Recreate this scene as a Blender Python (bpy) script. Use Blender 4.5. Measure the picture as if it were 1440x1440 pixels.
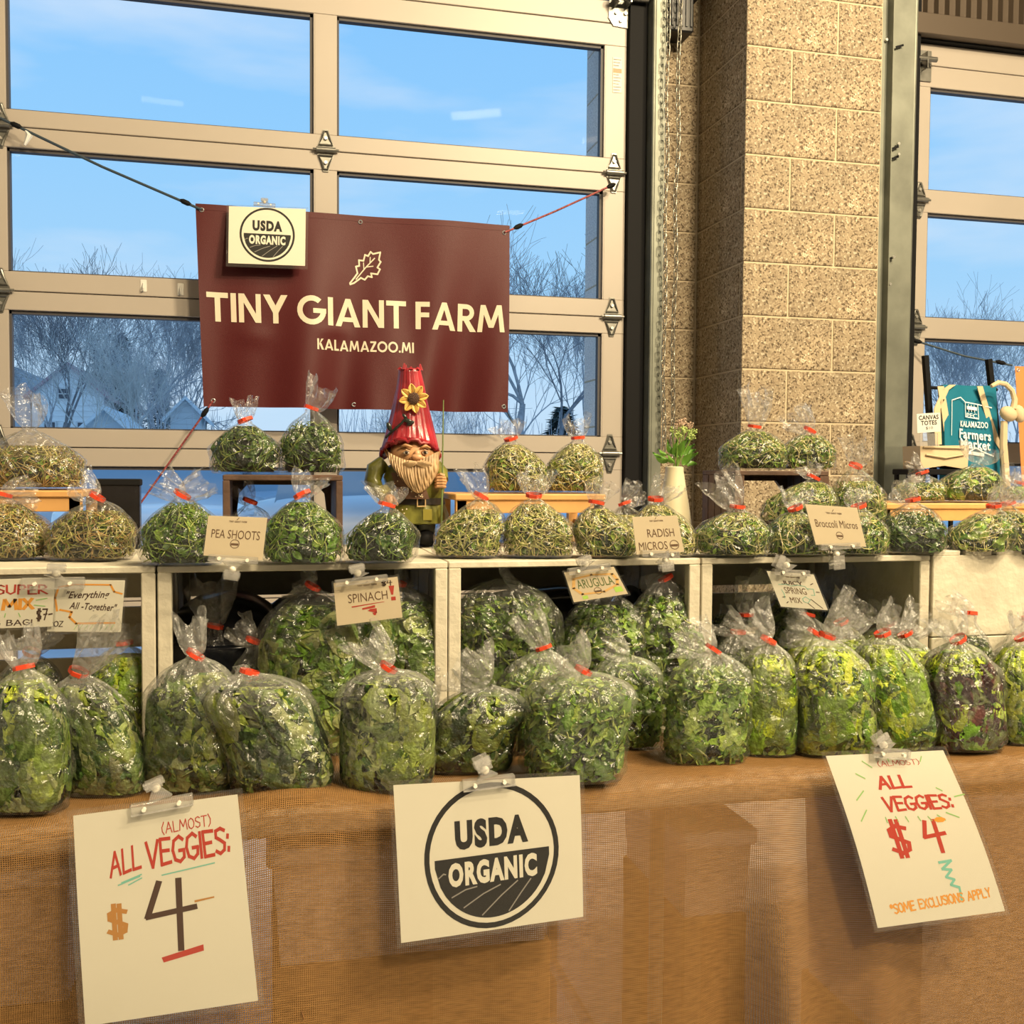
import bpy, bmesh, math, random
import numpy as np
from mathutils import Vector, Matrix

for o in list(bpy.data.objects):
    bpy.data.objects.remove(o)
SC = bpy.context.scene
COL = SC.collection
random.seed(7)

# ------------------------------------------------------------------ camera
FPX = 1440.0
YAW, PIT, ROLL = math.radians(13.5), math.radians(2.3), math.radians(0.39)
CAM = Vector((0, 0, 1.22))
_F = Vector((math.sin(YAW) * math.cos(PIT), math.cos(YAW) * math.cos(PIT), -math.sin(PIT)))
_R0 = Vector((math.cos(YAW), -math.sin(YAW), 0))
_U0 = _R0.cross(_F)
_R = _R0 * math.cos(ROLL) + _U0 * math.sin(ROLL)
_U = _U0 * math.cos(ROLL) - _R0 * math.sin(ROLL)
cd = bpy.data.cameras.new('camera')
cam = bpy.data.objects.new('camera', cd)
COL.objects.link(cam)
m = Matrix((_R, _U, -_F)).transposed().to_4x4()
m.translation = CAM
cam.matrix_world = m
cd.sensor_fit = 'HORIZONTAL'
cd.sensor_width = 36
cd.lens = 36 * FPX / 1440
cd.clip_start = 0.05
cd.clip_end = 1000
SC.camera = cam
SC.view_settings.view_transform = 'Standard'
SC.view_settings.look = 'None'
SC.view_settings.gamma = 1
SC.view_settings.use_curve_mapping = False
SC.view_settings.exposure = 0.0
cy = SC.cycles
cy.transparent_max_bounces = 40
cy.max_bounces = 7
cy.diffuse_bounces = 3
cy.glossy_bounces = 3
cy.transmission_bounces = 4
cy.caustics_reflective = False
cy.caustics_refractive = False
cy.use_denoising = True
cy.sample_clamp_indirect = 4
cy.sample_clamp_direct = 12


def ray(x, y):
    return _F + _R * ((x - 720) / FPX) + _U * ((720 - y) / FPX)


def onY(x, y, Y):
    d = ray(x, y)
    return CAM + d * ((Y - CAM.y) / d.y)


def onZ(x, y, z):
    d = ray(x, y)
    return CAM + d * ((z - CAM.z) / d.z)


def zc(p):
    return (Vector(p) - CAM).dot(_F)


def px(p):
    v = Vector(p) - CAM
    w = v.dot(_F)
    return 720 + FPX * v.dot(_R) / w, 720 - FPX * v.dot(_U) / w


# ------------------------------------------------------------------ world
W = bpy.data.worlds.new('sky')
SC.world = W
W.use_nodes = True
nt = W.node_tree
nt.nodes.clear()
N = nt.nodes.new
L = nt.links.new
out = N('ShaderNodeOutputWorld')
bg = N('ShaderNodeBackground')
tc = N('ShaderNodeTexCoord')
sep = N('ShaderNodeSeparateXYZ')
L(tc.outputs['Generated'], sep.inputs[0])
rp = N('ShaderNodeValToRGB')
L(sep.outputs[2], rp.inputs[0])
cr = rp.color_ramp
cr.elements[0].position = 0.0
cr.elements[0].color = (.58, .76, .95, 1)
cr.elements[1].position = 1.0
cr.elements[1].color = (.16, .42, .85, 1)
for p, c in ((.06, (.56, .77, .97, 1)), (.17, (.38, .68, .98, 1)), (.30, (.30, .63, 1.0, 1)), (.45, (.24, .57, 1.0, 1))):
    e = cr.elements.new(p)
    e.color = c
mp = N('ShaderNodeMapping')
mp.inputs['Scale'].default_value = (1.6, 1.6, 7.0)
L(tc.outputs['Generated'], mp.inputs[0])
nz = N('ShaderNodeTexNoise')
nz.inputs['Scale'].default_value = 2.2
nz.inputs['Detail'].default_value = 5
nz.inputs['Roughness'].default_value = .5
L(mp.outputs[0], nz.inputs[0])
cr2 = N('ShaderNodeValToRGB')
cr2.color_ramp.elements[0].position = .50
cr2.color_ramp.elements[0].color = (0, 0, 0, 1)
cr2.color_ramp.elements[1].position = .78
cr2.color_ramp.elements[1].color = (.6, .6, .6, 1)
L(nz.outputs[0], cr2.inputs[0])
mx = N('ShaderNodeMixRGB')
mx.inputs[2].default_value = (.80, .88, .98, 1)
L(cr2.outputs[0], mx.inputs[0])
L(rp.outputs[0], mx.inputs[1])
L(mx.outputs[0], bg.inputs[0])
bg.inputs[1].default_value = 1.0
L(bg.outputs[0], out.inputs[0])

# ------------------------------------------------------------------ lights of the hall
WARM = (1.0, .80, .50)


def area(name, loc, sx, sy, power, col=WARM, look=None):
    d = bpy.data.lights.new(name, 'AREA')
    d.shape = 'RECTANGLE'
    d.size, d.size_y = sx, sy
    d.energy = power
    d.color = col
    o = bpy.data.objects.new(name, d)
    COL.objects.link(o)
    o.location = loc
    if look is not None:
        o.rotation_euler = (Vector(look) - Vector(loc)).to_track_quat('-Z', 'Y').to_euler()
    return o


area('hall_lamp', (3.0, -.3, 4.4), .5, .08, 235, (1, .80, .50), (1.0, 3.0, 1.2))
area('hall_lamp', (2.0, -2.0, 4.7), .5, .08, 235, (1, .80, .50), (0, 1.8, .9))
area('hall_lamp', (2.0, .8, 4.6), .4, .06, 92, (1, .82, .54), (.4, 1.9, .9))
for lx, ly, lp in ((-3.2, -1.2, 9), (-1.0, -3.0, 10), (2.2, -4.6, 30), (3.6, -3.0, 40), (5.0, -.8, 8), (-3.0, -5.2, 8), (3.4, -6.4, 30), (2.3, -.6, 26), (-1.5, .4, 7)):
    area('hall_lamp', (lx, ly, 4.9), .4, .06, lp, WARM, (lx * .3, 1.5, .9))

# ------------------------------------------------------------------ materials
_mats = {}


def mat(name, col=(.8, .8, .8), rough=.6, metal=0.0, spec=.5, noise=0.0, nscale=20, bump=0.0, bscale=60, trans=0.0, alpha=1.0, attr=False, coat=0.0, emit=None):
    if name in _mats:
        return _mats[name]
    m = bpy.data.materials.new(name)
    m.use_nodes = True
    t = m.node_tree
    b = t.nodes['Principled BSDF']
    b.inputs['Base Color'].default_value = (*col, 1)
    b.inputs['Roughness'].default_value = rough
    b.inputs['Metallic'].default_value = metal
    b.inputs['Specular IOR Level'].default_value = spec
    b.inputs['Alpha'].default_value = alpha
    if coat:
        b.inputs['Coat Weight'].default_value = coat
        b.inputs['Coat Roughness'].default_value = .1
    if emit:
        b.inputs['Emission Color'].default_value = (*emit[:3], 1)
        b.inputs['Emission Strength'].default_value = emit[3]
    src = None
    if attr:
        a = t.nodes.new('ShaderNodeAttribute')
        a.attribute_name = 'Col'
        src = a.outputs['Color']
        t.links.new(src, b.inputs['Base Color'])
    tcn = t.nodes.new('ShaderNodeTexCoord')
    if noise:
        n = t.nodes.new('ShaderNodeTexNoise')
        n.inputs['Scale'].default_value = nscale
        n.inputs['Detail'].default_value = 6
        t.links.new(tcn.outputs['Object'], n.inputs[0])
        r = t.nodes.new('ShaderNodeValToRGB')
        r.color_ramp.elements[0].position = .3
        r.color_ramp.elements[1].position = .7
        k = 1 - noise
        r.color_ramp.elements[0].color = (k, k, k, 1)
        k = 1 + noise
        r.color_ramp.elements[1].color = (k, k, k, 1)
        t.links.new(n.outputs[0], r.inputs[0])
        x = t.nodes.new('ShaderNodeMixRGB')
        x.blend_type = 'MULTIPLY'
        x.inputs[0].default_value = 1
        if src:
            t.links.new(src, x.inputs[1])
        else:
            x.inputs[1].default_value = (*col, 1)
        t.links.new(r.outputs[0], x.inputs[2])
        t.links.new(x.outputs[0], b.inputs['Base Color'])
    if bump:
        n = t.nodes.new('ShaderNodeTexNoise')
        n.inputs['Scale'].default_value = bscale
        n.inputs['Detail'].default_value = 4
        t.links.new(tcn.outputs['Object'], n.inputs[0])
        bp = t.nodes.new('ShaderNodeBump')
        bp.inputs['Strength'].default_value = bump
        bp.inputs['Distance'].default_value = .01
        t.links.new(n.outputs[0], bp.inputs['Height'])
        t.links.new(bp.outputs[0], b.inputs['Normal'])
    if trans:
        tr = t.nodes.new('ShaderNodeBsdfTranslucent')
        tr.inputs[0].default_value = (*col, 1)
        if src:
            t.links.new(src, tr.inputs[0])
        ms = t.nodes.new('ShaderNodeMixShader')
        ms.inputs[0].default_value = trans
        t.links.new(b.outputs[0], ms.inputs[1])
        t.links.new(tr.outputs[0], ms.inputs[2])
        t.links.new(ms.outputs[0], t.nodes['Material Output'].inputs[0])
    _mats[name] = m
    return m


# ------------------------------------------------------------------ object helpers
def tag(o, label=None, cat=None, group=None, kind=None):
    if label:
        o['label'] = label
    if cat:
        o['category'] = cat
    if group:
        o['group'] = group
    if kind:
        o['kind'] = kind
    return o


def empty(name, loc=(0, 0, 0), rz=0.0, **kw):
    o = bpy.data.objects.new(name, None)
    o.empty_display_size = .05
    COL.objects.link(o)
    o.location = loc
    o.rotation_euler = (0, 0, rz)
    tag(o, **kw)
    return o


def link(name, me, m=None, parent=None, loc=None, **kw):
    o = bpy.data.objects.new(name, me)
    COL.objects.link(o)
    if m is not None and len(me.materials) == 0:
        me.materials.append(m)
    if parent is not None:
        o.parent = parent
    if loc is not None:
        o.location = loc
    tag(o, **kw)
    return o


def fast_mesh(name, v, f, smooth=False, col=None):
    """v (n,3); f (m,k) equal-size faces"""
    v = np.asarray(v, np.float32)
    f = np.asarray(f, np.int32)
    me = bpy.data.meshes.new(name)
    me.vertices.add(len(v))
    me.vertices.foreach_set('co', v.ravel())
    k = f.shape[1]
    me.loops.add(f.size)
    me.loops.foreach_set('vertex_index', f.ravel())
    me.polygons.add(len(f))
    me.polygons.foreach_set('loop_start', np.arange(0, f.size, k, dtype=np.int32))
    me.polygons.foreach_set('loop_total', np.full(len(f), k, np.int32))
    if smooth:
        me.polygons.foreach_set('use_smooth', np.ones(len(f), bool))
    if col is not None:
        a = me.color_attributes.new('Col', 'FLOAT_COLOR', 'POINT')
        c = np.ones((len(v), 4), np.float32)
        c[:, :3] = col
        a.data.foreach_set('color', c.ravel())
    me.update(calc_edges=True)
    return me


class MB:
    """collects shapes in one bmesh"""

    def __init__(s):
        s.bm = bmesh.new()

    def box(s, a, b, bevel=0.0, rot=None):
        a, b = Vector(a), Vector(b)
        c = (a + b) / 2
        d = b - a
        M = Matrix.Translation(c) @ (rot.to_4x4() if rot is not None else Matrix.Identity(4)) @ Matrix.Diagonal((abs(d.x), abs(d.y), abs(d.z), 1))
        r = bmesh.ops.create_cube(s.bm, size=1, matrix=M)
        if bevel:
            es = list({e for v in r['verts'] for e in v.link_edges})
            bmesh.ops.bevel(s.bm, geom=es, offset=bevel, segments=1, affect='EDGES', profile=.7)
        return s

    def cyl(s, p, q, r, r2=None, n=16, caps=True):
        p, q = Vector(p), Vector(q)
        d = q - p
        M = Matrix.Translation((p + q) / 2) @ d.to_track_quat('Z', 'Y').to_matrix().to_4x4()
        bmesh.ops.create_cone(s.bm, cap_ends=caps, segments=n, radius1=r, radius2=r if r2 is None else r2, depth=d.length, matrix=M)
        return s

    def ball(s, c, r, n=16, sc=(1, 1, 1), rot=None):
        M = Matrix.Translation(Vector(c)) @ (rot.to_4x4() if rot is not None else Matrix.Identity(4)) @ Matrix.Diagonal((sc[0], sc[1], sc[2], 1))
        bmesh.ops.create_uvsphere(s.bm, u_segments=n, v_segments=max(6, n // 2 + 1), radius=r, matrix=M)
        return s

    def tube(s, pts, r, n=8, close=False, caps=True):
        pts = [Vector(p) for p in pts]
        rr = r if isinstance(r, (list, tuple)) else [r] * len(pts)
        rings = []
        up = Vector((0, 0, 1))
        k = len(pts)
        prev = None
        for i, p in enumerate(pts):
            if close:
                t = pts[(i + 1) % k] - pts[i - 1]
            else:
                t = pts[min(i + 1, k - 1)] - pts[max(i - 1, 0)]
            t.normalize()
            if prev is None:
                a = t.cross(up)
                if a.length < .1:
                    a = t.cross(Vector((1, 0, 0)))
            else:
                a = prev - t * prev.dot(t)
            a.normalize()
            prev = a
            b = t.cross(a)
            rings.append([s.bm.verts.new(p + (a * math.cos(2 * math.pi * j / n) + b * math.sin(2 * math.pi * j / n)) * rr[i]) for j in range(n)])
        for i in range(k if close else k - 1):
            A, B = rings[i], rings[(i + 1) % k]
            for j in range(n):
                s.bm.faces.new((A[j], A[(j + 1) % n], B[(j + 1) % n], B[j]))
        if not close and caps:
            s.bm.faces.new(rings[0][::-1])
            s.bm.faces.new(rings[-1])
        return s

    def lathe(s, prof, n=24, c=(0, 0, 0), sc=(1, 1), f=None):
        c = Vector(c)
        rings = []
        for i, (r, z) in enumerate(prof):
            ring = []
            for j in range(n):
                a = 2 * math.pi * j / n
                k = f(a, i) if f else 1
                ring.append(s.bm.verts.new(c + Vector((r * k * math.cos(a) * sc[0], r * k * math.sin(a) * sc[1], z))))
            rings.append(ring)
        for A, B in zip(rings, rings[1:]):
            for j in range(n):
                s.bm.faces.new((A[j], A[(j + 1) % n], B[(j + 1) % n], B[j]))
        if prof[0][0] > 1e-6:
            s.bm.faces.new(rings[0][::-1])
        if prof[-1][0] > 1e-6:
            s.bm.faces.new(rings[-1])
        return s

    def prism(s, poly, fn0, fn1):
        """extruded polygon: fn0/fn1 map (u,v) to the two faces"""
        a = [s.bm.verts.new(fn0(*p)) for p in poly]
        b = [s.bm.verts.new(fn1(*p)) for p in poly]
        s.bm.faces.new(a)
        s.bm.faces.new(b[::-1])
        k = len(poly)
        for i in range(k):
            s.bm.faces.new((a[(i + 1) % k], a[i], b[i], b[(i + 1) % k]))
        return s

    def quad(s, *p):
        s.bm.faces.new([s.bm.verts.new(q) for q in p])
        return s

    def build(s, name, m=None, parent=None, smooth=False, loc=None, **kw):
        bmesh.ops.recalc_face_normals(s.bm, faces=s.bm.faces)
        me = bpy.data.meshes.new(name)
        s.bm.to_mesh(me)
        s.bm.free()
        if smooth:
            for p in me.polygons:
                p.use_smooth = True
            if smooth != 'all':
                me.set_sharp_from_angle(angle=math.radians(42))
        return link(name, me, m, parent, loc, **kw)


def copy_tree(o, parent=None):
    c = o.copy()
    COL.objects.link(c)
    c.parent = parent
    for ch in o.children:
        copy_tree(ch, c)
    return c


# ------------------------------------------------------------------ hall shell
YW = 4.0     # inner face of the outer wall
YD = 3.95    # inner face of the sectional doors
YP = 3.57    # front of the pilaster
XJ1, XP0, XP1, XJ2 = 1.362, 1.744, 2.317, 2.80
XL, XR, YB, ZT = -5.5, 7.0, -8.0, 5.4

M_conc = mat('polished_concrete', (.55, .55, .56), .16, noise=.15, nscale=3, bump=.05)
M_white = mat('painted_hall_wall', (.42, .40, .36), .8, noise=.05, nscale=4)
M_dark = mat('ceiling_deck', (.30, .29, .27), .7)
MB().box((XL, YB, -.12), (XR, YW + .3, 0)).build('floor', M_conc, kind='structure')
MB().box((XL, YB, ZT), (XR, YW + .3, ZT + .12)).build('ceiling', M_dark, kind='structure')
MB().box((XL - .1, YB, 0), (XL, YW + .3, ZT)).build('wall_left', M_white, kind='structure')
MB().box((XR, YB, 0), (XR + .1, YW + .3, ZT)).build('wall_right', M_white, kind='structure')
MB().box((XL, YB - .1, 0), (XR, YB, ZT)).build('wall_back', M_white, kind='structure')

# speckled ground-face masonry block
mb = bpy.data.materials.new('ground_face_block')
mb.use_nodes = True
t = mb.node_tree
b = t.nodes['Principled BSDF']
tcn = t.nodes.new('ShaderNodeTexCoord')
vo = t.nodes.new('ShaderNodeTexVoronoi')
vo.inputs['Scale'].default_value = 170
vo.inputs['Randomness'].default_value = 1
t.links.new(tcn.outputs['Object'], vo.inputs[0])
hs = t.nodes.new('ShaderNodeSeparateColor')
t.links.new(vo.outputs['Color'], hs.inputs[0])
r = t.nodes.new('ShaderNodeValToRGB')
r.color_ramp.interpolation = 'CONSTANT'
es = r.color_ramp.elements
es[0].position, es[0].color = 0, (.16, .11, .06, 1)
es[1].position, es[1].color = .13, (.34, .25, .16, 1)
for p_, c_ in ((.30, (.50, .39, .25, 1)), (.72, (.63, .51, .34, 1)), (.93, (.85, .73, .53, 1))):
    e = es.new(p_)
    e.color = c_
t.links.new(hs.outputs[0], r.inputs[0])
n2 = t.nodes.new('ShaderNodeTexNoise')
n2.inputs['Scale'].default_value = 6
t.links.new(tcn.outputs['Object'], n2.inputs[0])
mxx = t.nodes.new('ShaderNodeMixRGB')
mxx.blend_type = 'MULTIPLY'
mxx.inputs[0].default_value = .75
t.links.new(r.outputs[0], mxx.inputs[1])
t.links.new(n2.outputs[0], mxx.inputs[2])
t.links.new(mxx.outputs[0], b.inputs['Base Color'])
b.inputs['Roughness'].default_value = .75
bp = t.nodes.new('ShaderNodeBump')
bp.inputs['Strength'].default_value = .35
bp.inputs['Distance'].default_value = .003
t.links.new(vo.outputs['Distance'], bp.inputs['Height'])
t.links.new(bp.outputs[0], b.inputs['Normal'])
M_block = mb
M_mortar = mat('mortar', (.58, .48, .33), .9, bump=.2, bscale=200)

# the outer wall: strips beside and above the doors, with the laid blocks as parts
wf = MB()
wf.box((XJ1 + .004, YW + .004, 0), (XJ2 - .008, YW + .34, ZT))
wall = wf.build('wall_front', M_mortar, kind='structure')
hd = MB().box((XL, YW + .05, 3.18), (XJ1, YW + .34, ZT)).box((XJ2, YW + .05, 3.05), (XR, YW + .34, ZT)).box((5.4, YW, 0), (XR, YW + .34, 3.05))
hd.build('block_header', M_block, wall)
COURSE = .2
Z0 = None


def block_mesh(w, h, d):
    b_ = MB().box((0, 0, 0), (w, d, h), bevel=.0022)
    me = bpy.data.meshes.new('block')
    b_.bm.to_mesh(me)
    b_.bm.free()
    me.materials.append(M_block)
    return me


_bm = {}


def block(w, loc, parent, d=.03, rz=0.0):
    k = (round(w, 3), d)
    if k not in _bm:
        _bm[k] = block_mesh(w - .007, COURSE - .007, d)
    o = bpy.data.objects.new('block', _bm[k])
    COL.objects.link(o)
    o.parent = parent
    o.location = loc
    o.rotation_euler = (random.uniform(-.002, .002), 0, rz)
    return o


# course heights read from the pilaster: joint at y=214 on its front edge
zj = onY(1040, 214, YP).z
z_start = zj - COURSE * int((zj) / COURSE)
pil = MB().box((XP0 + .004, YP + .004, 0), (XP1 - .004, YW + .02, ZT)).build('wall_pilaster', M_mortar, kind='structure')
hw = (XP1 - XP0) / 3
row0 = int(round((zj - z_start) / COURSE))
for i in range(-1, 22):
    z = z_start + i * COURSE
    if z < 0 or z > 4.4:
        continue
    odd = (i - row0) % 2
    if odd == 0:
        block(2 * hw, (XP0, YP, z), pil)
        block(hw, (XP0 + 2 * hw, YP, z), pil)
    else:
        block(hw, (XP0, YP, z), pil)
        block(2 * hw, (XP0 + hw, YP, z), pil)
    # side faces of the pilaster
    ln = YW - YP
    if odd == 0:
        block(ln / 2, (XP0, YP + .03 + ln / 2 - .03, z), pil, rz=-math.pi / 2)
        block(ln / 2, (XP0, YW, z), pil, rz=-math.pi / 2)
    else:
        block(ln - .035, (XP0, YW, z), pil, rz=-math.pi / 2)
    block(ln - .035, (XP1, YP + .035, z), pil, rz=math.pi / 2)
    # strip of wall between door 1 and pilaster, and beyond it
    block(XP0 - XJ1, (XJ1, YW, z), wall)
    block(XJ2 - XP1, (XP1, YW, z), wall)
    # jamb of the opening, seen through the glass
    jb = block(.30, (XJ1 + .001, YW + .335, z), wall, rz=-math.pi / 2)
    if 'outer' not in _bm:
        _bm['outer'] = jb.data.copy()
        _bm['outer'].materials.clear()
        _bm['outer'].materials.append(mat('pale_outer_block', (.80, .78, .74), .85, noise=.25, nscale=120, bump=.6, bscale=120))
    jb.data = _bm['outer']

# ------------------------------------------------------------------ glass
mg = bpy.data.materials.new('window_glass')
mg.use_nodes = True
t = mg.node_tree
t.nodes.clear()
o_ = t.nodes.new('ShaderNodeOutputMaterial')
a_ = t.nodes.new('ShaderNodeBsdfTransparent')
a_.inputs[0].default_value = (.98, .99, 1, 1)
g_ = t.nodes.new('ShaderNodeBsdfGlossy')
g_.inputs['Roughness'].default_value = .01
lw = t.nodes.new('ShaderNodeLayerWeight')
lw.inputs[0].default_value = .12
ma_ = t.nodes.new('ShaderNodeMath')
ma_.operation = 'MULTIPLY_ADD'
ma_.inputs[1].default_value = .5
ma_.inputs[2].default_value = .004
t.links.new(lw.outputs['Fresnel'], ma_.inputs[0])
ms_ = t.nodes.new('ShaderNodeMixShader')
t.links.new(ma_.outputs[0], ms_.inputs[0])
t.links.new(a_.outputs[0], ms_.inputs[1])
t.links.new(g_.outputs[0], ms_.inputs[2])
t.links.new(ms_.outputs[0], o_.inputs[0])
M_glass = mg

M_alu = mat('almond_door_frame', (.42, .37, .32), .42, noise=.03, nscale=3)
M_gask = mat('dark_gasket', (.06, .055, .06), .6)
M_galv = mat('galvanised_steel', (.20, .21, .175), .5, metal=.45, noise=.22, nscale=9)
M_galvb = mat('bright_hinge_steel', (.26, .255, .23), .38, metal=.85, noise=.15, nscale=30)
M_blk = mat('black_rubber', (.008, .008, .009), .7, spec=.15)
M_bolt = mat('zinc_bolt', (.75, .74, .70), .3, metal=.9)


def make_hinge(parent, x, z, sx=1.0):
    """triangular strap hinge of a sectional door: two leaves, a barrel, bolts"""
    h = empty('hinge', (x, YD, z))
    h.parent = parent
    w, H = .032, .078
    for s_ in (1, -1):
        b_ = MB()
        outer = [(-w, .012), (w, .012), (w * .55, H * .62), (w * .3, H), (-w * .3, H), (-w * .55, H * .62)]
        b_.prism([(u, v * s_) for u, v in outer], lambda u, v: Vector((u, -.004, v)), lambda u, v: Vector((u, 0, v)))
        # raised rim and pocket
        pts = [(-w * .8, .02), (w * .8, .02), (w * .42, H * .6), (w * .2, H * .9), (-w * .2, H * .9), (-w * .42, H * .6)]
        b_.tube([(u, -.007, v * s_) for u, v in pts], .004, 6, close=True)
        b_.build('hinge_leaf', M_galvb, h, smooth=True)
    MB().cyl((-w * 1.1, -.014, 0), (w * 1.1, -.014, 0), .010, n=12).cyl((-w * 1.5, -.014, 0), (w * 1.5, -.014, 0), .005, n=8).build('barrel', M_galvb, h, smooth=True)
    bb = MB()
    for v in (.045, -.045):
        bb.cyl((0, -.012, v), (0, -.002, v), .007, n=6)
    bb.build('bolt', M_bolt, h)
    return h


def sectional_door(name, xs, zs, ztop, seams, hx):
    """xs: stile spans [(x0,x1)...]; zs: rail spans [(z0,z1)...] bottom to top"""
    root = empty(name, (0, 0, 0), kind='structure')
    yb = YD + .045
    for (a, c) in zs:
        m_ = MB()
        if c - a > .1:
            mid = seams.get((a, c), (a + c) / 2)
            m_.box((xs[0][0], YD, a), (xs[-1][1], yb, mid - .0018), bevel=.002)
            o1 = m_.build('rail', M_alu, root)
            m_ = MB().box((xs[0][0], YD, mid + .0018), (xs[-1][1], yb, c), bevel=.002)
            m_.build('rail', M_alu, root)
            MB().box((xs[0][0], YD + .01, mid - .003), (xs[-1][1], yb - .005, mid + .003)).build('rail_seal', M_gask, root)
        else:
            m_.box((xs[0][0], YD, a), (xs[-1][1], yb, c), bevel=.002)
            m_.build('rail', M_alu, root)
    for (a, c) in xs:
        for (l0, l1), (u0, u1) in zip(zs, zs[1:]):
            m_ = MB().box((a, YD + .001, l1), (c, yb, u0), bevel=.0015)
            m_.box((a + .006, YD - .0005, l1 + .002), (a + .008, YD + .002, u0 - .002))
            m_.build('stile', M_alu, root)
    for (a0, a1), (b0, b1) in zip(xs, xs[1:]):
        for (l0, l1), (u0, u1) in zip(zs, zs[1:]):
            g = MB()
            e = .012
            g.box((a1, YD + .012, u0 - e), (b0, yb - .004, u0))
            g.box((a1, YD + .012, l1), (b0, yb - .004, l1 + .005))
            g.box((a1, YD + .012, l1), (a1 + .008, yb - .004, u0))
            g.box((b0 - e, YD + .012, l1), (b0, yb - .004, u0))
            go = g.build('glazing_bead', M_gask, root)
            MB().quad((a1 + .008, YD + .034, l1), (b0 - e, YD + .034, l1), (b0 - e, YD + .034, u0 - e), (a1 + .008, YD + .034, u0 - e)).build('pane', M_glass, go)
    for x, z in hx:
        make_hinge(root, x, z)
    return root


def zY(x, y):
    return onY(x, y, YD).z


def xY(x, y):
    return onY(x, y, YD).x


X = 430
r_top = (zY(X, 17), zY(X, -50))
r_A = (zY(X, 237), zY(X, 187))
r_B = (zY(X, 452), zY(X, 401))
r_C = (zY(X, 658), zY(X, 608))
sec = (r_A[0] - r_B[0] + r_B[0] - r_C[0]) / 2
r_D = (r_C[0] - sec, r_C[1] - sec)
r_E = (0.02, .12)
mid1 = (xY(441, 300), xY(474, 300))
rgt = (xY(848, 300), xY(879, 300))
lft_w = .10
lft = (xY(10, 300) - lft_w, xY(10, 300))
pitch = mid1[0] - lft[0]
lft2 = (lft[0] - pitch, lft[1] - pitch)
print('sec', sec, 'stiles', lft, mid1, rgt, 'rails', r_top, r_A, r_B, r_C)
sA, sB, sC = (zY(X, 212 - 2), zY(X, 427), zY(X, 633))
hz = [(xY(458, 212), sA), (xY(863, 248), sA), (xY(860, 447), sB), (xY(857, 640), sC), (xY(0, 180), sA), (xY(0, 405), sB), (xY(-2, 630), sC)]
door1 = sectional_door('door_1', [lft2, lft, mid1, rgt], [r_E, r_D, r_C, r_B, r_A, r_top],
                       3, {r_A: sA, r_B: sB, r_C: sC}, hz)
XDR = rgt[1]

# second bay, beyond the pilaster
d2l = (xY(1286, 300) - .02, xY(1293, 300) + .012)
z2 = [(0.02, .12)]
t2A = (onY(1360, 303, YD).z, onY(1360, 271, YD).z)
t2B = (onY(1360, 478, YD).z, onY(1360, 449, YD).z)
s2 = t2A[0] - t2B[0]
t2C = (t2B[0] - s2, t2B[1] - s2)
t2D = (t2C[0] - s2, t2C[1] - s2)
t2T = (onY(1360, 128, YD).z, onY(1360, 68, YD).z)
door2 = sectional_door('door_2', [(d2l[0], d2l[1] + .03), (d2l[1] + 1.25, d2l[1] + 1.36), (5.3, 5.4)], [(.02, .12), t2D, t2C, t2B, t2A, t2T],
                       3, {}, [(xY(1292, 285), (t2A[0] + t2A[1]) / 2), (xY(1287, 465), (t2B[0] + t2B[1]) / 2), (xY(1280, 640), (t2C[0] + t2C[1]) / 2)])

# black weather gap and galvanised track beside door 1
trk = empty('door_track', (0, 0, 0), kind='structure')
MB().box((XDR + .003, YD - .03, 0), (XDR + .075, YW + .012, ZT - .3)).build('rubber_seal', M_blk, trk)
tm = MB()
tm.box((XDR + .078, YD - .075, 0), (XDR + .082, YD + .03, ZT - .3)).box((XDR + .078, YD - .077, 0), (XDR + .135, YD - .073, ZT - .3))
tm.cyl((XDR + .086, YD - .08, 0), (XDR + .086, YD - .08, ZT - .3), .008, n=10)
tm.build('track_channel', M_galv, trk, smooth=True)
MB().box((XDR + .137, YD - .02, 0), (XDR + .141, YW + .0, ZT - .3)).build('track_angle', M_galv, trk)
# top bracket of door 1
br = empty('top_bracket', (0, 0, 0))
br.parent = door1
c0 = onY(872, 20, YD)
m_ = MB()
m_.prism([(-.045, .09), (.04, .09), (.055, -.02), (.04, -.055), (-.03, -.05), (-.05, -.02)], lambda u, v: Vector((c0.x + u, YD - .006, c0.z + v)), lambda u, v: Vector((c0.x + u, YD - .001, c0.z + v)))
m_.box((c0.x - .03, YD - .07, c0.z + .02), (c0.x - .024, YD, c0.z + .07)).box((c0.x + .02, YD - .07, c0.z + .02), (c0.x + .026, YD, c0.z + .07))
m_.cyl((c0.x - .05, YD - .05, c0.z + .045), (c0.x + .1, YD - .05, c0.z + .045), .012)
m_.build('bracket_plate', M_galvb, br, smooth=True)
m_ = MB()
for u, v in ((0, -.03), (.02, .0), (-.02, .0)):
    m_.cyl((c0.x + u, YD - .014, c0.z + v), (c0.x + u, YD - .004, c0.z + v), .007, n=6)
m_.build('bolt', M_bolt, br)
MB().box((XL, YW - .12, onY(430, -50, YW).z + .02), (XDR + .3, YW + .04, ZT)).build('door_header', mat('dark_header', (.05, .03, .025), .7), kind='structure')

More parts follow.
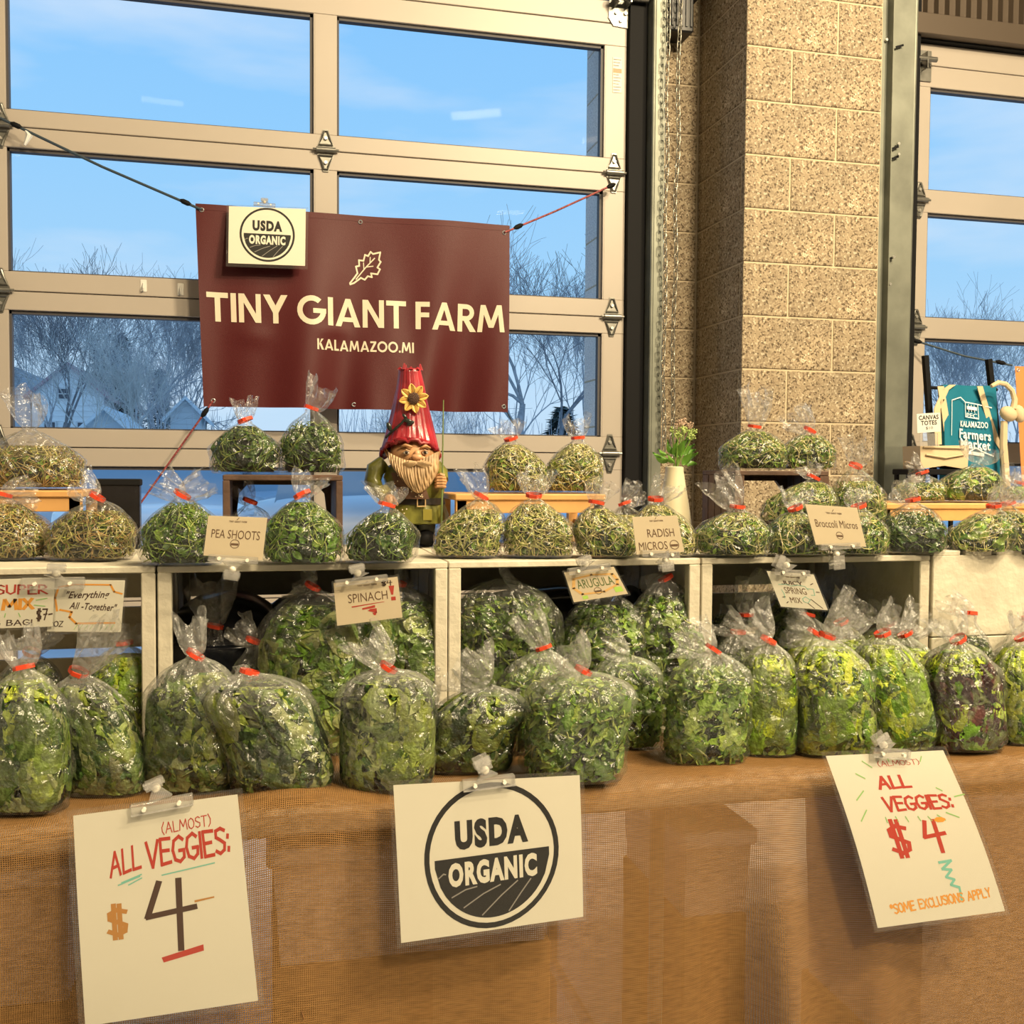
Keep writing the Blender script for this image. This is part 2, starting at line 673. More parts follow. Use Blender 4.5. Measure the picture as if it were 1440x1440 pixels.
# warning label on the right stile
lb = empty('warning_label', (0, 0, 0), label='small white printed warning sticker with orange patch on the door stile', cat='sticker')
a, c = onY(862, 80, YD), onY(874, 131, YD)
MB().box((a.x, YD - .0012, c.z), (c.x, YD - .0002, a.z)).build('paper', mat('sticker_paper', (.75, .66, .55), .5), lb)
mm = MB()
mm.box((a.x + .001, YD - .0018, a.z - .045), (c.x - .001, YD - .0012, a.z - .062))
mm.build('orange_patch', mat('orange_print', (.65, .22, .10), .5), lb)
mm = MB()
for k in range(11):
    z = a.z - .008 - k * .012
    if 2 < k < 5:
        continue
    mm.box((a.x + .002, YD - .0018, z), (c.x - .003 - (k % 3) * .005, YD - .0012, z - .0025))
mm.build('printed_text', mat('grey_print', (.18, .15, .13), .6), lb)
# small clear hooks stuck to rail B
for k, hxp in enumerate((202, 254)):
    p = onY(hxp, 402 + k * 5, YD)
    hk = empty('adhesive_hook', (p.x, YD, p.z), label=('clear adhesive hook on the door rail, further from the maroon banner', 'clear adhesive hook on the door rail, close beside the maroon banner')[k], cat='hook', group='hooks on the door rail')
    MB().box((-.011, -.003, -.022), (.011, 0, .022), bevel=.002).build('hook_plate', mat('frosted_plastic', (.75, .73, .68), .3), hk)
    MB().tube([(0, -.004, .01), (0, -.01, .0), (0, -.016, -.010), (0, -.012, -.018), (0, -.006, -.016)], .003, 6).build('hook_arm', mat('frosted_plastic'), hk)

# galvanised posts of the second bay, in front of the wall
post = empty('door_track_post', (0, 0, 0), kind='structure')
y0 = YP + .02


def tq(xp, yp, Y):
    return onY(xp, yp, Y)


pA, pB, pC = (tq(x_, 300, y_).x for x_, y_ in ((1227, YP + .01), (1248, YP + .0), (1268, YP + .05)))
MB().box((pA, YP + .02, 0), (pB, YP + .024, ZT - .4)).box((pB - .004, YP - .02, 0), (pB, YP + .02, ZT - .4)).build('angle_flange', M_galv, post)
MB().box((pB, YP + .03, 0), (pC + .03, YP + .034, ZT - .4)).box((pC + .026, YP + .034, 0), (pC + .03, YW, ZT - .4)).build('angle_web', M_galv, post)
tt = MB()
p0, p1 = tq(1288, 0, YP + .06), tq(1271, 640, YP + .10)
dd = (p0 - p1)
p1 = p1 - dd * .9
p0 = p0 + dd * .3
tt.tube([p1, p0], .011, 10)
tt.tube([p1 + Vector((-.03, .01, 0)), p0 + Vector((-.03, .01, 0))], .006, 8)
tt.quad(p1 + Vector((0, .0, 0)), p1 + Vector((-.005, .12, 0)), p0 + Vector((-.005, .12, 0)), p0)
tt.quad(p1 + Vector((-.04, .01, 0)), p1, p0, p0 + Vector((-.04, .01, 0)))
tt.build('curved_track', M_galv, post, smooth=True)
MB().box((pC + .034, YW - .1, 0), (d2l[0] - .002, YW, ZT - .4)).build('rubber_seal', M_blk, post)
bo = MB()
for (xx, yy) in ((1245, 57), (1262, 203), (1262, 218), (1255, 362), (1224, 398), (1250, 400), (1240, 655)):
    p = tq(xx, yy, YP + .02)
    bo.cyl(p, p + Vector((0, -.012, 0)), .006, n=6)
bo.build('bolt', M_bolt, post)
bo = MB()
for (xx, yy) in ((1265, 65), (1233, 104), (1258, 208), (1258, 222), (1250, 364)):
    p = tq(xx, yy, YP + .019)
    bo.box(p + Vector((-.018, -.002, -.004)), p + Vector((.018, .0, .004)), rot=Matrix.Rotation(-.35, 3, 'Y'))
bo.build('slot', M_blk, post)

# dark corrugated panel and rails above door 2
sh = empty('wall_header_panel', (0, 0, 0), kind='structure')
zA, zB = tq(1370, 58, YD - .05).z, tq(1370, 32, YD - .05).z
M_brn = mat('dark_bronze_metal', (.10, .075, .055), .45, metal=.3)
cg = MB()
xx = pC + .06
while xx < 5.4:
    poly = [(0, 0), (.018, 0), (.026, .022), (.045, .022), (.053, 0)]
    for (u0, v0), (u1, v1) in zip(poly, poly[1:]):
        cg.quad((xx + u0, YD - .02 - v0, zB), (xx + u1, YD - .02 - v1, zB), (xx + u1, YD - .02 - v1, ZT), (xx + u0, YD - .02 - v0, ZT))
    xx += .053
cg.build('corrugated_panel', M_brn, sh)
MB().box((pC + .06, YD - .07, zA), (5.4, YD + .04, zB + .01), bevel=.003).build('header_rail', M_brn, sh)
MB().box((pC + .06, YD - .03, t2T[1] + .003), (5.4, YW + .05, zA)).build('seal_strip', M_blk, sh)
c0 = onY(1300, 95, YD)
m_ = MB().box((c0.x - .03, YD - .006, c0.z - .06), (c0.x + .03, YD - .001, c0.z + .07)).box((c0.x - .02, YD - .05, c0.z - .02), (c0.x - .015, YD, c0.z + .05)).cyl((c0.x - .06, YD - .04, c0.z + .02), (c0.x + .03, YD - .04, c0.z + .02), .011)
m_.build('top_bracket', M_galvb, door2, smooth=True)

# chain operator box, bracket, chains
ob = empty('chain_operator', (0, 0, 0), label='black box of the chain hoist at the top of the block wall', cat='hoist')
a, c = onY(940, 42, YW - .12), onY(978, -120, YW - .12)
MB().box((a.x, YW - .12, a.z), (c.x, YW - .001, c.z), bevel=.006).build('housing', mat('black_plastic', (.015, .015, .016), .45), ob)
fi = MB()
for k in range(5):
    fx = a.x + .012 + k * .02
    fi.box((fx, YW - .126, a.z + .02), (fx + .008, YW - .12, c.z))
fi.build('fin', mat('black_plastic'), ob)
a, c = onY(906, 46, YW), onY(938, 33, YW)
MB().box((a.x, YW - .05, a.z), (c.x, YW - .001, c.z), bevel=.002).box((a.x + .02, YW - .035, a.z), (a.x + .06, YW - .001, a.z + .4)).build('mount_bracket', M_brn, ob)

lk = MB()
n_ = 10
pts = []
LH, LW = .0125, .0085
for i in range(n_):
    an = 2 * math.pi * i / n_
    pts.append(Vector((LW * math.cos(an), 0, (LH if math.sin(an) > 0 else -LH) * 1.0 + LW * .9 * math.sin(an))))
lk.tube(pts, .0026, 5, close=True)
lkm = bpy.data.meshes.new('link')
lk.bm.to_mesh(lkm)
lk.bm.free()
for p in lkm.polygons:
    p.use_smooth = True
lkm.materials.append(mat('chain_steel', (.62, .60, .52), .28, metal=.95))
for k, (xt, xb, yb_, lab) in enumerate(((940, 932, 640, 'pale steel hoist chain strand close to the door track'), (957, 944, 648, 'pale steel hoist chain strand close to the pilaster'))):
    ch = empty('hoist_chain', (0, 0, 0), label=lab, cat='chain', group='hoist chain strands')
    A, B = onY(xt, -20, YW - .16), onY(xb, yb_, YW - .16)
    n_l = int((A - B).length / .0292)
    for i in range(n_l):
        p = A.lerp(B, i / n_l) + Vector((.004 * math.sin(i * .35 + k), .003 * math.sin(i * .5), 0))
        o = bpy.data.objects.new('link', lkm)
        COL.objects.link(o)
        o.parent = ch
        o.location = p
        o.rotation_euler = (0, random.uniform(-.08, .08), (math.pi / 2) * (i % 2) + .35 + random.uniform(-.15, .15))

# push-button station and its cable
ps = empty('push_button_station', (0, 0, 0), label='small black switch box with red button on the block wall', cat='switch')
p = onY(913, 667, YW)
MB().box((p.x - .028, YW - .05, p.z - .045), (p.x + .028, YW - .001, p.z + .04), bevel=.005).build('housing', mat('black_plastic'), ps)
MB().cyl((p.x, YW - .062, p.z - .022), (p.x, YW - .05, p.z - .022), .011).build('red_button', mat('red_plastic', (.5, .03, .03), .35), ps, smooth=True)
MB().cyl((p.x, YW - .058, p.z + .012), (p.x, YW - .05, p.z + .012), .011).build('black_button', M_blk, ps, smooth=True)
MB().tube([onY(912, 640, YW - .01), onY(908, 600, YW - .01), onY(906, 560, YW - .012), onY(908, 300, YW - .008), onY(920, 20, YW - .01)], .0035, 6).build('cable', M_blk, ps)
p = onY(909, 535, YW)
MB().box((p.x - .018, YW - .035, p.z - .03), (p.x + .018, YW - .001, p.z + .05), bevel=.004).ball((p.x, YW - .03, p.z - .045), .018).build('photo_eye', M_blk, ps)

# ------------------------------------------------------------------ outdoors
M_lot = mat('pale_wet_asphalt', (.72, .75, .80), .55, noise=.25, nscale=.6)
MB().box((-90, YW + .34, -.25), (110, 16, -.03)).build('ground_parking_lot', M_lot, kind='structure')
MB().box((-120, 16, -.3), (150, 140, -.04)).build('ground_lawn', mat('winter_lawn', (.66, .66, .64), .9, noise=.3, nscale=.4), kind='structure')
MB().box((-90, 15.6, -.03), (110, 15.9, .1)).build('kerb', mat('kerb_concrete', (.5, .5, .5), .8), kind='structure')


def tree_mesh(name, seed, H=12.0, spread=.5, levels=6, kids=(3, 4), trunk_r=.17, twig=.008, upright=.5):
    rng = np.random.default_rng(seed)
    P, Q, R0, R1 = [], [], [], []

    def grow(p, d, ln, r, lv):
        n = 3 if lv > 1 else 4
        q = p
        rr = r
        for i in range(n):
            d2 = d + rng.normal(0, .13, 3)
            d2[2] += .04
            d2 /= np.linalg.norm(d2)
            e = q + d2 * ln / n
            r2 = max(twig, rr * (.88 if lv else .9))
            P.append(q), Q.append(e), R0.append(rr), R1.append(r2)
            q, rr, d = e, r2, d2
            if lv < levels and i >= (1 if lv else 2) - (lv > 1):
                for _ in range(1 if i < n - 1 else int(rng.integers(kids[0] - 1, kids[1]))):
                    a = rng.normal(0, 1, 3)
                    a -= d * a.dot(d)
                    a /= np.linalg.norm(a)
                    sp = spread * rng.uniform(.7, 1.4)
                    nd = d * math.cos(sp) + a * math.sin(sp)
                    nd[2] += upright * .25
                    nd /= np.linalg.norm(nd)
                    grow(q, nd, ln * rng.uniform(.62, .82), max(twig, rr * .62), lv + 1)

    grow(np.array([0., 0, -.2]), np.array([0., 0, 1.]), H * .34, trunk_r, 0)
    P, Q, R0, R1 = map(np.array, (P, Q, R0, R1))
    d = Q - P
    d /= np.linalg.norm(d, axis=1, keepdims=True)
    a = np.cross(d, np.array([.3, .9, .1]))
    a /= np.linalg.norm(a, axis=1, keepdims=True)
    b = np.cross(d, a)
    k = 3
    vs, n = [], len(P)
    for c, r in ((P, R0), (Q, R1)):
        for j in range(k):
            t = 2 * math.pi * j / k
            vs.append(c + (a * math.cos(t) + b * math.sin(t)) * r[:, None])
    v = np.stack(vs, 1).reshape(-1, 3)
    base = (np.arange(n) * 2 * k)[:, None]
    fs = [np.stack([base[:, 0] + j, base[:, 0] + (j + 1) % k, base[:, 0] + k + (j + 1) % k, base[:, 0] + k + j], 1) for j in range(k)]
    return fast_mesh(name, v, np.concatenate(fs), smooth=True), v[:, 2].max()


M_bark = mat('grey_brown_bark', (.50, .47, .48), .9, noise=.3, nscale=4)
M_barkd = mat('dark_wet_bark', (.26, .24, .25), .9, noise=.3, nscale=4)
M_birch = mat('pale_birch_bark', (.62, .58, .54), .8, noise=.15, nscale=3)
protos = []
for i, (sd, sp, lv, kd, up, tr_) in enumerate(((3, .5, 5, (3, 4), .5, .17), (11, .65, 4, (3, 5), .3, .2), (19, .42, 5, (3, 4), .8, .13), (29, .5, 4, (3, 5), .5, .13))):
    me, h = tree_mesh('bare_tree_%s' % 'abcd'[i], sd, 12, sp, lv, kd, tr_, upright=up)
    protos.append((me, h))
    print('tree', len(me.polygons), h)
_tm = {}


def tree(x, ytop, D, k, m, label, rz=0.0, name='bare_tree', grp='bare winter trees beyond the parking lot'):
    p = onY(x, 655, D)
    h = onY(x, ytop, D).z
    key = (k, m.name)
    if key not in _tm:
        c = protos[k][0].copy()
        c.materials.clear()
        c.materials.append(m)
        _tm[key] = c
    o = link(name, _tm[key], None, label=label, cat='tree', group=grp)
    s = h / protos[k][1]
    o.location = (p.x, p.y, -.05)
    o.scale = (s, s, s)
    o.rotation_euler = (0, 0, rz)
    return o


TR = [
    (28, 455, 34, 1, M_barkd, 'dark forked tree by the left edge of the lower door window', .3),
    (52, 350, 42, 0, M_barkd, 'dark tree in front of the white gabled house', 1.2),
    (86, 345, 46, 2, M_bark, 'tall twiggy tree whose crown tops the rail above the gabled house', 2.0),
    (128, 430, 38, 3, M_birch, 'pale leaning tree in front of the snowy garage roof', 4.0),
    (160, 420, 60, 1, M_bark, 'grey tree above the red brick house', 5.1),
    (182, 352, 52, 0, M_bark, 'slender tree crown seen over the upper rail, beside the maroon banner', 2.7),
    (207, 440, 30, 2, M_birch, 'pale white-trunked birch, straightest of the trees', .9),
    (216, 358, 58, 3, M_bark, 'second slender crown over the upper rail close to the banner', .2),
    (243, 362, 55, 2, M_bark, 'third crown over the upper rail, half behind the banner', 3.9),
    (258, 470, 44, 0, M_bark, 'grey tree behind the small white gabled shed', 4.4),
    (278, 450, 60, 1, M_bark, 'twiggy tree at the lower corner of the banner', 1.9),
    (742, 305, 40, 1, M_bark, 'tall bare tree close beside the banner edge', .5),
    (772, 290, 36, 0, M_barkd, 'big dark-trunked tree filling the pane beside the banner', 2.2),
    (806, 330, 44, 2, M_bark, 'bare tree next to the outer block jamb', 3.3),
    (722, 380, 50, 3, M_bark, 'small bare tree partly covered by the banner edge', 3.0),
    (1318, 420, 48, 3, M_bark, 'bare tree behind the black display rack, beside its first post', .8),
    (1345, 392, 45, 2, M_bark, 'tallest bare tree behind the black display rack', 2.4),
    (1372, 415, 52, 0, M_birch, 'pale bare tree above the turquoise tote bag', 1.3),
    (1402, 440, 56, 1, M_birch, 'pale tree behind the second post of the display rack', 4.9),
    (1432, 420, 50, 3, M_bark, 'bare tree above the orange hanging banner', 5.5),
    (560, 560, 46, 1, M_bark, 'bare tree under the maroon banner by the garden gnome', .4),
    (640, 540, 50, 0, M_bark, 'bare tree under the maroon banner beyond the gnome', 3.6),
]
for a_ in TR:
    tree(*a_[:6], rz=a_[6])

# thicket: uncountable brush as one stuff object
rng = np.random.default_rng(5)
n = 8000
xs_ = rng.uniform(-50, 75, n)
ys_ = rng.uniform(50, 66, n)
hh = rng.uniform(1.0, 5.5, n) * (.5 + .5 * np.sin(xs_ * .35) ** 2)
lean = rng.normal(0, .35, (n, 2))
v = []
P = np.stack([xs_, ys_, np.zeros(n)], 1)
Q = P + np.stack([lean[:, 0] * hh * .5, lean[:, 1] * .5, hh], 1)
Mid = (P + Q) / 2 + rng.normal(0, .2, (n, 3))
w = rng.uniform(.012, .035, n)[:, None] * np.array([[1, 0, 0]])
v = np.stack([P - w, P + w, Mid - w * .7, Mid + w * .7, Q - w * .3, Q + w * .3], 1).reshape(-1, 3)
b_ = (np.arange(n) * 6)[:, None]
f = np.concatenate([b_ + np.array([[0, 1, 3, 2]]), b_ + np.array([[2, 3, 5, 4]])])
link('thicket', fast_mesh('thicket', v, f), mat('brush_twigs', (.6, .57, .6), .9), label='dense grey brush along the far edge of the lot', cat='brush', kind='stuff')

# evergreen masses
def evergreen(x, ytop, D, wpx, label, seed):
    rng = np.random.default_rng(seed)
    p = onY(x, 655, D)
    H = onY(x, ytop, D).z
    wd = wpx / FPX * zc(p)
    n = 1500
    t = rng.uniform(0, 1, n)
    r = wd * .5 * (1 - t) ** .7 * rng.uniform(.5, 1.05, n)
    a = rng.uniform(0, 2 * math.pi, n)
    c = np.stack([r * np.cos(a), r * np.sin(a), .4 + t * (H - .4)], 1)
    d = np.stack([np.cos(a), np.sin(a), rng.uniform(-.6, .3, n)], 1)
    s = rng.uniform(.25, .6, n)[:, None]
    side = np.stack([-np.sin(a), np.cos(a), rng.uniform(-.5, .5, n)], 1)
    v = np.stack([c - side * s * .3, c + side * s * .3, c + d * s], 1).reshape(-1, 3)
    root = empty('evergreen_tree', (p.x, p.y, 0), label=label, cat='tree')
    link('foliage', fast_mesh('needles', v, np.arange(n * 3).reshape(-1, 3)), mat('evergreen_needles', (.11, .14, .13), .8), root)
    MB().cyl((0, 0, -.1), (0, 0, H * .8), .14, .03, 8).build('trunk', M_barkd, root)


evergreen(172, 470, 62, 60, 'dark evergreen rising behind the red brick house', 1)
evergreen(140, 492, 66, 44, 'dark evergreen above the gable of the white house', 2)
evergreen(225, 520, 68, 50, 'dark evergreen behind the birch trunk', 3)
evergreen(790, 572, 55, 80, 'low dark evergreen beside the outer jamb', 4)


def house(x0, x1, ypk, yev, D, depth, wallc, roofc, label, wins=(), name='house', chimney=False, ridge_side=False):
    a, b = onY(x0, 655, D), onY(x1, 655, D)
    ev, pk = onY(x1, yev, D).z, onY((x0 + x1) / 2, ypk, D).z
    W_ = b.x - a.x
    root = empty(name, ((a.x + b.x) / 2, D, 0), label=label, cat='house')
    mw = mat('siding_%s' % name + str(int(x0)), wallc, .8)
    t_ = MB()
    f0 = lambda u, v: Vector((u, 0, v))
    f1 = lambda u, v: Vector((u, depth, v))
    t_.prism([(-W_ / 2, -.3), (W_ / 2, -.3), (W_ / 2, ev), (0, pk), (-W_ / 2, ev)], f0, f1)
    wl = t_.build('wall', mw, root)
    sd = MB()
    z = .3
    while z < pk - .3:
        hw_ = W_ / 2 if z < ev else W_ / 2 * (pk - z) / (pk - ev)
        sd.box((-hw_, -.03, z), (hw_, 0, z + .03))
        z += .28
    sd.build('siding_groove', mw, root)
    mr = mat('roof_' + str(int(x0)), roofc, .8)
    for s in (-1, 1):
        r_ = MB()
        ov = .35
        sl = (pk - ev) / (W_ / 2)
        p0 = (s * (W_ / 2 + ov), ev - ov * sl)
        r_.prism([p0, (0, pk), (0, pk + .18), (s * (W_ / 2 + ov), p0[1] + .18)], lambda u, v: Vector((u, -ov, v)), lambda u, v: Vector((u, depth + ov, v)))
        r_.build('roof', mr, root)
    for (u, v, w_, h_) in wins:
        wi = MB()
        wi.box((u - w_ / 2 - .08, -.09, v - h_ / 2 - .08), (u + w_ / 2 + .08, -.03, v + h_ / 2 + .08))
        wo = wi.build('window', mat('white_trim', (.8, .8, .8), .6), root)
        MB().box((u - w_ / 2, -.11, v - h_ / 2), (u + w_ / 2, -.09, v - .03)).box((u - w_ / 2, -.11, v + .03), (u + w_ / 2, -.09, v + h_ / 2)).build('window_glass', mat('house_glass', (.05, .07, .1), .1), wo)
    return root


house(46, 147, 514, 556, 58, 9, (.95, .95, .95), (.50, .31, .34), 'white gabled two-storey house seen through the lower window pane', ((-.2, 5.1, .5, .5), (.75, 3.0, .55, 1.2), (-.9, 3.0, .5, 1.2)))
house(118, 178, 577, 604, 44, 7, (.62, .66, .7), (.80, .84, .88), 'low garage with pale snowy roof beside the gabled house', (), name='garage')
house(153, 183, 540, 566, 70, 6, (.45, .14, .11), (.30, .14, .12), 'small red brick gabled house between the trees', ((0, 3, .7, 1),))
house(240, 283, 562, 584, 52, 5, (.66, .68, .7), (.72, .76, .8), 'small white gabled shed close to the banner corner', (), name='shed')
house(1395, 1440, 640, 652, 60, 6, (.6, .63, .66), (.6, .6, .62), 'low white building behind the second bay', (), name='house')
house(0, 44, 520, 560, 64, 8, (.55, .58, .62), (.42, .44, .48), 'grey house at the edge of the lower window pane', ())


# cars
def car_parts(m_paint):
    """unit car, nose towards -Y, origin at ground centre"""
    L_, Wd = 4.5, 1.8
    st = [  # y, half width, z low, z belt, z roof
        (-2.25, .62, .35, .62, None), (-2.15, .80, .25, .78, None), (-1.7, .89, .22, .88, None), (-1.0, .90, .22, .97, None), (-.75, .90, .22, .98, 1.02),
        (-.1, .90, .22, .98, 1.42), (.8, .90, .22, .98, 1.45), (1.5, .90, .22, 1.0, 1.36), (2.0, .88, .24, 1.0, 1.05), (2.2, .80, .3, .9, None), (2.25, .7, .4, .8, None)]
    bm = bmesh.new()
    rings = []
    for (y, hw_, zl, zb, zr) in st:
        top = zb + .03
        pts = [(0, zl), (hw_ * .8, zl), (hw_, zl + .15), (hw_ * 1.01, (zl + zb) / 2 + .05), (hw_ * .97, zb), (hw_ * .8, top), (0, top + .03)]
        full = pts + [(-u, v) for u, v in pts[-2:0:-1]]
        rings.append([bm.verts.new((u, y, v)) for u, v in full])
    n_ = len(rings[0])
    for A, B in zip(rings, rings[1:]):
        for j in range(n_):
            bm.faces.new((A[j], B[j], B[(j + 1) % n_], A[(j + 1) % n_]))
    bm.faces.new(rings[0])
    bm.faces.new(rings[-1][::-1])
    bmesh.ops.recalc_face_normals(bm, faces=bm.faces)
    body = bpy.data.meshes.new('body')
    bm.to_mesh(body)
    bm.free()
    for p in body.polygons:
        p.use_smooth = True
    body.materials.append(m_paint)
    cb = MB()
    prof = [(-.95, .97), (-.15, 1.42), (.85, 1.46), (1.55, 1.34), (2.05, 1.0)]
    cb.prism(prof, lambda u, v: Vector((-.72 + (v - .97) * .18, u, v)), lambda u, v: Vector((.72 - (v - .97) * .18, u, v)))
    cab = bpy.data.meshes.new('cabin_glass')
    bmesh.ops.recalc_face_normals(cb.bm, faces=cb.bm.faces)
    cb.bm.to_mesh(cab)
    cab.materials.append(mat('car_glass', (.30, .38, .46), .12))
    ro = MB()
    ro.box((-.62, -.12, 1.43), (.62, 1.0, 1.475), bevel=.02)
    rom = bpy.data.meshes.new('roof')
    ro.bm.to_mesh(rom)
    rom.materials.append(m_paint)
    wh = MB().cyl((-.11, 0, 0), (.11, 0, 0), .32, n=20)
    whm = bpy.data.meshes.new('wheel')
    wh.bm.to_mesh(whm)
    whm.materials.append(M_blk)
    hb = MB().cyl((-.12, 0, 0), (.12, 0, 0), .2, n=12)
    hbm = bpy.data.meshes.new('hubcap')
    hb.bm.to_mesh(hbm)
    hbm.materials.append(mat('alloy', (.6, .6, .62), .3, metal=.8))
    return body, cab, rom, whm, hbm


_lamp = MB().ball((0, 0, 0), .13, 10, (1.2, .5, .6))
lampm = bpy.data.meshes.new('headlamp')
_lamp.bm.to_mesh(lampm)
lampm.materials.append(mat('headlamp_lens', (.8, .82, .85), .1))
_gr = MB().box((-.45, -2.29, .42), (.45, -2.2, .60), bevel=.02)
grm = bpy.data.meshes.new('grille')
_gr.bm.to_mesh(grm)
grm.materials.append(M_blk)
_pl = MB().box((-.16, -2.31, .32), (.16, -2.28, .42))
plm = bpy.data.meshes.new('number_plate')
_pl.bm.to_mesh(plm)
plm.materials.append(mat('plate_white', (.7, .7, .72), .5))
_tl = MB().box((-.16, -.05, -.07), (.16, .05, .07), bevel=.02)
tlm = bpy.data.meshes.new('tail_lamp')
_tl.bm.to_mesh(tlm)
tlm.materials.append(mat('tail_red', (.6, .03, .04), .3))

PAINT = dict(silver=mat('paint_silver', (.72, .76, .80), .3, metal=.0, coat=1), white=mat('paint_white', (.75, .78, .82), .3, coat=1), blue=mat('paint_blue', (.34, .48, .64), .3, coat=1), red=mat('paint_red', (.5, .05, .05), .3, coat=1), grey=mat('paint_grey', (.3, .33, .38), .3, coat=1))
_cp = {k: car_parts(v) for k, v in PAINT.items()}


def car(x, D, paint, rz, label):
    p = onY(x, 700, D)
    c = empty('car', (p.x, D, -.03), rz, label=label, cat='car', group='cars parked outside the doors')
    body, cab, rom, whm, hbm = _cp[paint]
    link('body', body, None, c)
    link('cabin_glass', cab, None, c)
    link('roof', rom, None, c)
    for sx in (-1, 1):
        for yy in (-1.4, 1.35):
            w_ = link('wheel', whm, None, c, (sx * .80, yy, .32))
            link('hubcap', hbm, None, w_)
        link('headlamp', lampm, None, c, (sx * .66, -2.12, .68))
        link('tail_lamp', tlm, None, c, (sx * .68, 2.2, .82))
    link('grille', grm, None, c)
    link('number_plate', plm, None, c)


car(232, 10.5, 'silver', .1, 'silver car parked nose-in, seen between black board and brown crate')
car(90, 14, 'white', 3.2, 'white car beyond the pale microgreens bags')
car(405, 11.5, 'blue', -.05, 'blue car seen through the dark brown crate')
car(505, 9.8, 'silver', 3.1, 'silver car seen beside the gnome sleeve')
car(655, 9.5, 'blue', .05, 'light blue car seen between gnome and microgreens')
car(745, 13, 'white', 3.15, 'white car behind the wooden riser')
car(300, 16.5, 'red', 1.57, 'red car crossing the lot behind the others')
car(560, 18, 'white', 1.6, 'white car crossing the lot far behind the gnome')
car(160, 19, 'red', 1.5, 'small red car at the far side of the lot')

# ------------------------------------------------------------------ table and burlap cloth
ZTAB = .75
YF = 1.43      # front face of the table
TX0, TX1, YBK = -1.75, 2.45, 2.32
tb = empty('market_table', (0, 0, 0), label='long folding table hidden under the burlap cloth', cat='table')
M_tt = mat('table_plastic', (.62, .60, .56), .5)
MB().box((TX0 + .02, YF + .03, ZTAB - .05), (TX1 - .02, YBK, ZTAB - .012), bevel=.006).build('tabletop', M_tt, tb)
M_leg = mat('grey_leg_steel', (.25, .25, .26), .4, metal=.6)
for x in (TX0 + .25, .3, .62, TX1 - .25):
    for y in (YF + .12, YBK - .15):
        MB().tube([(x, y, ZTAB - .045), (x, y, .0)], .0125, 10).build('leg', M_leg, tb)
for x in (TX0 + .25, .3, .62, TX1 - .25):
    MB().tube([(x, YF + .12, .12), (x, YBK - .15, .12)], .0125, 8).build('leg_brace', M_leg, tb)
# pale boxes added under the table for the light patches behind the weave
def light_patch_box(xa, xb, ytop, ybot, y, d, lab, col, lid=True):
    """a white box standing in for a patch of light, on an added carton; pixel extents on the plane y"""
    a, c = onY(xa, (ytop + ybot) / 2, y), onY(xb, (ytop + ybot) / 2, y)
    zt, zb = onY((xa + xb) / 2, ytop, y).z, max(.04, onY((xa + xb) / 2, ybot, y).z)
    zt = min(zt, ZTAB - .075)
    w = c.x - a.x
    k = empty('added_carton', ((a.x + c.x) / 2, y, 0), label='added brown carton under the table carrying ' + lab[1], cat='box')
    MB().box((-w / 2, .01, 0), (w / 2, d, zb - .002), bevel=.003).build('carton_body', mat('cardboard', (.36, .22, .10), .8), k)
    MB().box((-.025, .008, .02), (.025, .0098, zb - .01)).build('packing_tape', mat('brown_tape', (.28, .15, .05), .3), k)
    r = empty('burlap_glare_box', ((a.x + c.x) / 2, y, zb), label=lab[0], cat='box')
    mm = mat('glare_plastic_' + str(int(xa)), col, .3)
    h = zt - zb
    b_ = MB()
    f0 = [(-w / 2 * .95, .012), (w / 2 * .95, .012), (w / 2 * .95, d * .95), (-w / 2 * .95, d * .95)]
    f1 = [(-w / 2, 0), (w / 2, 0), (w / 2, d), (-w / 2, d)]
    lo = [b_.bm.verts.new((u, v, 0)) for u, v in f0]
    hi = [b_.bm.verts.new((u, v, h - .025)) for u, v in f1]
    b_.bm.faces.new(lo[::-1])
    for i in range(4):
        b_.bm.faces.new((lo[i], lo[(i + 1) % 4], hi[(i + 1) % 4], hi[i]))
    b_.bm.faces.new(hi)
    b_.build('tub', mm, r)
    MB().box((-w / 2 - .01, -.01, h - .03), (w / 2 + .01, d + .01, h), bevel=.006).build('lid', mat('glare_lid', (.80, .80, .92), .3), r)


light_patch_box(384, 778, 1172, 1345, 1.495, .45, ('long white box added for the light patch in burlap behind the large seal sign', 'the long light-patch box'), (.78, .76, .88))
light_patch_box(-60, 96, 1180, 1420, 1.50, .40, ('pale box added for the light patch in burlap beside the underlined price sign', 'the light-patch box by the underlined price sign'), (.50, .46, .50))
light_patch_box(1298, 1500, 1105, 1500, 1.50, .40, ('pale box added for the light patch in burlap beside the slanted price sign', 'the light-patch box by the slanted price sign'), (.52, .48, .52))
light_patch_box(965, 1055, 1165, 1290, 1.53, .3, ('small white box added for the dim light patch in burlap between the two signs', 'the small light-patch box'), (.60, .56, .62))

bur = bpy.data.materials.new('burlap')
bur.use_nodes = True
t = bur.node_tree
b = t.nodes['Principled BSDF']
uv = t.nodes.new('ShaderNodeUVMap')
nzz = t.nodes.new('ShaderNodeTexNoise')
nzz.inputs['Scale'].default_value = 14
nzz.inputs['Detail'].default_value = 2
t.links.new(uv.outputs[0], nzz.inputs[0])
vm = t.nodes.new('ShaderNodeVectorMath')
vm.operation = 'MULTIPLY_ADD'
vm.inputs[1].default_value = (.006, .006, 0)
t.links.new(nzz.outputs['Color'], vm.inputs[0])
t.links.new(uv.outputs[0], vm.inputs[2])
sx_ = t.nodes.new('ShaderNodeSeparateXYZ')
t.links.new(vm.outputs[0], sx_.inputs[0])


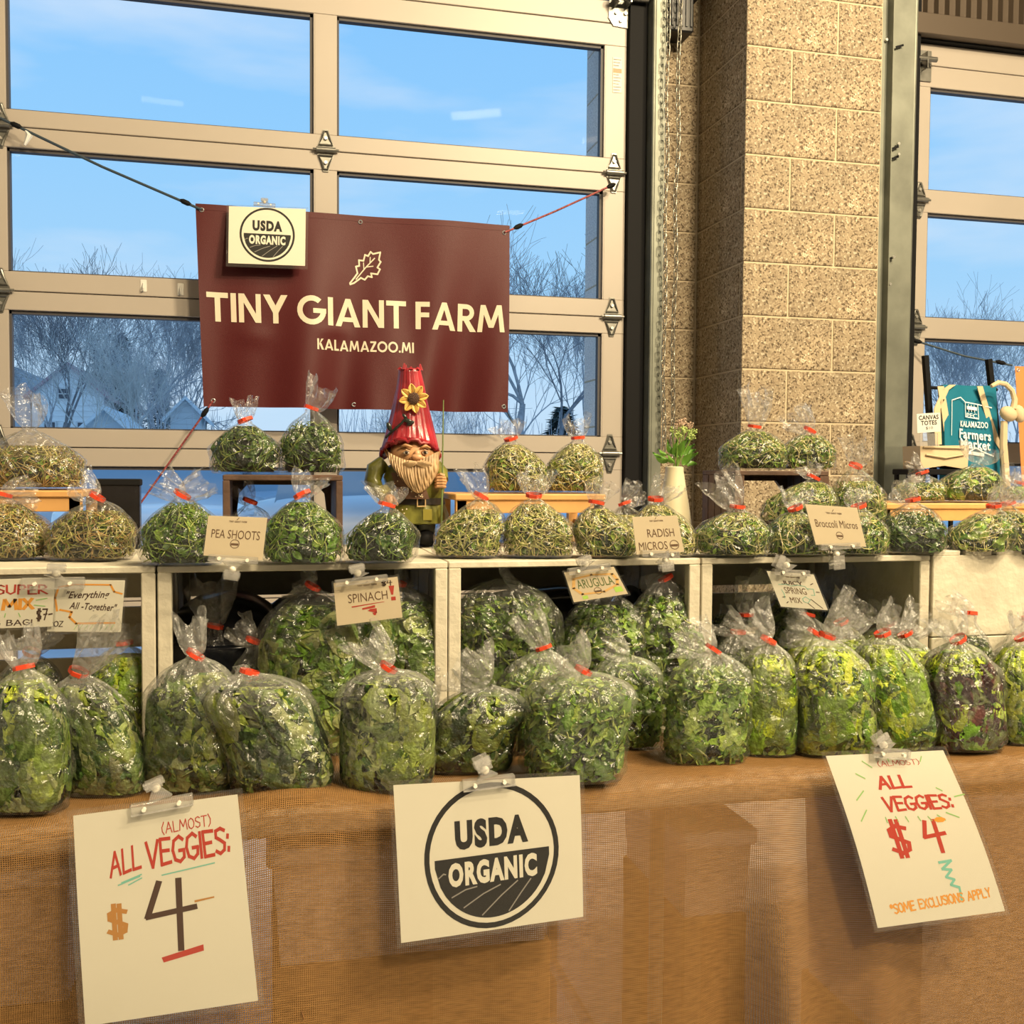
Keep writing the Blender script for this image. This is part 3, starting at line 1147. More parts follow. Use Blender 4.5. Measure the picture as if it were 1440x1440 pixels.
def mth(op, a, bv=None, cv=None):
    n_ = t.nodes.new('ShaderNodeMath')
    n_.operation = op
    for i, q in enumerate((a, bv, cv)):
        if q is None:
            continue
        if isinstance(q, (int, float)):
            n_.inputs[i].default_value = q
        else:
            t.links.new(q, n_.inputs[i])
    return n_.outputs[0]


PT = 2 * math.pi / .0028
su = mth('ABSOLUTE', mth('SINE', mth('MULTIPLY', sx_.outputs[0], PT / 2)))
sv = mth('ABSOLUTE', mth('SINE', mth('MULTIPLY', sx_.outputs[1], PT / 2)))
big = t.nodes.new('ShaderNodeTexNoise')
big.inputs['Scale'].default_value = 260
mpn = t.nodes.new('ShaderNodeMapping')
mpn.inputs['Scale'].default_value = (.18, 1, 1)
t.links.new(uv.outputs[0], mpn.inputs[0])
t.links.new(mpn.outputs[0], big.inputs[0])
lim = mth('MULTIPLY_ADD', big.outputs[0], .26, .60)
hu = mth('LESS_THAN', su, lim)
hv = mth('LESS_THAN', sv, lim)
hole = mth('MULTIPLY', hu, hv)
hgt = mth('MAXIMUM', su, sv)
rr = t.nodes.new('ShaderNodeValToRGB')
rr.color_ramp.elements[0].color = (.095, .048, .015, 1)
rr.color_ramp.elements[1].color = (.36, .19, .064, 1)
t.links.new(mth('MULTIPLY', big.outputs[0], mth('ADD', hgt, .15)), rr.inputs[0])
t.links.new(rr.outputs[0], b.inputs['Base Color'])
b.inputs['Roughness'].default_value = .85
b.inputs['Specular IOR Level'].default_value = .2
bp = t.nodes.new('ShaderNodeBump')
bp.inputs['Strength'].default_value = .7
bp.inputs['Distance'].default_value = .001
t.links.new(hgt, bp.inputs['Height'])
t.links.new(bp.outputs[0], b.inputs['Normal'])
trn = t.nodes.new('ShaderNodeBsdfTransparent')
msx = t.nodes.new('ShaderNodeMixShader')
t.links.new(mth('MULTIPLY', hole, .9), msx.inputs[0])
t.links.new(b.outputs[0], msx.inputs[1])
t.links.new(trn.outputs[0], msx.inputs[2])
t.links.new(msx.outputs[0], t.nodes['Material Output'].inputs[0])
M_bur = bur


def cloth_pt(x, s):
    """s: arc length from the back edge over the table and down"""
    flat = YBK - YF - .03
    hump = .010 * math.exp(-((x + .60) / .07) ** 2) + .012 * math.exp(-((x - .02) / .08) ** 2) + .003 * math.sin(x * 21) + .003 * math.sin(x * 9 + 1)
    if s < flat:
        k = max(0, (s - flat + .15) / .15)
        return Vector((x, YBK - s, ZTAB + .004 + hump * k))
    q = s - flat
    R_ = .034
    arc = R_ * math.pi / 2
    if q < arc:
        a = q / R_
        return Vector((x, YF + .03 - math.sin(a) * R_, ZTAB + .004 + hump - R_ + R_ * math.cos(a)))
    d = q - arc
    g = min(1, d / .35)
    fold = .5 * math.sin(x * 7.3 + .6) + .35 * math.sin(x * 13.1 + 2) + .2 * math.sin(x * 23 + d * 2)
    fold += 2.6 * math.exp(-((x - .765 - d * .03) / .035) ** 2) - 1.6 * math.exp(-((x - .69 - d * .03) / .05) ** 2) + 1.2 * math.exp(-((x - .93) / .035) ** 2) + .9 * math.exp(-((x - .40 + d * .12) / .05) ** 2)
    fold += 1.2 * math.exp(-((x + .40) / .03) ** 2) * min(1, d / .2)
    return Vector((x, YF - .004 - .016 * g * (fold + 1.1), ZTAB + .004 + hump * (1 - g) - R_ - d))


nx, S = 300, np.concatenate([np.linspace(0, .8, 9)[:-1], np.linspace(.8, 1.0, 26)[:-1], np.linspace(1.0, 1.60, 34)])
vv, uvs = [], []
for x in np.linspace(TX0 - .03, TX1 + .03, nx):
    for s in S:
        vv.append(cloth_pt(x, s))
        uvs.append((x, s))
ns = len(S)
ff = [(i * ns + j, (i + 1) * ns + j, (i + 1) * ns + j + 1, i * ns + j + 1) for i in range(nx - 1) for j in range(ns - 1)]
me = fast_mesh('burlap_tablecloth', vv, ff, smooth=True)
ul = me.uv_layers.new(name='UVMap')
idx = np.zeros(len(me.loops), np.int32)
me.loops.foreach_get('vertex_index', idx)
ul.data.foreach_set('uv', np.array(uvs, np.float32)[idx].ravel())
cl = link('burlap_tablecloth', me, M_bur, label='brown loosely woven burlap cloth draped over the market table', cat='tablecloth')
st_ = MB()
ps_ = [cloth_pt(.045 + .004 * math.sin(k), 1.16 + k * .011) + Vector((0, -.0015, 0)) for k in range(40)]
for a, c in zip(ps_[::2], ps_[1::2]):
    st_.tube([a, c], .0007, 4)
st_.build('stitching', mat('brown_thread', (.16, .07, .02), .9), cl)

# ------------------------------------------------------------------ crates
ZC = ZTAB + .008
ZCT = 1.068
YC0 = 1.677
YC1 = 2.10
M_crate = mat('white_washed_wood', (.62, .57, .45), .7, noise=.10, nscale=14, bump=.25, bscale=50)
M_dcrate = mat('dark_stained_wood', (.085, .045, .028), .6, noise=.35, nscale=18, bump=.2)
M_pine = mat('orange_pine', (.62, .34, .12), .5, noise=.18, nscale=12)


def crate(x0, x1, label, post=.021, z0=ZC, z1=ZCT, y0=YC0, y1=YC1, m=None, th=.011, name='wooden_crate', back=(0, 1), grp='white crates on the table', side_slats=True, topn=4, open_front=True):
    m = m or M_crate
    r = empty(name, ((x0 + x1) / 2, y0, z0), label=label, cat='crate', group=grp)
    w, d, h = x1 - x0, y1 - y0, z1 - z0
    g = .006
    bw = (d - g * (topn - 1)) / topn
    for k in range(topn):
        ya = k * (bw + g)
        MB().box((-w / 2, ya, h - th), (w / 2, ya + bw, h), bevel=.0015).build('top_slat', m, r)
        MB().box((-w / 2, ya, 0), (w / 2, ya + bw, th), bevel=.0015).build('bottom_slat', m, r)
    for s in (-1, 1):
        for yy in (0, d - post):
            a = s * (w / 2) - (post if s > 0 else 0)
            MB().box((a, yy, th), (a + post, yy + post, h - th), bevel=.0015).build('corner_post', m, r)
        n_ = 3 if side_slats else 1
        yy0, yy1 = post + .004, d - post - .004
        sw = (yy1 - yy0 - .012 * (n_ - 1)) / n_
        for k in range(n_):
            a = s * (w / 2) - (.009 if s > 0 else 0)
            MB().box((a, yy0 + k * (sw + .012), th), (a + .009, yy0 + k * (sw + .012) + sw, h - th)).build('side_slat', m, r)
    nb = 3
    bh = (h - 2 * th) / nb - .018
    for k in range(nb):
        zz = th + .009 + k * (bh + .018)
        MB().box((-w / 2 + .004, d - .010, zz), (w / 2 - .004, d, zz + bh)).build('back_slat', m, r)
    return r


def cX(x):
    return onY(x, 797, YC0).x


crate(cX(218) - .457, cX(218), 'white slatted crate behind the super mix cards')
crate(cX(221), cX(629.5), 'white slatted crate holding spinach bags and black plastic')
crate(cX(631), cX(985), 'white slatted crate holding the arugula bags')
crate(cX(987), cX(1308), 'white slatted crate behind the spring mix card', side_slats=False)
# crate standing with its closed side to the front
c4 = empty('wooden_crate', (cX(1310), YC0 - .005, ZC), label='white crate turned so its worn closed side faces the aisle', cat='crate', group='white crates on the table')
w4 = .60
for k in range(2):
    MB().box((0, 0, k * (ZCT - ZC) / 2 + .001), (w4, .014, (k + 1) * (ZCT - ZC) / 2 - .001), bevel=.0015).build('side_board', M_crate, c4)
for k in range(9):
    MB().box((k * .068 + .002, 0, ZCT - ZC - .002), (k * .068 + .058, .4, ZCT - ZC + .008), bevel=.0015).build('top_slat', M_crate, c4)
for xx in (0, w4 - .014):
    MB().box((xx, .014, 0), (xx + .014, .4, ZCT - ZC - .002)).build('end_board', M_crate, c4)


# risers on top of the crates
def riser(xa, xb, ytop, yfrontbot, Y, label, m=None, depth=.2, shelf=True):
    m = m or M_pine
    a, c = onY(xa, ytop, Y), onY(xb, ytop, Y)
    z = (a.z + c.z) / 2
    zb = onY(xa, yfrontbot, Y).z
    r = empty('wooden_riser', ((a.x + c.x) / 2, Y, ZCT), label=label, cat='riser', group='pine risers on the crates')
    w = c.x - a.x
    h = z - ZCT
    MB().box((-w / 2, 0, h - .012), (w / 2, depth, h), bevel=.002).build('top_board', m, r)
    MB().box((-w / 2 + .004, .004, zb - ZCT), (w / 2 - .004, .018, h - .012), bevel=.001).build('apron', m, r)
    for s in (-1, 1):
        for yy in (.004, depth - .022):
            a_ = s * (w / 2 - .013)
            MB().box((a_ - .01, yy, 0), (a_ + .01, yy + .018, h - .012)).build('leg', m, r)
        MB().box((s * (w / 2 - .008) - .004, .02, .03), (s * (w / 2 - .008) + .004, depth - .02, .05)).build('stretcher', m, r)
    return z


ZR1 = riser(-70, 116, 690, 720, 1.93, 'orange pine riser under the biggest pale microgreens bag')
ZR2 = riser(640, 852, 695, 722, 1.93, 'orange pine riser beside the gnome under two pale bags')
ZR3 = riser(1240, 1460, 708, 733, 1.90, 'orange pine riser partly hidden behind broccoli micro bags')


def dark_crate(xa, xb, ytop, Y, depth, label, slat_side=False, t_=.012):
    a, c = onY(xa, ytop, Y), onY(xb, ytop, Y)
    z = (a.z + c.z) / 2
    h = z - ZCT
    w = c.x - a.x
    r = empty('dark_crate', ((a.x + c.x) / 2, Y, ZCT), label=label, cat='crate', group='small dark crates on top')
    MB().box((-w / 2, 0, h - .010), (w / 2, depth, h), bevel=.0015).build('top_board', M_dcrate, r)
    MB().box((-w / 2, 0, 0), (w / 2, depth, .008)).build('bottom_board', M_dcrate, r)
    for s in (-1, 1):
        if slat_side and s < 0 or slat_side:
            for k in range(5):
                MB().box((s * w / 2 - (0 if s < 0 else .010), k * depth / 5 + .002, .008), (s * w / 2 + (.010 if s < 0 else 0), (k + 1) * depth / 5 - .002, h - .01)).build('side_slat', M_dcrate, r)
            MB().box((s * (w / 2) - (.02 if s > 0 else 0), 0, .008), (s * w / 2 + (.02 if s < 0 else 0), .012, h - .01)).build('corner_post', M_dcrate, r)
        else:
            MB().box((s * w / 2 - (t_ if s > 0 else 0), 0, .008), (s * w / 2 + (t_ if s < 0 else 0), depth, h - .01), bevel=.001).build('side_board', M_dcrate, r)
    # back board with an oval hand hole: two rails and end pieces
    hb = h * .55
    MB().box((-w / 2 + t_, depth - .01, .008), (w / 2 - t_, depth, h * .30)).build('back_board', M_dcrate, r)
    MB().box((-w / 2 + t_, depth - .01, h * .86), (w / 2 - t_, depth, h - .01)).build('back_board', M_dcrate, r)
    for s in (-1, 1):
        g = MB()
        g.prism([(s * (w / 2 - t_), h * .28), (s * (w / 2 - t_), h * .88), (s * (w / 2 - t_ - .030), h * .88), (s * (w / 2 - t_ - .012), h * .74), (s * (w / 2 - t_ - .008), h * .5), (s * (w / 2 - t_ - .014), h * .28)],
                lambda u, v: Vector((u, depth - .01, v)), lambda u, v: Vector((u, depth, v)))
        g.build('handle_board', M_dcrate, r)
    return z


ZR4 = dark_crate(313, 482, 668, 1.88, .17, 'small dark brown crate with hand hole between pea shoot bags and window')
ZR5 = dark_crate(1034, 1166, 662, 1.90, .16, 'small dark brown slatted crate under two broccoli micro bags', True)

# black board behind the pale bags
a, c = onY(136, 674, 2.03), onY(197, 790, 2.03)
bbx = empty('black_box', ((a.x + c.x) / 2, 2.03, ZCT), label='tall thin black box standing behind the pale microgreens bags', cat='box')
MB().box(((a.x - c.x) / 2, 0, 0), ((c.x - a.x) / 2, .03, a.z - ZCT), bevel=.003).build('panel', mat('black_gloss_board', (.012, .011, .012), .25, noise=.3), bbx)
MB().box(((a.x - c.x) / 2 - .002, -.002, a.z - ZCT - .012), ((c.x - a.x) / 2 + .002, .032, a.z - ZCT + .001), bevel=.002).build('rim', M_blk, bbx)


# black plastic sheeting inside the crates
def black_bag(xa, xb, ytop, ybot, Y, label, seed):
    rng = np.random.default_rng(seed)
    a, c = onY(xa, ytop, Y), onY(xb, ybot, Y)
    w, h = c.x - a.x, a.z - ZC - .012
    nu, nv = 64, 40
    U, V = np.meshgrid(np.linspace(0, 2 * np.pi, nu, endpoint=False), np.linspace(0, 1, nv))
    prof = np.sin(np.clip(V, .02, 1) * np.pi * .5 + .0) ** .5
    prof = (1 - V ** 4) ** .5
    xx = np.sign(np.cos(U)) * np.abs(np.cos(U)) ** .7 * w / 2 * prof
    yy = np.sin(U) * .12 * prof
    zz = V * h
    for k in range(7):
        d = rng.normal(0, 1, 3)
        d /= np.linalg.norm(d)
        q = (xx * d[0] + yy * d[1] + zz * d[2]) * rng.uniform(10, 34) + rng.uniform(0, 6)
        tr_ = np.abs(((q / np.pi) % 2) - 1) * .010
        xx = xx + tr_ * np.cos(U) * prof
        yy = yy + tr_ * np.sin(U) * prof
        zz = zz - tr_ * (V > .6) * .8
    v = np.stack([xx, yy, zz], -1).reshape(-1, 3)
    i, j = np.meshgrid(np.arange(nu), np.arange(nv - 1))
    f = np.stack([j * nu + i, j * nu + (i + 1) % nu, (j + 1) * nu + (i + 1) % nu, (j + 1) * nu + i], -1).reshape(-1, 4)
    o = link('black_plastic_sack', fast_mesh('sack', v, f, smooth=True), mat('black_film', (.008, .009, .014), .18), label=label, cat='bag')
    o.location = ((a.x + c.x) / 2, Y, ZC + .012)


black_bag(246, 392, 808, 930, 1.93, 'crumpled shiny black plastic sack behind the spinach, by the crate post', 1)
black_bag(372, 480, 812, 930, 1.97, 'crumpled shiny black plastic sack directly above the spinach bags', 2)
black_bag(655, 860, 798, 900, 1.97, 'black plastic sack in the shade of the arugula crate', 3)
black_bag(868, 972, 800, 900, 1.97, 'second black plastic sack behind the arugula card', 4)

# ------------------------------------------------------------------ plastic film
def film_mat(name, haze, tint=(1, 1, 1)):
    m = bpy.data.materials.new(name)
    m.use_nodes = True
    t = m.node_tree
    t.nodes.clear()
    N, L = t.nodes.new, t.links.new
    out = N('ShaderNodeOutputMaterial')
    tc = N('ShaderNodeTexCoord')
    wv = N('ShaderNodeTexNoise')
    wv.inputs['Scale'].default_value = 28
    L(tc.outputs['Object'], wv.inputs[0])
    ad = N('ShaderNodeVectorMath')
    ad.operation = 'MULTIPLY_ADD'
    ad.inputs[1].default_value = (.02, .02, .02)
    L(wv.outputs['Color'], ad.inputs[0])
    L(tc.outputs['Object'], ad.inputs[2])
    vo = N('ShaderNodeTexVoronoi')
    vo.feature = 'DISTANCE_TO_EDGE'
    vo.inputs['Scale'].default_value = 34
    L(ad.outputs[0], vo.inputs[0])
    nz = N('ShaderNodeTexNoise')
    nz.inputs['Scale'].default_value = 75
    nz.inputs['Detail'].default_value = 3
    L(tc.outputs['Object'], nz.inputs[0])
    sm = N('ShaderNodeMath')
    sm.operation = 'MULTIPLY_ADD'
    sm.inputs[1].default_value = .55
    L(nz.outputs[0], sm.inputs[0])
    pw = N('ShaderNodeMath')
    pw.operation = 'SMOOTH_MIN'
    pw.inputs[1].default_value = .22
    pw.inputs[2].default_value = .15
    L(vo.outputs['Distance'], pw.inputs[0])
    L(pw.outputs[0], sm.inputs[2])
    bp = N('ShaderNodeBump')
    bp.inputs['Strength'].default_value = .9
    bp.inputs['Distance'].default_value = .016
    L(sm.outputs[0], bp.inputs['Height'])
    lw = N('ShaderNodeLayerWeight')
    lw.inputs[0].default_value = .22
    L(bp.outputs[0], lw.inputs['Normal'])
    gl = N('ShaderNodeBsdfGlossy')
    gl.inputs['Roughness'].default_value = .19
    gl.inputs[0].default_value = (1, 1, 1, 1)
    L(bp.outputs[0], gl.inputs['Normal'])
    tr = N('ShaderNodeBsdfTransparent')
    tr.inputs[0].default_value = (*[.975 * q for q in tint], 1)
    df = N('ShaderNodeBsdfDiffuse')
    df.inputs[0].default_value = (1, 1, .98, 1)
    L(bp.outputs[0], df.inputs['Normal'])
    tl = N('ShaderNodeBsdfTranslucent')
    tl.inputs[0].default_value = (1, 1, 1, 1)
    m1 = N('ShaderNodeMixShader')
    m1.inputs[0].default_value = .5
    L(df.outputs[0], m1.inputs[1])
    L(tl.outputs[0], m1.inputs[2])
    at = N('ShaderNodeAttribute')
    at.attribute_name = 'haze'
    hz = N('ShaderNodeMath')
    hz.operation = 'MULTIPLY_ADD'
    hz.inputs[1].default_value = 1.0
    hz.inputs[2].default_value = haze
    L(at.outputs['Fac'], hz.inputs[0])
    m2 = N('ShaderNodeMixShader')
    L(hz.outputs[0], m2.inputs[0])
    L(tr.outputs[0], m2.inputs[1])
    L(m1.outputs[0], m2.inputs[2])
    fr = N('ShaderNodeMath')
    fr.operation = 'MULTIPLY_ADD'
    fr.inputs[1].default_value = .32
    fr.inputs[2].default_value = .06
    L(lw.outputs['Fresnel'], fr.inputs[0])
    m3 = N('ShaderNodeMixShader')
    g2 = N('ShaderNodeBsdfGlossy')
    g2.inputs['Roughness'].default_value = .28
    L(bp.outputs[0], g2.inputs['Normal'])
    gm = N('ShaderNodeMixShader')
    gm.inputs[0].default_value = 0
    L(gl.outputs[0], gm.inputs[1])
    L(g2.outputs[0], gm.inputs[2])
    L(fr.outputs[0], m3.inputs[0])
    L(m2.outputs[0], m3.inputs[1])
    L(gm.outputs[0], m3.inputs[2])
    L(m3.outputs[0], out.inputs[0])
    return m


M_film = film_mat('clear_bag_film', .015)
M_tape = mat('red_orange_tape', (.75, .07, .025), .4)
M_leaf = mat('leaf', (.1, .3, .03), .38, attr=True, trans=.26, spec=.5, noise=.38, nscale=85, bump=.5, bscale=160)

# ------------------------------------------------------------------ leaf and stem templates
def leaf_tpl(nl, nw, width, kind, seed):
    """leaf along +x from 0..1, normal +z; columns nw"""
    rng = np.random.default_rng(seed)
    V, MID = [], []
    fl = .16 * rng.normal(0, 1, 4)
    curl = rng.uniform(-.5, .9)
    for i in range(nl + 1):
        t = i / nl
        if kind == 'oval':
            w = math.sin(math.pi * min(1, t * .96 + .02)) ** .75 * (1 - .25 * t)
        elif kind == 'lobed':
            w = (.35 + .65 * t) * (math.sin(math.pi * min(1, t * .93 + .03)) ** .6) * (1 if i % 2 else .5)
        elif kind == 'frill':
            w = math.sin(math.pi * min(1, t * .80 + .05)) ** .6 * (.45 + .75 * t)
        elif kind == 'heart':
            w = math.sin(math.pi * (t * .9 + .08)) ** .5
        for j in range(nw + 1):
            u = j / nw * 2 - 1
            y = u * w * width
            z = -.22 * abs(u) * -w * width * 2.0 * .5 + fl[0] * math.sin(t * 5 + u * 2 + fl[1] * 9) * .35
            if kind == 'frill':
                z += abs(u) ** 2 * .10 * math.sin(t * 24 + u * 4 + fl[2] * 9) * (.3 + t)
                y += abs(u) * .03 * math.sin(t * 19 + fl[3] * 9)
            x = t
            z += curl * (t - .5) ** 2 * .9
            V.append((x, y, z))
            MID.append(abs(u))
    F = [(i * (nw + 1) + j, (i + 1) * (nw + 1) + j, (i + 1) * (nw + 1) + j + 1, i * (nw + 1) + j + 1) for i in range(nl) for j in range(nw)]
    return np.array(V), np.array(F), np.array(MID)


def stem_tpl(nseg, curl, rad, seed, k=3):
    rng = np.random.default_rng(seed)
    p = np.zeros(3)
    a = 0
    pts = [p.copy()]
    b_ = rng.normal(0, .2)
    c_ = curl * rng.uniform(.5, 1.4)
    for i in range(nseg):
        a += c_ / nseg * (1 + .6 * math.sin(i + seed))
        p = p + np.array([math.cos(a), math.sin(a), b_ * math.sin(i * .9)]) / nseg
        pts.append(p.copy())
    pts = np.array(pts)
    V = []
    for i, q in enumerate(pts):
        d = pts[min(i + 1, nseg)] - pts[max(i - 1, 0)]
        d /= np.linalg.norm(d)
        s = np.cross(d, [0, 0, 1.])
        for j in range(k):
            t = 2 * math.pi * j / k
            V.append(q + (s * math.cos(t) + np.array([0, 0, 1.]) * math.sin(t)) * rad)
    F = [(i * k + j, i * k + (j + 1) % k, (i + 1) * k + (j + 1) % k, (i + 1) * k + j) for i in range(nseg) for j in range(k)]
    V = np.array(V)
    V -= V.mean(0) * [1, 1, 0]
    return V, np.array(F), np.zeros(len(V))


TPL = {}
for s in range(5):
    TPL['tiny', s] = leaf_tpl(2, 2, .36, 'heart', s)
    TPL['oval', s] = leaf_tpl(5, 4, .34, 'oval', 10 + s)
    TPL['lobed', s] = leaf_tpl(7, 2, .26, 'lobed', 20 + s)
    TPL['frill', s] = leaf_tpl(9, 6, .36, 'frill', 30 + s)
    TPL['stem', s] = stem_tpl(7, [1.0, 1.8, -1.4, 2.6, .5][s], .013, s)
    TPL['thick', s] = stem_tpl(6, [.4, .9, -.6, .2, -.9][s], .024, 50 + s)


# kinds: (template, count, (size range m), colours, flatness, zrange)
PEA = [(.07, .21, .02), (.14, .34, .03), (.24, .44, .05), (.10, .27, .02)]
PEAST = [(.25, .42, .08), (.42, .55, .18), (.16, .33, .05)]
PALE = [(.70, .72, .38), (.62, .68, .28), (.78, .75, .48), (.50, .60, .18)]
MIC = [(.18, .38, .05), (.28, .46, .08), (.12, .27, .03), (.38, .54, .12)]
STRAW = [(.52, .50, .24), (.62, .60, .30), (.44, .38, .17), (.50, .36, .15), (.38, .46, .12), (.56, .60, .22)]
SPN = [(.14, .30, .04), (.24, .42, .08), (.09, .22, .03), (.36, .50, .15), (.44, .54, .22)]
ARU = [(.13, .31, .03), (.22, .42, .05), (.36, .54, .11), (.07, .19, .02)]
KALE = [(.045, .11, .022), (.09, .17, .032), (.16, .26, .055), (.025, .06, .016), (.30, .42, .08), (.28, .35, .17)]
LETT = [(.42, .60, .05), (.54, .70, .09), (.30, .50, .035)]
PURP = [(.07, .025, .03), (.12, .05, .05), (.04, .018, .022), (.12, .16, .04)]
BIT = [(.30, .40, .10), (.45, .50, .20)]
KINDS = {
    'pea': dict(core=(.02, .05, .008), items=[('stem', 420, (.045, .085), PEAST, .5, 1.0), ('oval', 300, (.014, .026), PEA, .6, 1.0), ('thick', 60, (.03, .05), PEAST, .3, 1.0)]),
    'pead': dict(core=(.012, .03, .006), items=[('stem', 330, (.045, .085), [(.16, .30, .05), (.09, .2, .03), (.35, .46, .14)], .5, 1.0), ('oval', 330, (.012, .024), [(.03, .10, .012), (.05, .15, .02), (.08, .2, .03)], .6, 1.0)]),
    'radish': dict(core=(.05, .08, .015), items=[('stem', 640, (.05, .10), PALE, .55, 1.0), ('tiny', 700, (.009, .016), MIC, .5, 1.0)]),
    'broc': dict(core=(.03, .055, .01), items=[('stem', 620, (.045, .09), PALE + PEAST, .55, 1.0), ('tiny', 900, (.008, .014), MIC + PEA, .5, 1.0)]),
    'sun': dict(core=(.03, .055, .01), items=[('stem', 300, (.05, .09), PALE, .5, 1.0), ('oval', 260, (.018, .034), MIC + PEA, .6, 1.0)]),
    'straw': dict(core=(.05, .05, .015), items=[('stem', 760, (.05, .10), STRAW, .55, 1.0), ('tiny', 380, (.008, .014), MIC + PEA, .5, 1.0)]),
    'spin': dict(core=(.02, .045, .01), items=[('oval', 300, (.04, .075), SPN, .62, 1.0), ('thick', 70, (.05, .09), PEAST, .8, 1.0)]),
    'arug': dict(core=(.02, .045, .01), items=[('lobed', 480, (.03, .06), ARU, .55, 1.0), ('thick', 110, (.04, .09), [(.36, .50, .12), (.50, .60, .25)], .8, 1.0)]),
    'kale': dict(core=(.012, .025, .01), items=[('frill', 105, (.05, .09), KALE, .5, 1.0), ('lobed', 240, (.03, .06), KALE, .6, 1.0), ('thick', 40, (.05, .09), [(.28, .36, .12)], .9, 1.0)]),
    'kalet': dict(core=(.012, .025, .01), items=[('frill', 100, (.05, .09), KALE, .5, .85), ('lobed', 240, (.03, .06), KALE + BIT, .6, 1.0), ('frill', 12, (.07, .10), LETT, .9, (.8, 1.0))]),
    'spring': dict(core=(.02, .035, .01), items=[('frill', 60, (.06, .10), LETT, .65, (.72, 1.02)), ('frill', 90, (.05, .085), ARU + LETT[:1] + KALE, .68, .9), ('lobed', 260, (.03, .06), ARU + KALE, .6, .9), ('thick', 60, (.04, .08), [(.40, .50, .15)], .85, 1.0)]),
    'purple': dict(core=(.012, .012, .008), items=[('frill', 30, (.05, .085), LETT, .8, (.75, 1.0)), ('frill', 110, (.05, .085), PURP, .65, .85), ('frill', 36, (.05, .08), ARU, .9, 1.0), ('lobed', 120, (.03, .05), KALE + PURP, .85, 1.0), ('thick', 30, (.04, .07), BIT, .9, 1.0)]),
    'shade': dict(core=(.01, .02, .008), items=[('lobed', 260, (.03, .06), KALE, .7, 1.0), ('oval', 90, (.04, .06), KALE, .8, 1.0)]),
}


def sstep(x):
    x = np.clip(x, 0, 1)
    return x * x * (3 - 2 * x)


class Prof:
    def __init__(s, W, D, H, shape, lean, rn=.010):
        s.W, s.D, s.H, s.lean, s.rn = W, D, H, lean, rn
        s.v0 = {'tall': .62, 'mound': .38, 'box': .70, 'mid': .46}[shape]
        s.pw = {'tall': 1.7, 'mound': 1.3, 'box': 2.3, 'mid': 1.35}[shape]
        s.pq = {'tall': .72, 'mound': .85, 'box': .62, 'mid': .86}[shape]

    def w(s, v):
        v = np.asarray(v, float)
        lo = .93 + .07 * sstep(v / .12)
        k = np.clip((v - s.v0) / (1 - s.v0), 0, 1)
        sh = (1 - k ** s.pw) ** s.pq
        return np.maximum(lo * sh, s.rn / s.W * 2)

    def rx(s, v):
        return s.w(v) * s.W / 2

    def ry(s, v):
        v = np.asarray(v, float)
        return np.maximum(s.w(v) * (.86 + .14 * sstep(v / .2)) * s.D / 2, s.rn)

    def cx(s, v):
        return s.lean * sstep((np.asarray(v, float) - .15) / .85)


NEXP = 2.9


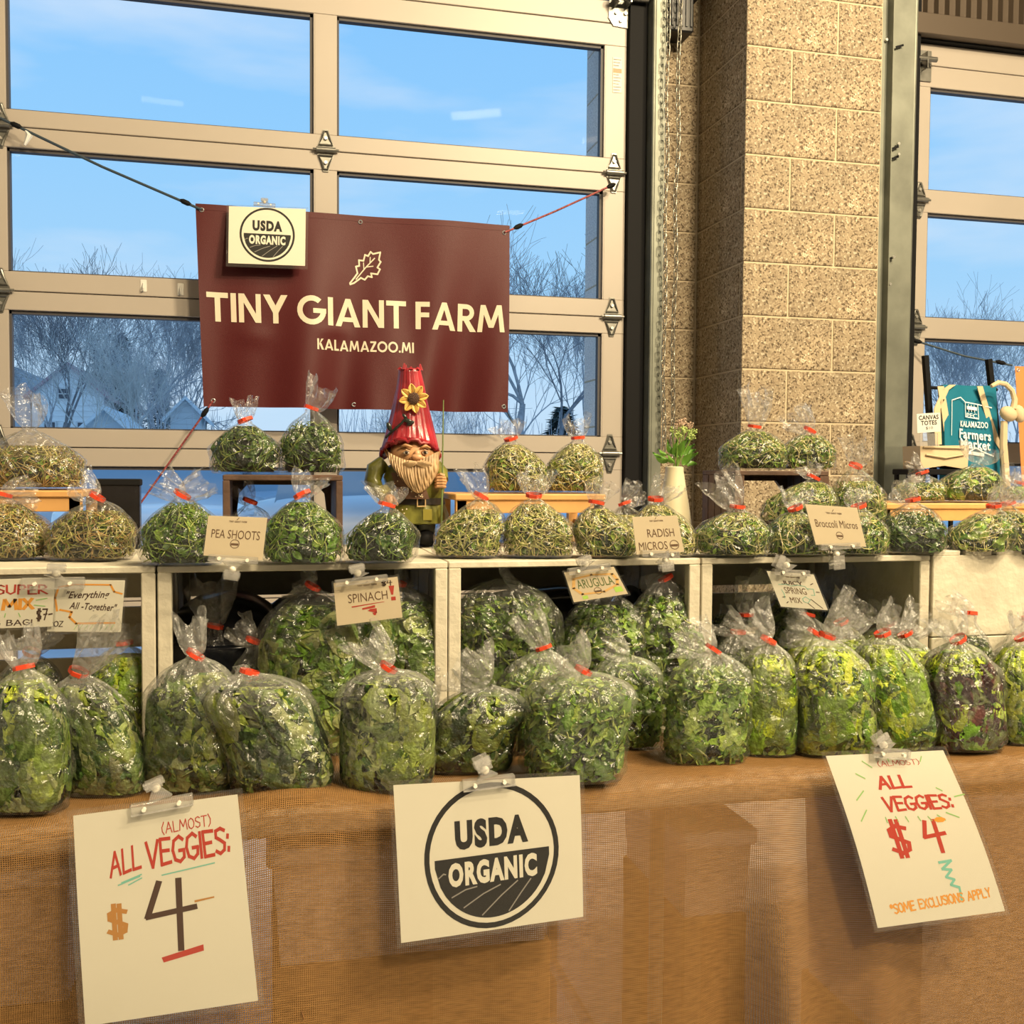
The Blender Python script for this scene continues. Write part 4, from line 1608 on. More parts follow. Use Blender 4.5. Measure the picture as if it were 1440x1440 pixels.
def contents(prof, kind, fill, rng, zmin=.0):
    K = KINDS[kind]
    Vs, Fs, Cs = [], [], []
    off = 0
    h = fill * prof.H
    vol = min(1.7, max(.55, (prof.W * h) / (.13 * .12)))
    # inner dense mass, near-black so its colour paints shade between the leaves
    nu, nv = 28, 14
    U, T = np.meshgrid(np.linspace(0, 2 * np.pi, nu, endpoint=False), np.linspace(0, 1, nv))
    dome = np.sqrt(np.clip(1 - np.clip((T - .55) / .45, 0, 1) ** 2, 0, 1))
    z = T * h * .93 + .003
    rx, ry = prof.rx(z / prof.H) * .74 * dome, prof.ry(z / prof.H) * .74 * dome
    c, s_ = np.cos(U), np.sin(U)
    bump = 1 + .06 * np.sin(U * 5 + T * 9) + .05 * np.sin(U * 9 - T * 13)
    x = rx * bump * np.sign(c) * np.abs(c) ** (2 / NEXP)
    y = ry * bump * np.sign(s_) * np.abs(s_) ** (2 / NEXP)
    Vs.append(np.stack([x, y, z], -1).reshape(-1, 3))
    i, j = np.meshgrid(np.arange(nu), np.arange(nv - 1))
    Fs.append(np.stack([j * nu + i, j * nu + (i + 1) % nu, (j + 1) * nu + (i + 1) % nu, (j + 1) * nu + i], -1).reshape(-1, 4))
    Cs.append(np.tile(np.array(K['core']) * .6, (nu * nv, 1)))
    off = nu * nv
    for (tp, cnt, (s0, s1), cols, flat, zr) in K['items']:
        cnt = int(cnt * vol)
        za, zb = zr if isinstance(zr, tuple) else (0, zr)
        for var in range(5):
            n = max(2, cnt // 5)
            TV, TF, TM = TPL[tp, var]
            sc = rng.uniform(s0, s1, n)
            th = rng.uniform(0, 2 * np.pi, n)
            # favour the sides that can be seen
            tt = za + (zb - za) * rng.uniform(.03, 1, n) ** .85
            rr = rng.uniform(.74, .98, n)
            top = rng.uniform(0, 1, n) < .16
            tt = np.where(top, rng.uniform(.78, 1.0, n) * zb, tt)
            rr = np.where(top, rng.uniform(0, .9, n), rr)
            dome = np.sqrt(np.clip(1 - np.clip((tt - .55) / .52, 0, 1) ** 2, 0.02, 1))
            z = tt * h
            rx, ry = prof.rx(z / prof.H) * .9, prof.ry(z / prof.H) * .9
            c, s_ = np.cos(th), np.sin(th)
            px_ = rx * dome * rr * np.sign(c) * np.abs(c) ** (2 / NEXP)
            py_ = ry * dome * rr * np.sign(s_) * np.abs(s_) ** (2 / NEXP)
            P = np.stack([px_, py_, z + .004], 1)
            up = np.where(top | (tt > .85), .9, np.clip((tt - .6) * 1.6, 0, .8))
            Nn = np.stack([c * (1 - up), s_ * (1 - up), up], 1)
            Nn += rng.normal(0, (1 - flat) * .9, (n, 3))
            Nn /= np.linalg.norm(Nn, axis=1, keepdims=True)
            A = rng.normal(0, 1, (n, 3))
            A -= Nn * (A * Nn).sum(1, keepdims=True)
            A /= np.linalg.norm(A, axis=1, keepdims=True)
            B = np.cross(Nn, A)
            tv = TV.copy()
            if tp not in ('stem', 'thick'):
                tv[:, 0] -= .5
            wv = P[:, None, :] + sc[:, None, None] * (tv[None, :, 0:1] * A[:, None, :] + tv[None, :, 1:2] * B[:, None, :] + tv[None, :, 2:3] * Nn[:, None, :])
            col = np.array(cols)[rng.integers(0, len(cols), n)]
            col = col * rng.uniform(.75, 1.25, (n, 1))
            cv = np.repeat(col[:, None, :], len(tv), 1)
            if tp in ('oval', 'frill', 'lobed'):
                vein = (TM < .05)[None, :, None]
                cv = np.where(vein, cv * .55 + np.array([.22, .32, .10]) * .55, cv)
            wv = wv.reshape(-1, 3)
            Vs.append(wv)
            Cs.append(cv.reshape(-1, 3) * [1.12, 1.0, .85])
            Fs.append((np.arange(n)[:, None, None] * len(tv) + TF[None]).reshape(-1, 4) + off)
            off += len(wv)
    V = np.concatenate(Vs)
    # keep everything inside the film
    V[:, 2] = np.clip(V[:, 2], .003, min(.90, fill + .13) * prof.H)
    vv = V[:, 2] / prof.H
    rx, ry = prof.rx(vv) * .965, prof.ry(vv) * .965
    mm = (np.abs(V[:, 0] / rx) ** NEXP + np.abs(V[:, 1] / ry) ** NEXP) ** (1 / NEXP)
    k = np.where(mm > 1, 1 / mm, 1)
    V[:, 0] *= k
    V[:, 1] *= k
    V[:, 0] += prof.cx(vv)
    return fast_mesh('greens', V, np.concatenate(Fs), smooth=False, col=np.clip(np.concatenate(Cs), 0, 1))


def creases(P, rng, amp, freq, n=6):
    d_ = np.zeros(len(P))
    for k in range(n):
        d = rng.normal(0, 1, 3)
        d /= np.linalg.norm(d)
        q = P @ d * rng.uniform(*freq) + rng.uniform(0, 9) + .6 * np.sin(P @ rng.normal(0, 30, 3))
        d_ += np.abs((q % 2) - 1) - .5
    return d_ * amp / n * 2


def film_mesh(prof, tails, rng, hz_body=.0, hz_top=.10, hz_tail=.10):
    nu, nv = 56, 34
    th = np.linspace(0, 2 * np.pi, nu, endpoint=False)
    vs = 1 - (1 - np.linspace(0, 1, nv)) ** 1.25
    U, T = np.meshgrid(th, vs)
    c, s_ = np.cos(U), np.sin(U)
    rx, ry = prof.rx(T), prof.ry(T)
    g = np.clip((T - .45) / .55, 0, 1)
    ph = rng.uniform(0, 6)
    kn = rng.integers(9, 14)
    pl = 1 + g ** 1.2 * .42 * (np.abs(((U * kn / np.pi + ph + .7 * np.sin(U * 3)) % 2) - 1) - .5) * 1.2
    x = rx * pl * np.sign(c) * np.abs(c) ** (2 / NEXP)
    y = ry * pl * np.sign(s_) * np.abs(s_) ** (2 / NEXP)
    z = T * prof.H
    P = np.stack([x, y, z], -1).reshape(-1, 3)
    nrm = np.stack([c, s_, 0 * c], -1).reshape(-1, 3)
    side = (1 - g.reshape(-1)) ** .4
    dd = creases(P, rng, .0115, (18, 60), 7) * side
    dd = np.maximum(dd, -.002)
    edge = np.minimum(1, P[:, 2] / .012)
    P += nrm * (dd * edge)[:, None]
    P[:, 0] += prof.cx(P[:, 2] / prof.H)
    haze = hz_body + (hz_top - hz_body) * sstep((T.reshape(-1) - .6) / .4)
    Vs, Hs = [P], [haze]
    i, j = np.meshgrid(np.arange(nu), np.arange(nv - 1))
    Fs = [np.stack([j * nu + i, j * nu + (i + 1) % nu, (j + 1) * nu + (i + 1) % nu, (j + 1) * nu + i], -1).reshape(-1, 4)]
    # bottom sheet
    Vs.append(np.array([[0, 0, .001]]))
    Hs.append(np.array([hz_body]))
    cidx = len(P)
    Fs.append(np.stack([(np.arange(nu) + 1) % nu, np.arange(nu), np.full(nu, cidx), np.full(nu, cidx)], 1)[:, :4])
    off = cidx + 1
    tri = Fs.pop()[:, :3]
    # gathered tails above the tie
    neck = np.array([prof.cx(1.0), 0, prof.H])
    for (dx, dz, tw) in tails:
        Lt = math.hypot(dx, dz)
        nt = 15
        d = np.array([dx, rng.uniform(-.25, .25) * Lt, dz]) / Lt
        sd = np.array([d[2], 0, -d[0]])
        sd /= np.linalg.norm(sd)
        b = np.cross(d, sd)
        tt = np.linspace(0, 1, nt)
        nu2 = 44
        U2, T2 = np.meshgrid(np.linspace(0, 2 * np.pi, nu2, endpoint=False), tt)
        hw = prof.rn + (tw / 2 - prof.rn) * T2 ** .55 * (1 - .12 * T2)
        ht = prof.rn + (tw * .22 - prof.rn) * T2 ** .8
        f1, f2, p1, p2 = rng.integers(3, 6), rng.integers(6, 10), rng.uniform(0, 6), rng.uniform(0, 6)
        ru = 1 + .28 * T2 ** .4 * np.sin(U2 * f1 + p1 + T2 * 2) + .22 * T2 ** .5 * (np.abs(((U2 * f2 / np.pi + p2 + T2) % 2) - 1) - .5) * 2
        a_ = hw * ru * np.cos(U2)
        c_ = ht * (ru + .6 * T2 * np.sin(U2 * f2 * 1.0 + p1)) * np.sin(U2)
        l_ = T2 * Lt * (1 + .16 * T2 * np.sin(U2 * 2 + p1) + .12 * T2 * np.sin(U2 * 5 + p2))
        bend = rng.uniform(-.25, .25) * T2 ** 2 * Lt
        Q = neck + l_[..., None] * d + (a_ + bend)[..., None] * sd + c_[..., None] * b
        Q = Q.reshape(-1, 3)
        cr_ = creases(Q, rng, .006, (45, 110), 5) * T2.reshape(-1)
        Q += cr_[:, None] * (b * np.sin(U2).reshape(-1, 1) + sd * np.cos(U2).reshape(-1, 1) * .5)
        Vs.append(Q)
        Hs.append(np.full(len(Q), hz_tail) * (1.3 - .6 * T2.reshape(-1)))
        i, j = np.meshgrid(np.arange(nu2), np.arange(nt - 1))
        Fs.append(np.stack([j * nu2 + i, j * nu2 + (i + 1) % nu2, (j + 1) * nu2 + (i + 1) % nu2, (j + 1) * nu2 + i], -1).reshape(-1, 4) + off)
        off += len(Q)
    V = np.concatenate(Vs)
    F = np.concatenate(Fs)
    me = bpy.data.meshes.new('film')
    me.from_pydata(V.tolist(), [], F.tolist() + tri.tolist())
    me.polygons.foreach_set('use_smooth', np.ones(len(me.polygons), bool))
    at = me.attributes.new('haze', 'FLOAT', 'POINT')
    at.data.foreach_set('value', np.concatenate(Hs).astype(np.float32))
    me.materials.append(M_film)
    me.update()
    return me, neck


def tie(parent, neck, w, ang, rn, seed):
    """flat tape wrapped round the neck with a folded tab"""
    rng = random.Random(seed)
    b_ = MB()
    r = rn * 1.25
    h = .0062
    rings = []
    for z in (-h / 2, h / 2):
        rings.append([b_.bm.verts.new((r * 1.15 * math.cos(2 * math.pi * k / 14), r * math.sin(2 * math.pi * k / 14), z)) for k in range(14)])
    for k in range(14):
        b_.bm.faces.new((rings[0][k], rings[0][(k + 1) % 14], rings[1][(k + 1) % 14], rings[1][k]))
    tab = w
    b_.box((-tab * .45, -r - .0012, -h / 2), (tab * .55, -r + .0006, h / 2))
    o = b_.build('tape_tie', M_tape, parent)
    o.location = neck
    o.rotation_euler = (rng.uniform(-.2, .2), -ang, rng.uniform(-.2, .2))
    return o


BAGS = []


def bag(name, x, yb, wpx, neck, tails, kind, fill, shape, label, group, z=None, Y=None, seed=None, dr=.72, tape=.013, hz=(0, .10, .10), cat='bag of greens', back=.0, push=.0, big=None):
    """x,yb: pixel of the base's middle; neck: pixel of the tie; tails: pixel of each tail's tip and its pixel width"""
    seed = seed if seed is not None else int(x * 7 + yb)
    rng = np.random.default_rng(seed)
    zb = ZTAB + .006 if z is None else z
    if Y is None:
        p = onZ(x, yb, zb)
        Yc = p.y
    else:
        Yc = Y
    k = 0
    for _ in range(3):
        pc = onY(x, yb, Yc)
        s = zc((pc.x, Yc, zb)) / FPX
        W = wpx * s
        D = W * dr
        if Y is None:
            Yc = p.y + D * .42 + push
    pn = onY(neck[0], neck[1], Yc)
    H = max(.04, pn.z - zb)
    lean = (neck[0] - x) * s
    lean = max(-W * .6, min(W * .6, lean))
    root = empty(name, (pc.x, Yc + back, zb), -YAW + rng.uniform(-.06, .06), label=label, cat=cat, group=group)
    pr = Prof(W, D, H, shape, lean)
    tl = [((tx - neck[0]) * s, (neck[1] - ty) * s, tw * s) for tx, ty, tw in tails]
    tl = [(a, max(b, -.02), c) for a, b, c in tl]
    me, nk = film_mesh(pr, tl, rng, *hz)
    link('film', me, None, root)
    link('greens', contents(pr, kind, fill, rng), M_leaf, root, kind='stuff')
    if big:
        n_, tps, (b0, b1), cols = big
        for q in range(n_):
            TV, TF, TM = TPL[tps[q % len(tps)], int(rng.integers(0, 5))]
            th = -math.pi / 2 + rng.uniform(-1.15, 1.15)
            z = (.10 + .80 * (q + rng.uniform(.1, .9)) / n_) * fill * pr.H
            c, s_ = math.cos(th), math.sin(th)
            rx, ry = float(pr.rx(z / pr.H)) * .93, float(pr.ry(z / pr.H)) * .93
            P_ = np.array([rx * math.copysign(abs(c) ** (2 / NEXP), c), ry * math.copysign(abs(s_) ** (2 / NEXP), s_), z])
            Nn = np.array([c, s_, .25]) + rng.normal(0, .18, 3)
            Nn /= np.linalg.norm(Nn)
            A = rng.normal(0, 1, 3)
            A -= Nn * A.dot(Nn)
            A /= np.linalg.norm(A)
            B = np.cross(Nn, A)
            tv = TV.copy()
            tv[:, 0] -= .5
            v = P_ + rng.uniform(b0, b1) * (tv[:, 0:1] * A + tv[:, 1:2] * B * 1.25 + tv[:, 2:3] * Nn)
            vv = np.clip(v[:, 2], .004, .88 * pr.H) / pr.H
            v[:, 2] = vv * pr.H
            ex, ey = pr.rx(vv) * .975, pr.ry(vv) * .975
            mm = (np.abs(v[:, 0] / ex) ** NEXP + np.abs(v[:, 1] / ey) ** NEXP) ** (1 / NEXP)
            kk = np.where(mm > 1, 1 / mm, 1)
            v[:, 0] *= kk
            v[:, 1] *= kk
            v[:, 0] += pr.cx(vv)
            col = np.array(cols[int(rng.integers(0, len(cols)))]) * rng.uniform(.5, .95) * [1.15, 1, .85]
            cv = np.repeat(col[None], len(v), 0)
            cv = np.where((TM < .05)[:, None], cv * .5 + np.array([.25, .34, .12]) * .6, cv)
            link('leaf', fast_mesh('leaf', v, TF, smooth=True, col=np.clip(cv, 0, 1)), M_leaf, root)
    if tape:
        tie(root, nk + np.array([0, 0, .002]), tape, rng.uniform(-.6, .6), pr.rn, seed)
    BAGS.append((root, W, D, H, Yc, label))
    return root

# ------------------------------------------------------------------ the bags
G1 = 'tall bags of greens along the table front'
FH = (.008, .17, .17)
BIGL = {
    'kale': (8, ('frill', 'oval', 'lobed'), (.06, .09), KALE[1:] + [(.26, .38, .10)]),
    'kalet': (9, ('frill', 'oval'), (.06, .095), KALE[1:4] + LETT[:1]),
    'arug': (7, ('lobed',), (.045, .065), ARU),
    'spring': (9, ('frill', 'frill', 'oval'), (.06, .09), LETT + ARU[:2] + KALE[1:3]),
    'purple': (9, ('frill', 'frill', 'oval'), (.055, .085), PURP + LETT[:2] + ARU[:1]),
    'spin': (9, ('oval',), (.055, .085), SPN),
}


def fb(*a, **k):
    return bag(*a, **{**dict(hz=FH, big=BIGL.get(a[6])), **k})


fb('kale_bag', 42, 1146, 112, (36, 940), [(32, 888, 62)], 'kalet', .84, 'tall', 'tall dark kale mix bag topped by a bright lettuce leaf, cut by photo edge', G1)
fb('kale_bag', 150, 1122, 118, (112, 948), [(168, 888, 62)], 'kale', .80, 'tall', 'tall bag of dark kale behind the underlined price sign, beside the lettuce-topped bag', G1)
fb('kale_bag', 272, 1117, 132, (276, 922), [(268, 868, 48)], 'kale', .72, 'tall', 'tall kale bag with pointed twisted top, in front of the gap between crates', G1)
fb('chard_bag', 396, 1122, 150, (352, 948), [(335, 952, 30)], 'kale', .84, 'box', 'plump misted bag of greens leaning, its round top without a tail', G1, tape=.010)
fb('chard_bag', 545, 1117, 136, (546, 940), [(512, 895, 60)], 'kale', .86, 'box', 'broad misted bag with a wide pale green leaf, tail bent toward the spinach card', G1)
fb('chard_bag', 658, 1090, 132, (684, 962), [(650, 930, 90)], 'kale', .80, 'tall', 'bag with one big rounded leaf pressed on the film and a crumpled folded top', G1, tape=0)
fb('arugula_bag', 745, 1076, 110, (763, 912), [(742, 862, 46)], 'arug', .72, 'tall', 'arugula bag half hidden behind the big front one, tail up', G1, Y=1.64)
fb('arugula_bag', 806, 1105, 146, (819, 944), [(790, 912, 70)], 'arug', .84, 'box', 'big front arugula bag with looping pale stems and red dot tie above seal sign', G1, tape=.008)
fb('arugula_bag', 886, 1074, 92, (880, 922), [(850, 905, 40)], 'arug', .82, 'box', 'arugula bag with smooth domed pinkish film top behind the front one', G1, Y=1.63, tape=0)
fb('arugula_bag', 990, 1080, 118, (1001, 914), [(962, 886, 62)], 'arug', .74, 'tall', 'arugula bag with wide red tie before the post between arugula and spring mix crates', G1)
fb('spring_mix_bag', 1078, 1066, 84, (1078, 902), [(1050, 870, 60)], 'spring', .74, 'tall', 'narrow spring mix bag between the wide-tied arugula and the bright lettuce bag', G1)
fb('spring_mix_bag', 1172, 1068, 116, (1160, 896), [(1204, 862, 62)], 'spring', .80, 'tall', 'spring mix bag with the brightest yellow-green lettuce on top', G1)
fb('spring_mix_bag', 1266, 1060, 96, (1237, 893), [(1262, 862, 50)], 'spring', .76, 'tall', 'spring mix bag right above the clip of the slanted price sign', G1)
fb('spring_mix_bag', 1358, 1060, 106, (1343, 901), [(1330, 868, 56)], 'purple', .80, 'tall', 'spring mix bag full of dark purple lettuce', G1)
fb('spring_mix_bag', 1446, 1052, 92, (1434, 898), [(1436, 866, 50)], 'spring', .80, 'tall', 'spring mix bag cut off by the photo edge beside the purple lettuce bag', G1)

G2 = 'second row of bags before the crates'
sb = lambda *a, **k: bag(*a, **{**dict(hz=(.02, .16, .18), shape='mid'), **k})
fb('kale_bag', 22, 1080, 90, (46, 918), [(60, 885, 50)], 'kale', .8, 'tall', 'dark kale bag inside the shade of the super mix crate at the photo edge', G2, Y=1.78)
fb('kale_bag', 160, 1070, 104, (176, 905), [(186, 880, 56)], 'spring', .8, 'tall', 'kale bag with a yellow-green leaf, behind the big kale bags under the super mix cards', G2, Y=1.74)
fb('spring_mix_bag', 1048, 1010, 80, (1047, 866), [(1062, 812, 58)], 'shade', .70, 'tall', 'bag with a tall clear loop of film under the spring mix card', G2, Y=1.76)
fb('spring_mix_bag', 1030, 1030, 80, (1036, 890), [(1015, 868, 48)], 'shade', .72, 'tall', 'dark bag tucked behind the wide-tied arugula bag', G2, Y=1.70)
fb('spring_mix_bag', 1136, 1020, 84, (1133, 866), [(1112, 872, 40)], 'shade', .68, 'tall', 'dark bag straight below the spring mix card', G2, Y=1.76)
fb('spring_mix_bag', 1146, 1030, 90, (1143, 891), [(1108, 882, 60)], 'spring', .70, 'tall', 'bag with film tail lying toward the arugula, behind the brightest lettuce bag', G2, Y=1.68)
fb('spring_mix_bag', 1184, 1010, 86, (1180, 876), [(1206, 848, 70)], 'spring', .68, 'tall', 'bag with big crumpled clear top between the spring mix card and the crate post', G2, Y=1.74)
fb('spring_mix_bag', 1246, 1010, 86, (1249, 880), [(1232, 850, 40)], 'spring', .84, 'box', 'bag with a pale lettuce head showing high in the spring mix crate', G2, Y=1.76)
fb('spring_mix_bag', 1272, 1020, 88, (1270, 893), [(1300, 868, 56)], 'spring', .72, 'tall', 'bag whose tail fans out over the crate post', G2, Y=1.64)
fb('spring_mix_bag', 1368, 1010, 76, (1360, 864), [(1334, 838, 34)], 'shade', .74, 'mid', 'bag with a thin pointed tail against the closed white crate side', G2, Y=1.63)
fb('kale_bag', 1440, 1010, 70, (1444, 872), [(1438, 858, 30)], 'shade', .7, 'tall', 'dark bag at the photo edge against the closed white crate side', G2, Y=1.63)

G3 = 'large bags of greens inside the crates'
big = lambda *a, **k: bag(*a, **{**dict(hz=(.02, .07, .10), tape=.012, dr=.6, big=BIGL.get(a[6])), **k})
big('spinach_bag', 436, 990, 150, (440, 826), [(420, 812, 60)], 'spin', .90, 'tall', 'large spinach bag below the black plastic, its film catching many lights', G3, Y=1.72)
big('spinach_bag', 572, 985, 158, (560, 822), [(575, 815, 60)], 'spin', .90, 'tall', 'large spinach bag directly under the spinach card', G3, Y=1.74)
big('spinach_bag', 300, 1000, 70, (303, 882), [(296, 818, 66)], 'shade', .6, 'mid', 'nearly empty bag with a long upright fan of film in the dark crate corner', G3, Y=1.80, tape=.016)
big('spinach_bag', 345, 1000, 72, (357, 902), [(330, 882, 46)], 'shade', .7, 'mid', 'small dark bag between the twisted kale bag and the spinach', G3, Y=1.75)
big('arugula_bag', 722, 985, 146, (706, 815), [(720, 806, 60)], 'arug', .93, 'box', 'large arugula bag filling the corner of the second open crate', G3, Y=1.73, tape=0)
big('arugula_bag', 838, 985, 130, (850, 828), [(846, 815, 50)], 'arug', .93, 'tall', 'large arugula bag under the arugula card', G3, Y=1.74, tape=0)
big('arugula_bag', 944, 985, 122, (934, 815), [(905, 826, 40)], 'arug', .92, 'tall', 'large arugula bag leaning on the crate post, red tie at its side', G3, Y=1.72)
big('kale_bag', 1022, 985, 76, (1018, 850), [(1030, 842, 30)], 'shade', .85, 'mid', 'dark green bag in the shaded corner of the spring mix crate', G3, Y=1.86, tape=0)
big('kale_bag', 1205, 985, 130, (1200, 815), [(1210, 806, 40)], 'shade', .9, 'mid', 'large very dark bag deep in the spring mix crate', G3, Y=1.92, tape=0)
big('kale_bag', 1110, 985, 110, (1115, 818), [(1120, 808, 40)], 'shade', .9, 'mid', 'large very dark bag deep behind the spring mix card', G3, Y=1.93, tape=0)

G4 = 'microgreen bags along the crate tops'
tb_ = lambda *a, **k: bag(*a, **{**dict(z=ZCT + .003, hz=(.01, .07, .12), shape='mound'), **k})


def T(name, x, yb, w, neck, tails, kind, fill, label, **k):
    return bag(name, x, yb, w, neck, tails, kind, fill, k.pop('shape', 'mid'), label, k.pop('group', G4), **{**dict(z=ZCT + .003, hz=(.006, .05, .09), push=.032), **k})


T('micro_mix_bag', 10, 790, 118, (6, 697), [(44, 684, 44)], 'straw', .74, 'straw-coloured microgreens bag at the photo edge on the crate')
T('micro_mix_bag', 127, 791, 122, (138, 700), [(108, 680, 44)], 'straw', .66, 'straw-coloured microgreens bag with a broad red tie before the black box')
T('pea_shoot_bag', 256, 798, 114, (257, 697), [(224, 678, 40), (288, 674, 44)], 'pea', .78, 'pea shoot bag with two film ears round a red tie, beside the pea shoots card')
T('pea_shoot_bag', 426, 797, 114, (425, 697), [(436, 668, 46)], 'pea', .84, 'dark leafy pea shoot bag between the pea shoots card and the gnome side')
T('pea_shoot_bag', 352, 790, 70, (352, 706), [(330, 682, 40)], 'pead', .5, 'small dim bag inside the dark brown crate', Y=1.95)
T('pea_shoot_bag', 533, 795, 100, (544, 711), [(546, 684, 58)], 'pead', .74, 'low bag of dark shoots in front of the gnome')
T('radish_micro_bag', 657, 787, 98, (676, 699), [(666, 660, 40)], 'radish', .66, 'pale radish micro bag next to the gnome feet with upright twisted tail')
T('radish_micro_bag', 757, 787, 102, (750, 698), [(752, 666, 48)], 'radish', .74, 'pale radish micro bag in front of the orange riser middle')
T('radish_micro_bag', 855, 787, 94, (838, 708), [(846, 678, 44)], 'radish', .80, 'radish micro bag between the riser end and the radish card')
T('radish_micro_bag', 893, 778, 60, (878, 709), [(900, 690, 40)], 'radish', .6, 'radish micro bag mostly hidden behind the radish card, thin clear tail', Y=2.0)
T('radish_micro_bag', 936, 785, 88, (921, 703), [(938, 678, 44)], 'radish', .82, 'radish micro bag directly behind the radish card by the vase')
T('broccoli_micro_bag', 1027, 786, 108, (1036, 714), [(1008, 674, 58)], 'broc', .80, 'broccoli micro bag beside the vase with a long double-looped tail')
T('broccoli_micro_bag', 1120, 785, 94, (1117, 716), [(1118, 690, 46)], 'broc', .86, 'broccoli micro bag just before the broccoli card edge')
T('broccoli_micro_bag', 1205, 784, 88, (1206, 713), [(1200, 690, 44)], 'broc', .88, 'broccoli micro bag directly behind the broccoli card')
T('sunflower_shoot_bag', 1281, 782, 94, (1282, 704), [(1262, 684, 50)], 'pead', .66, 'shoot bag with wide red tie over the closed crate corner')
T('sunflower_shoot_bag', 1372, 781, 88, (1395, 712), [(1408, 690, 40)], 'sun', .70, 'shoot bag with fanned pale stems over the closed crate')
T('sunflower_shoot_bag', 1436, 780, 62, (1416, 709), [(1436, 668, 60)], 'sun', .72, 'leafy shoot bag at the photo edge over the closed crate')

G5 = 'middle bags raised behind the broccoli micros'
T('broccoli_micro_bag', 1118, 716, 98, (1143, 672), [(1138, 654, 40)], 'broc', .85, 'broccoli micro bag in front of the small slatted crate, reddish tie', group=G5, Y=1.86, z=ZCT + .053)
T('broccoli_micro_bag', 1206, 716, 80, (1202, 656), [(1211, 622, 44)], 'broc', .62, 'broccoli micro bag with an upright flared tail behind the broccoli card', group=G5, Y=1.90, z=ZCT + .046)
T('sunflower_shoot_bag', 1292, 706, 72, (1296, 666), [(1278, 664, 52)], 'broc', .55, 'small clear bag of micros before the hinge of the second door', group=G5, z=ZR3 + .002, Y=1.97)
T('sunflower_shoot_bag', 1362, 706, 92, (1372, 652), [(1378, 630, 60)], 'sun', .86, 'raised bag of long pale shoots in front of the turquoise tote', group=G5, z=ZR3 + .002, Y=1.97, tape=0)
T('sunflower_shoot_bag', 1440, 706, 60, (1434, 682), [(1432, 668, 44)], 'sun', .7, 'raised shoot bag at the photo edge beneath the orange banner', group=G5, z=ZR3 + .002, Y=2.0)
for zz, xx, ww in ((ZCT + .051, 1118, 80), (ZCT + .044, 1206, 76)):
    p = onY(xx, 720, 1.86)
    sbx = empty('low_wooden_block', (p.x, 1.80 if xx < 1150 else 1.85, ZCT), label='small wooden block raising the micro bag %s' % ('before the slatted crate' if xx < 1150 else 'with the flared tail'), cat='block')
    hgt = zz - ZCT
    MB().box((-.045, .0, hgt - .01), (.045, .12, hgt)).build('top_board', M_dcrate, sbx)
    for s in (-1, 1):
        MB().box((s * .04 - .005, .0, 0), (s * .04 + .005, .12, hgt - .01)).build('side_board', M_dcrate, sbx)

G6 = 'top row of microgreen bags'
T('micro_mix_bag', 50, 690, 136, (42, 602), [(48, 556, 60)], 'straw', .58, 'biggest straw microgreens bag on the orange riser, tail like a bow', group=G6, z=ZR1 + .002, Y=2.03, tape=0, hz=(.03, .08, .12))
T('pea_shoot_bag', 346, 668, 98, (345, 592), [(340, 564, 34)], 'pead', .86, 'dark pea shoot bag on the brown crate, short twisted tail', group=G6, z=ZR4 + .002, Y=1.965, tape=.006)
T('pea_shoot_bag', 437, 668, 90, (438, 575), [(460, 546, 46)], 'pead', .68, 'dark pea shoot bag on the brown crate, tail flopping over toward the banner middle', group=G6, z=ZR4 + .002, Y=1.965)
T('radish_micro_bag', 729, 694, 92, (718, 618), [(712, 594, 46)], 'radish', .80, 'pale radish micro bag on the orange riser closer to the gnome', group=G6, z=ZR2 + .002, Y=2.02)
T('radish_micro_bag', 806, 694, 84, (812, 617), [(808, 588, 36)], 'radish', .84, 'pale radish micro bag on the orange riser beside the door hinge', group=G6, z=ZR2 + .002, Y=2.02)
T('broccoli_micro_bag', 1058, 664, 96, (1060, 601), [(1068, 552, 40)], 'broc', .78, 'broccoli micro bag on the slatted crate, pointed white tail', group=G6, z=ZR5 + .002, Y=1.97)
T('broccoli_micro_bag', 1133, 660, 82, (1138, 606), [(1116, 580, 46)], 'broc', .76, 'broccoli micro bag on the slatted crate, leaning tail toward its neighbour', group=G6, z=ZR5 + .002, Y=2.01)

# ------------------------------------------------------------------ lettering
def text2d(s, size=1.0, sx=1.0, offset=0.0, shear=0.0):
    cu = bpy.data.curves.new('t', 'FONT')
    cu.body = s
    cu.size = size
    cu.offset = offset
    cu.shear = shear
    cu.space_character = 1 + offset * 3.0
    cu.resolution_u = 3
    o = bpy.data.objects.new('t', cu)
    COL.objects.link(o)
    dg = bpy.context.evaluated_depsgraph_get()
    me = bpy.data.meshes.new_from_object(o.evaluated_get(dg))
    v = np.array([(p.co.x * sx, p.co.y) for p in me.vertices])
    f = [tuple(p.vertices) for p in me.polygons]
    bpy.data.objects.remove(o)
    bpy.data.curves.remove(cu)
    bpy.data.meshes.remove(me)
    return v, f


def fit(v, x0, y0, x1, y1):
    """map 2-D vertices onto a box (v up)"""
    a, b = v.min(0), v.max(0)
    return (v - a) / (b - a) * [x1 - x0, y1 - y0] + [x0, y0]


SW = .19


def _ring(cx, cy, R, r, a0, a1, n=20):
    out = []
    for i in range(n):
        t0, t1 = math.radians(a0 + (a1 - a0) * i / n), math.radians(a0 + (a1 - a0) * (i + 1) / n)
        out.append([(cx + R * math.cos(t0), cy + R * math.sin(t0)), (cx + R * math.cos(t1), cy + R * math.sin(t1)), (cx + r * math.cos(t1), cy + r * math.sin(t1)), (cx + r * math.cos(t0), cy + r * math.sin(t0))])
    return out


def _rc(x0, y0, x1, y1):
    return [(x0, y0), (x1, y0), (x1, y1), (x0, y1)]


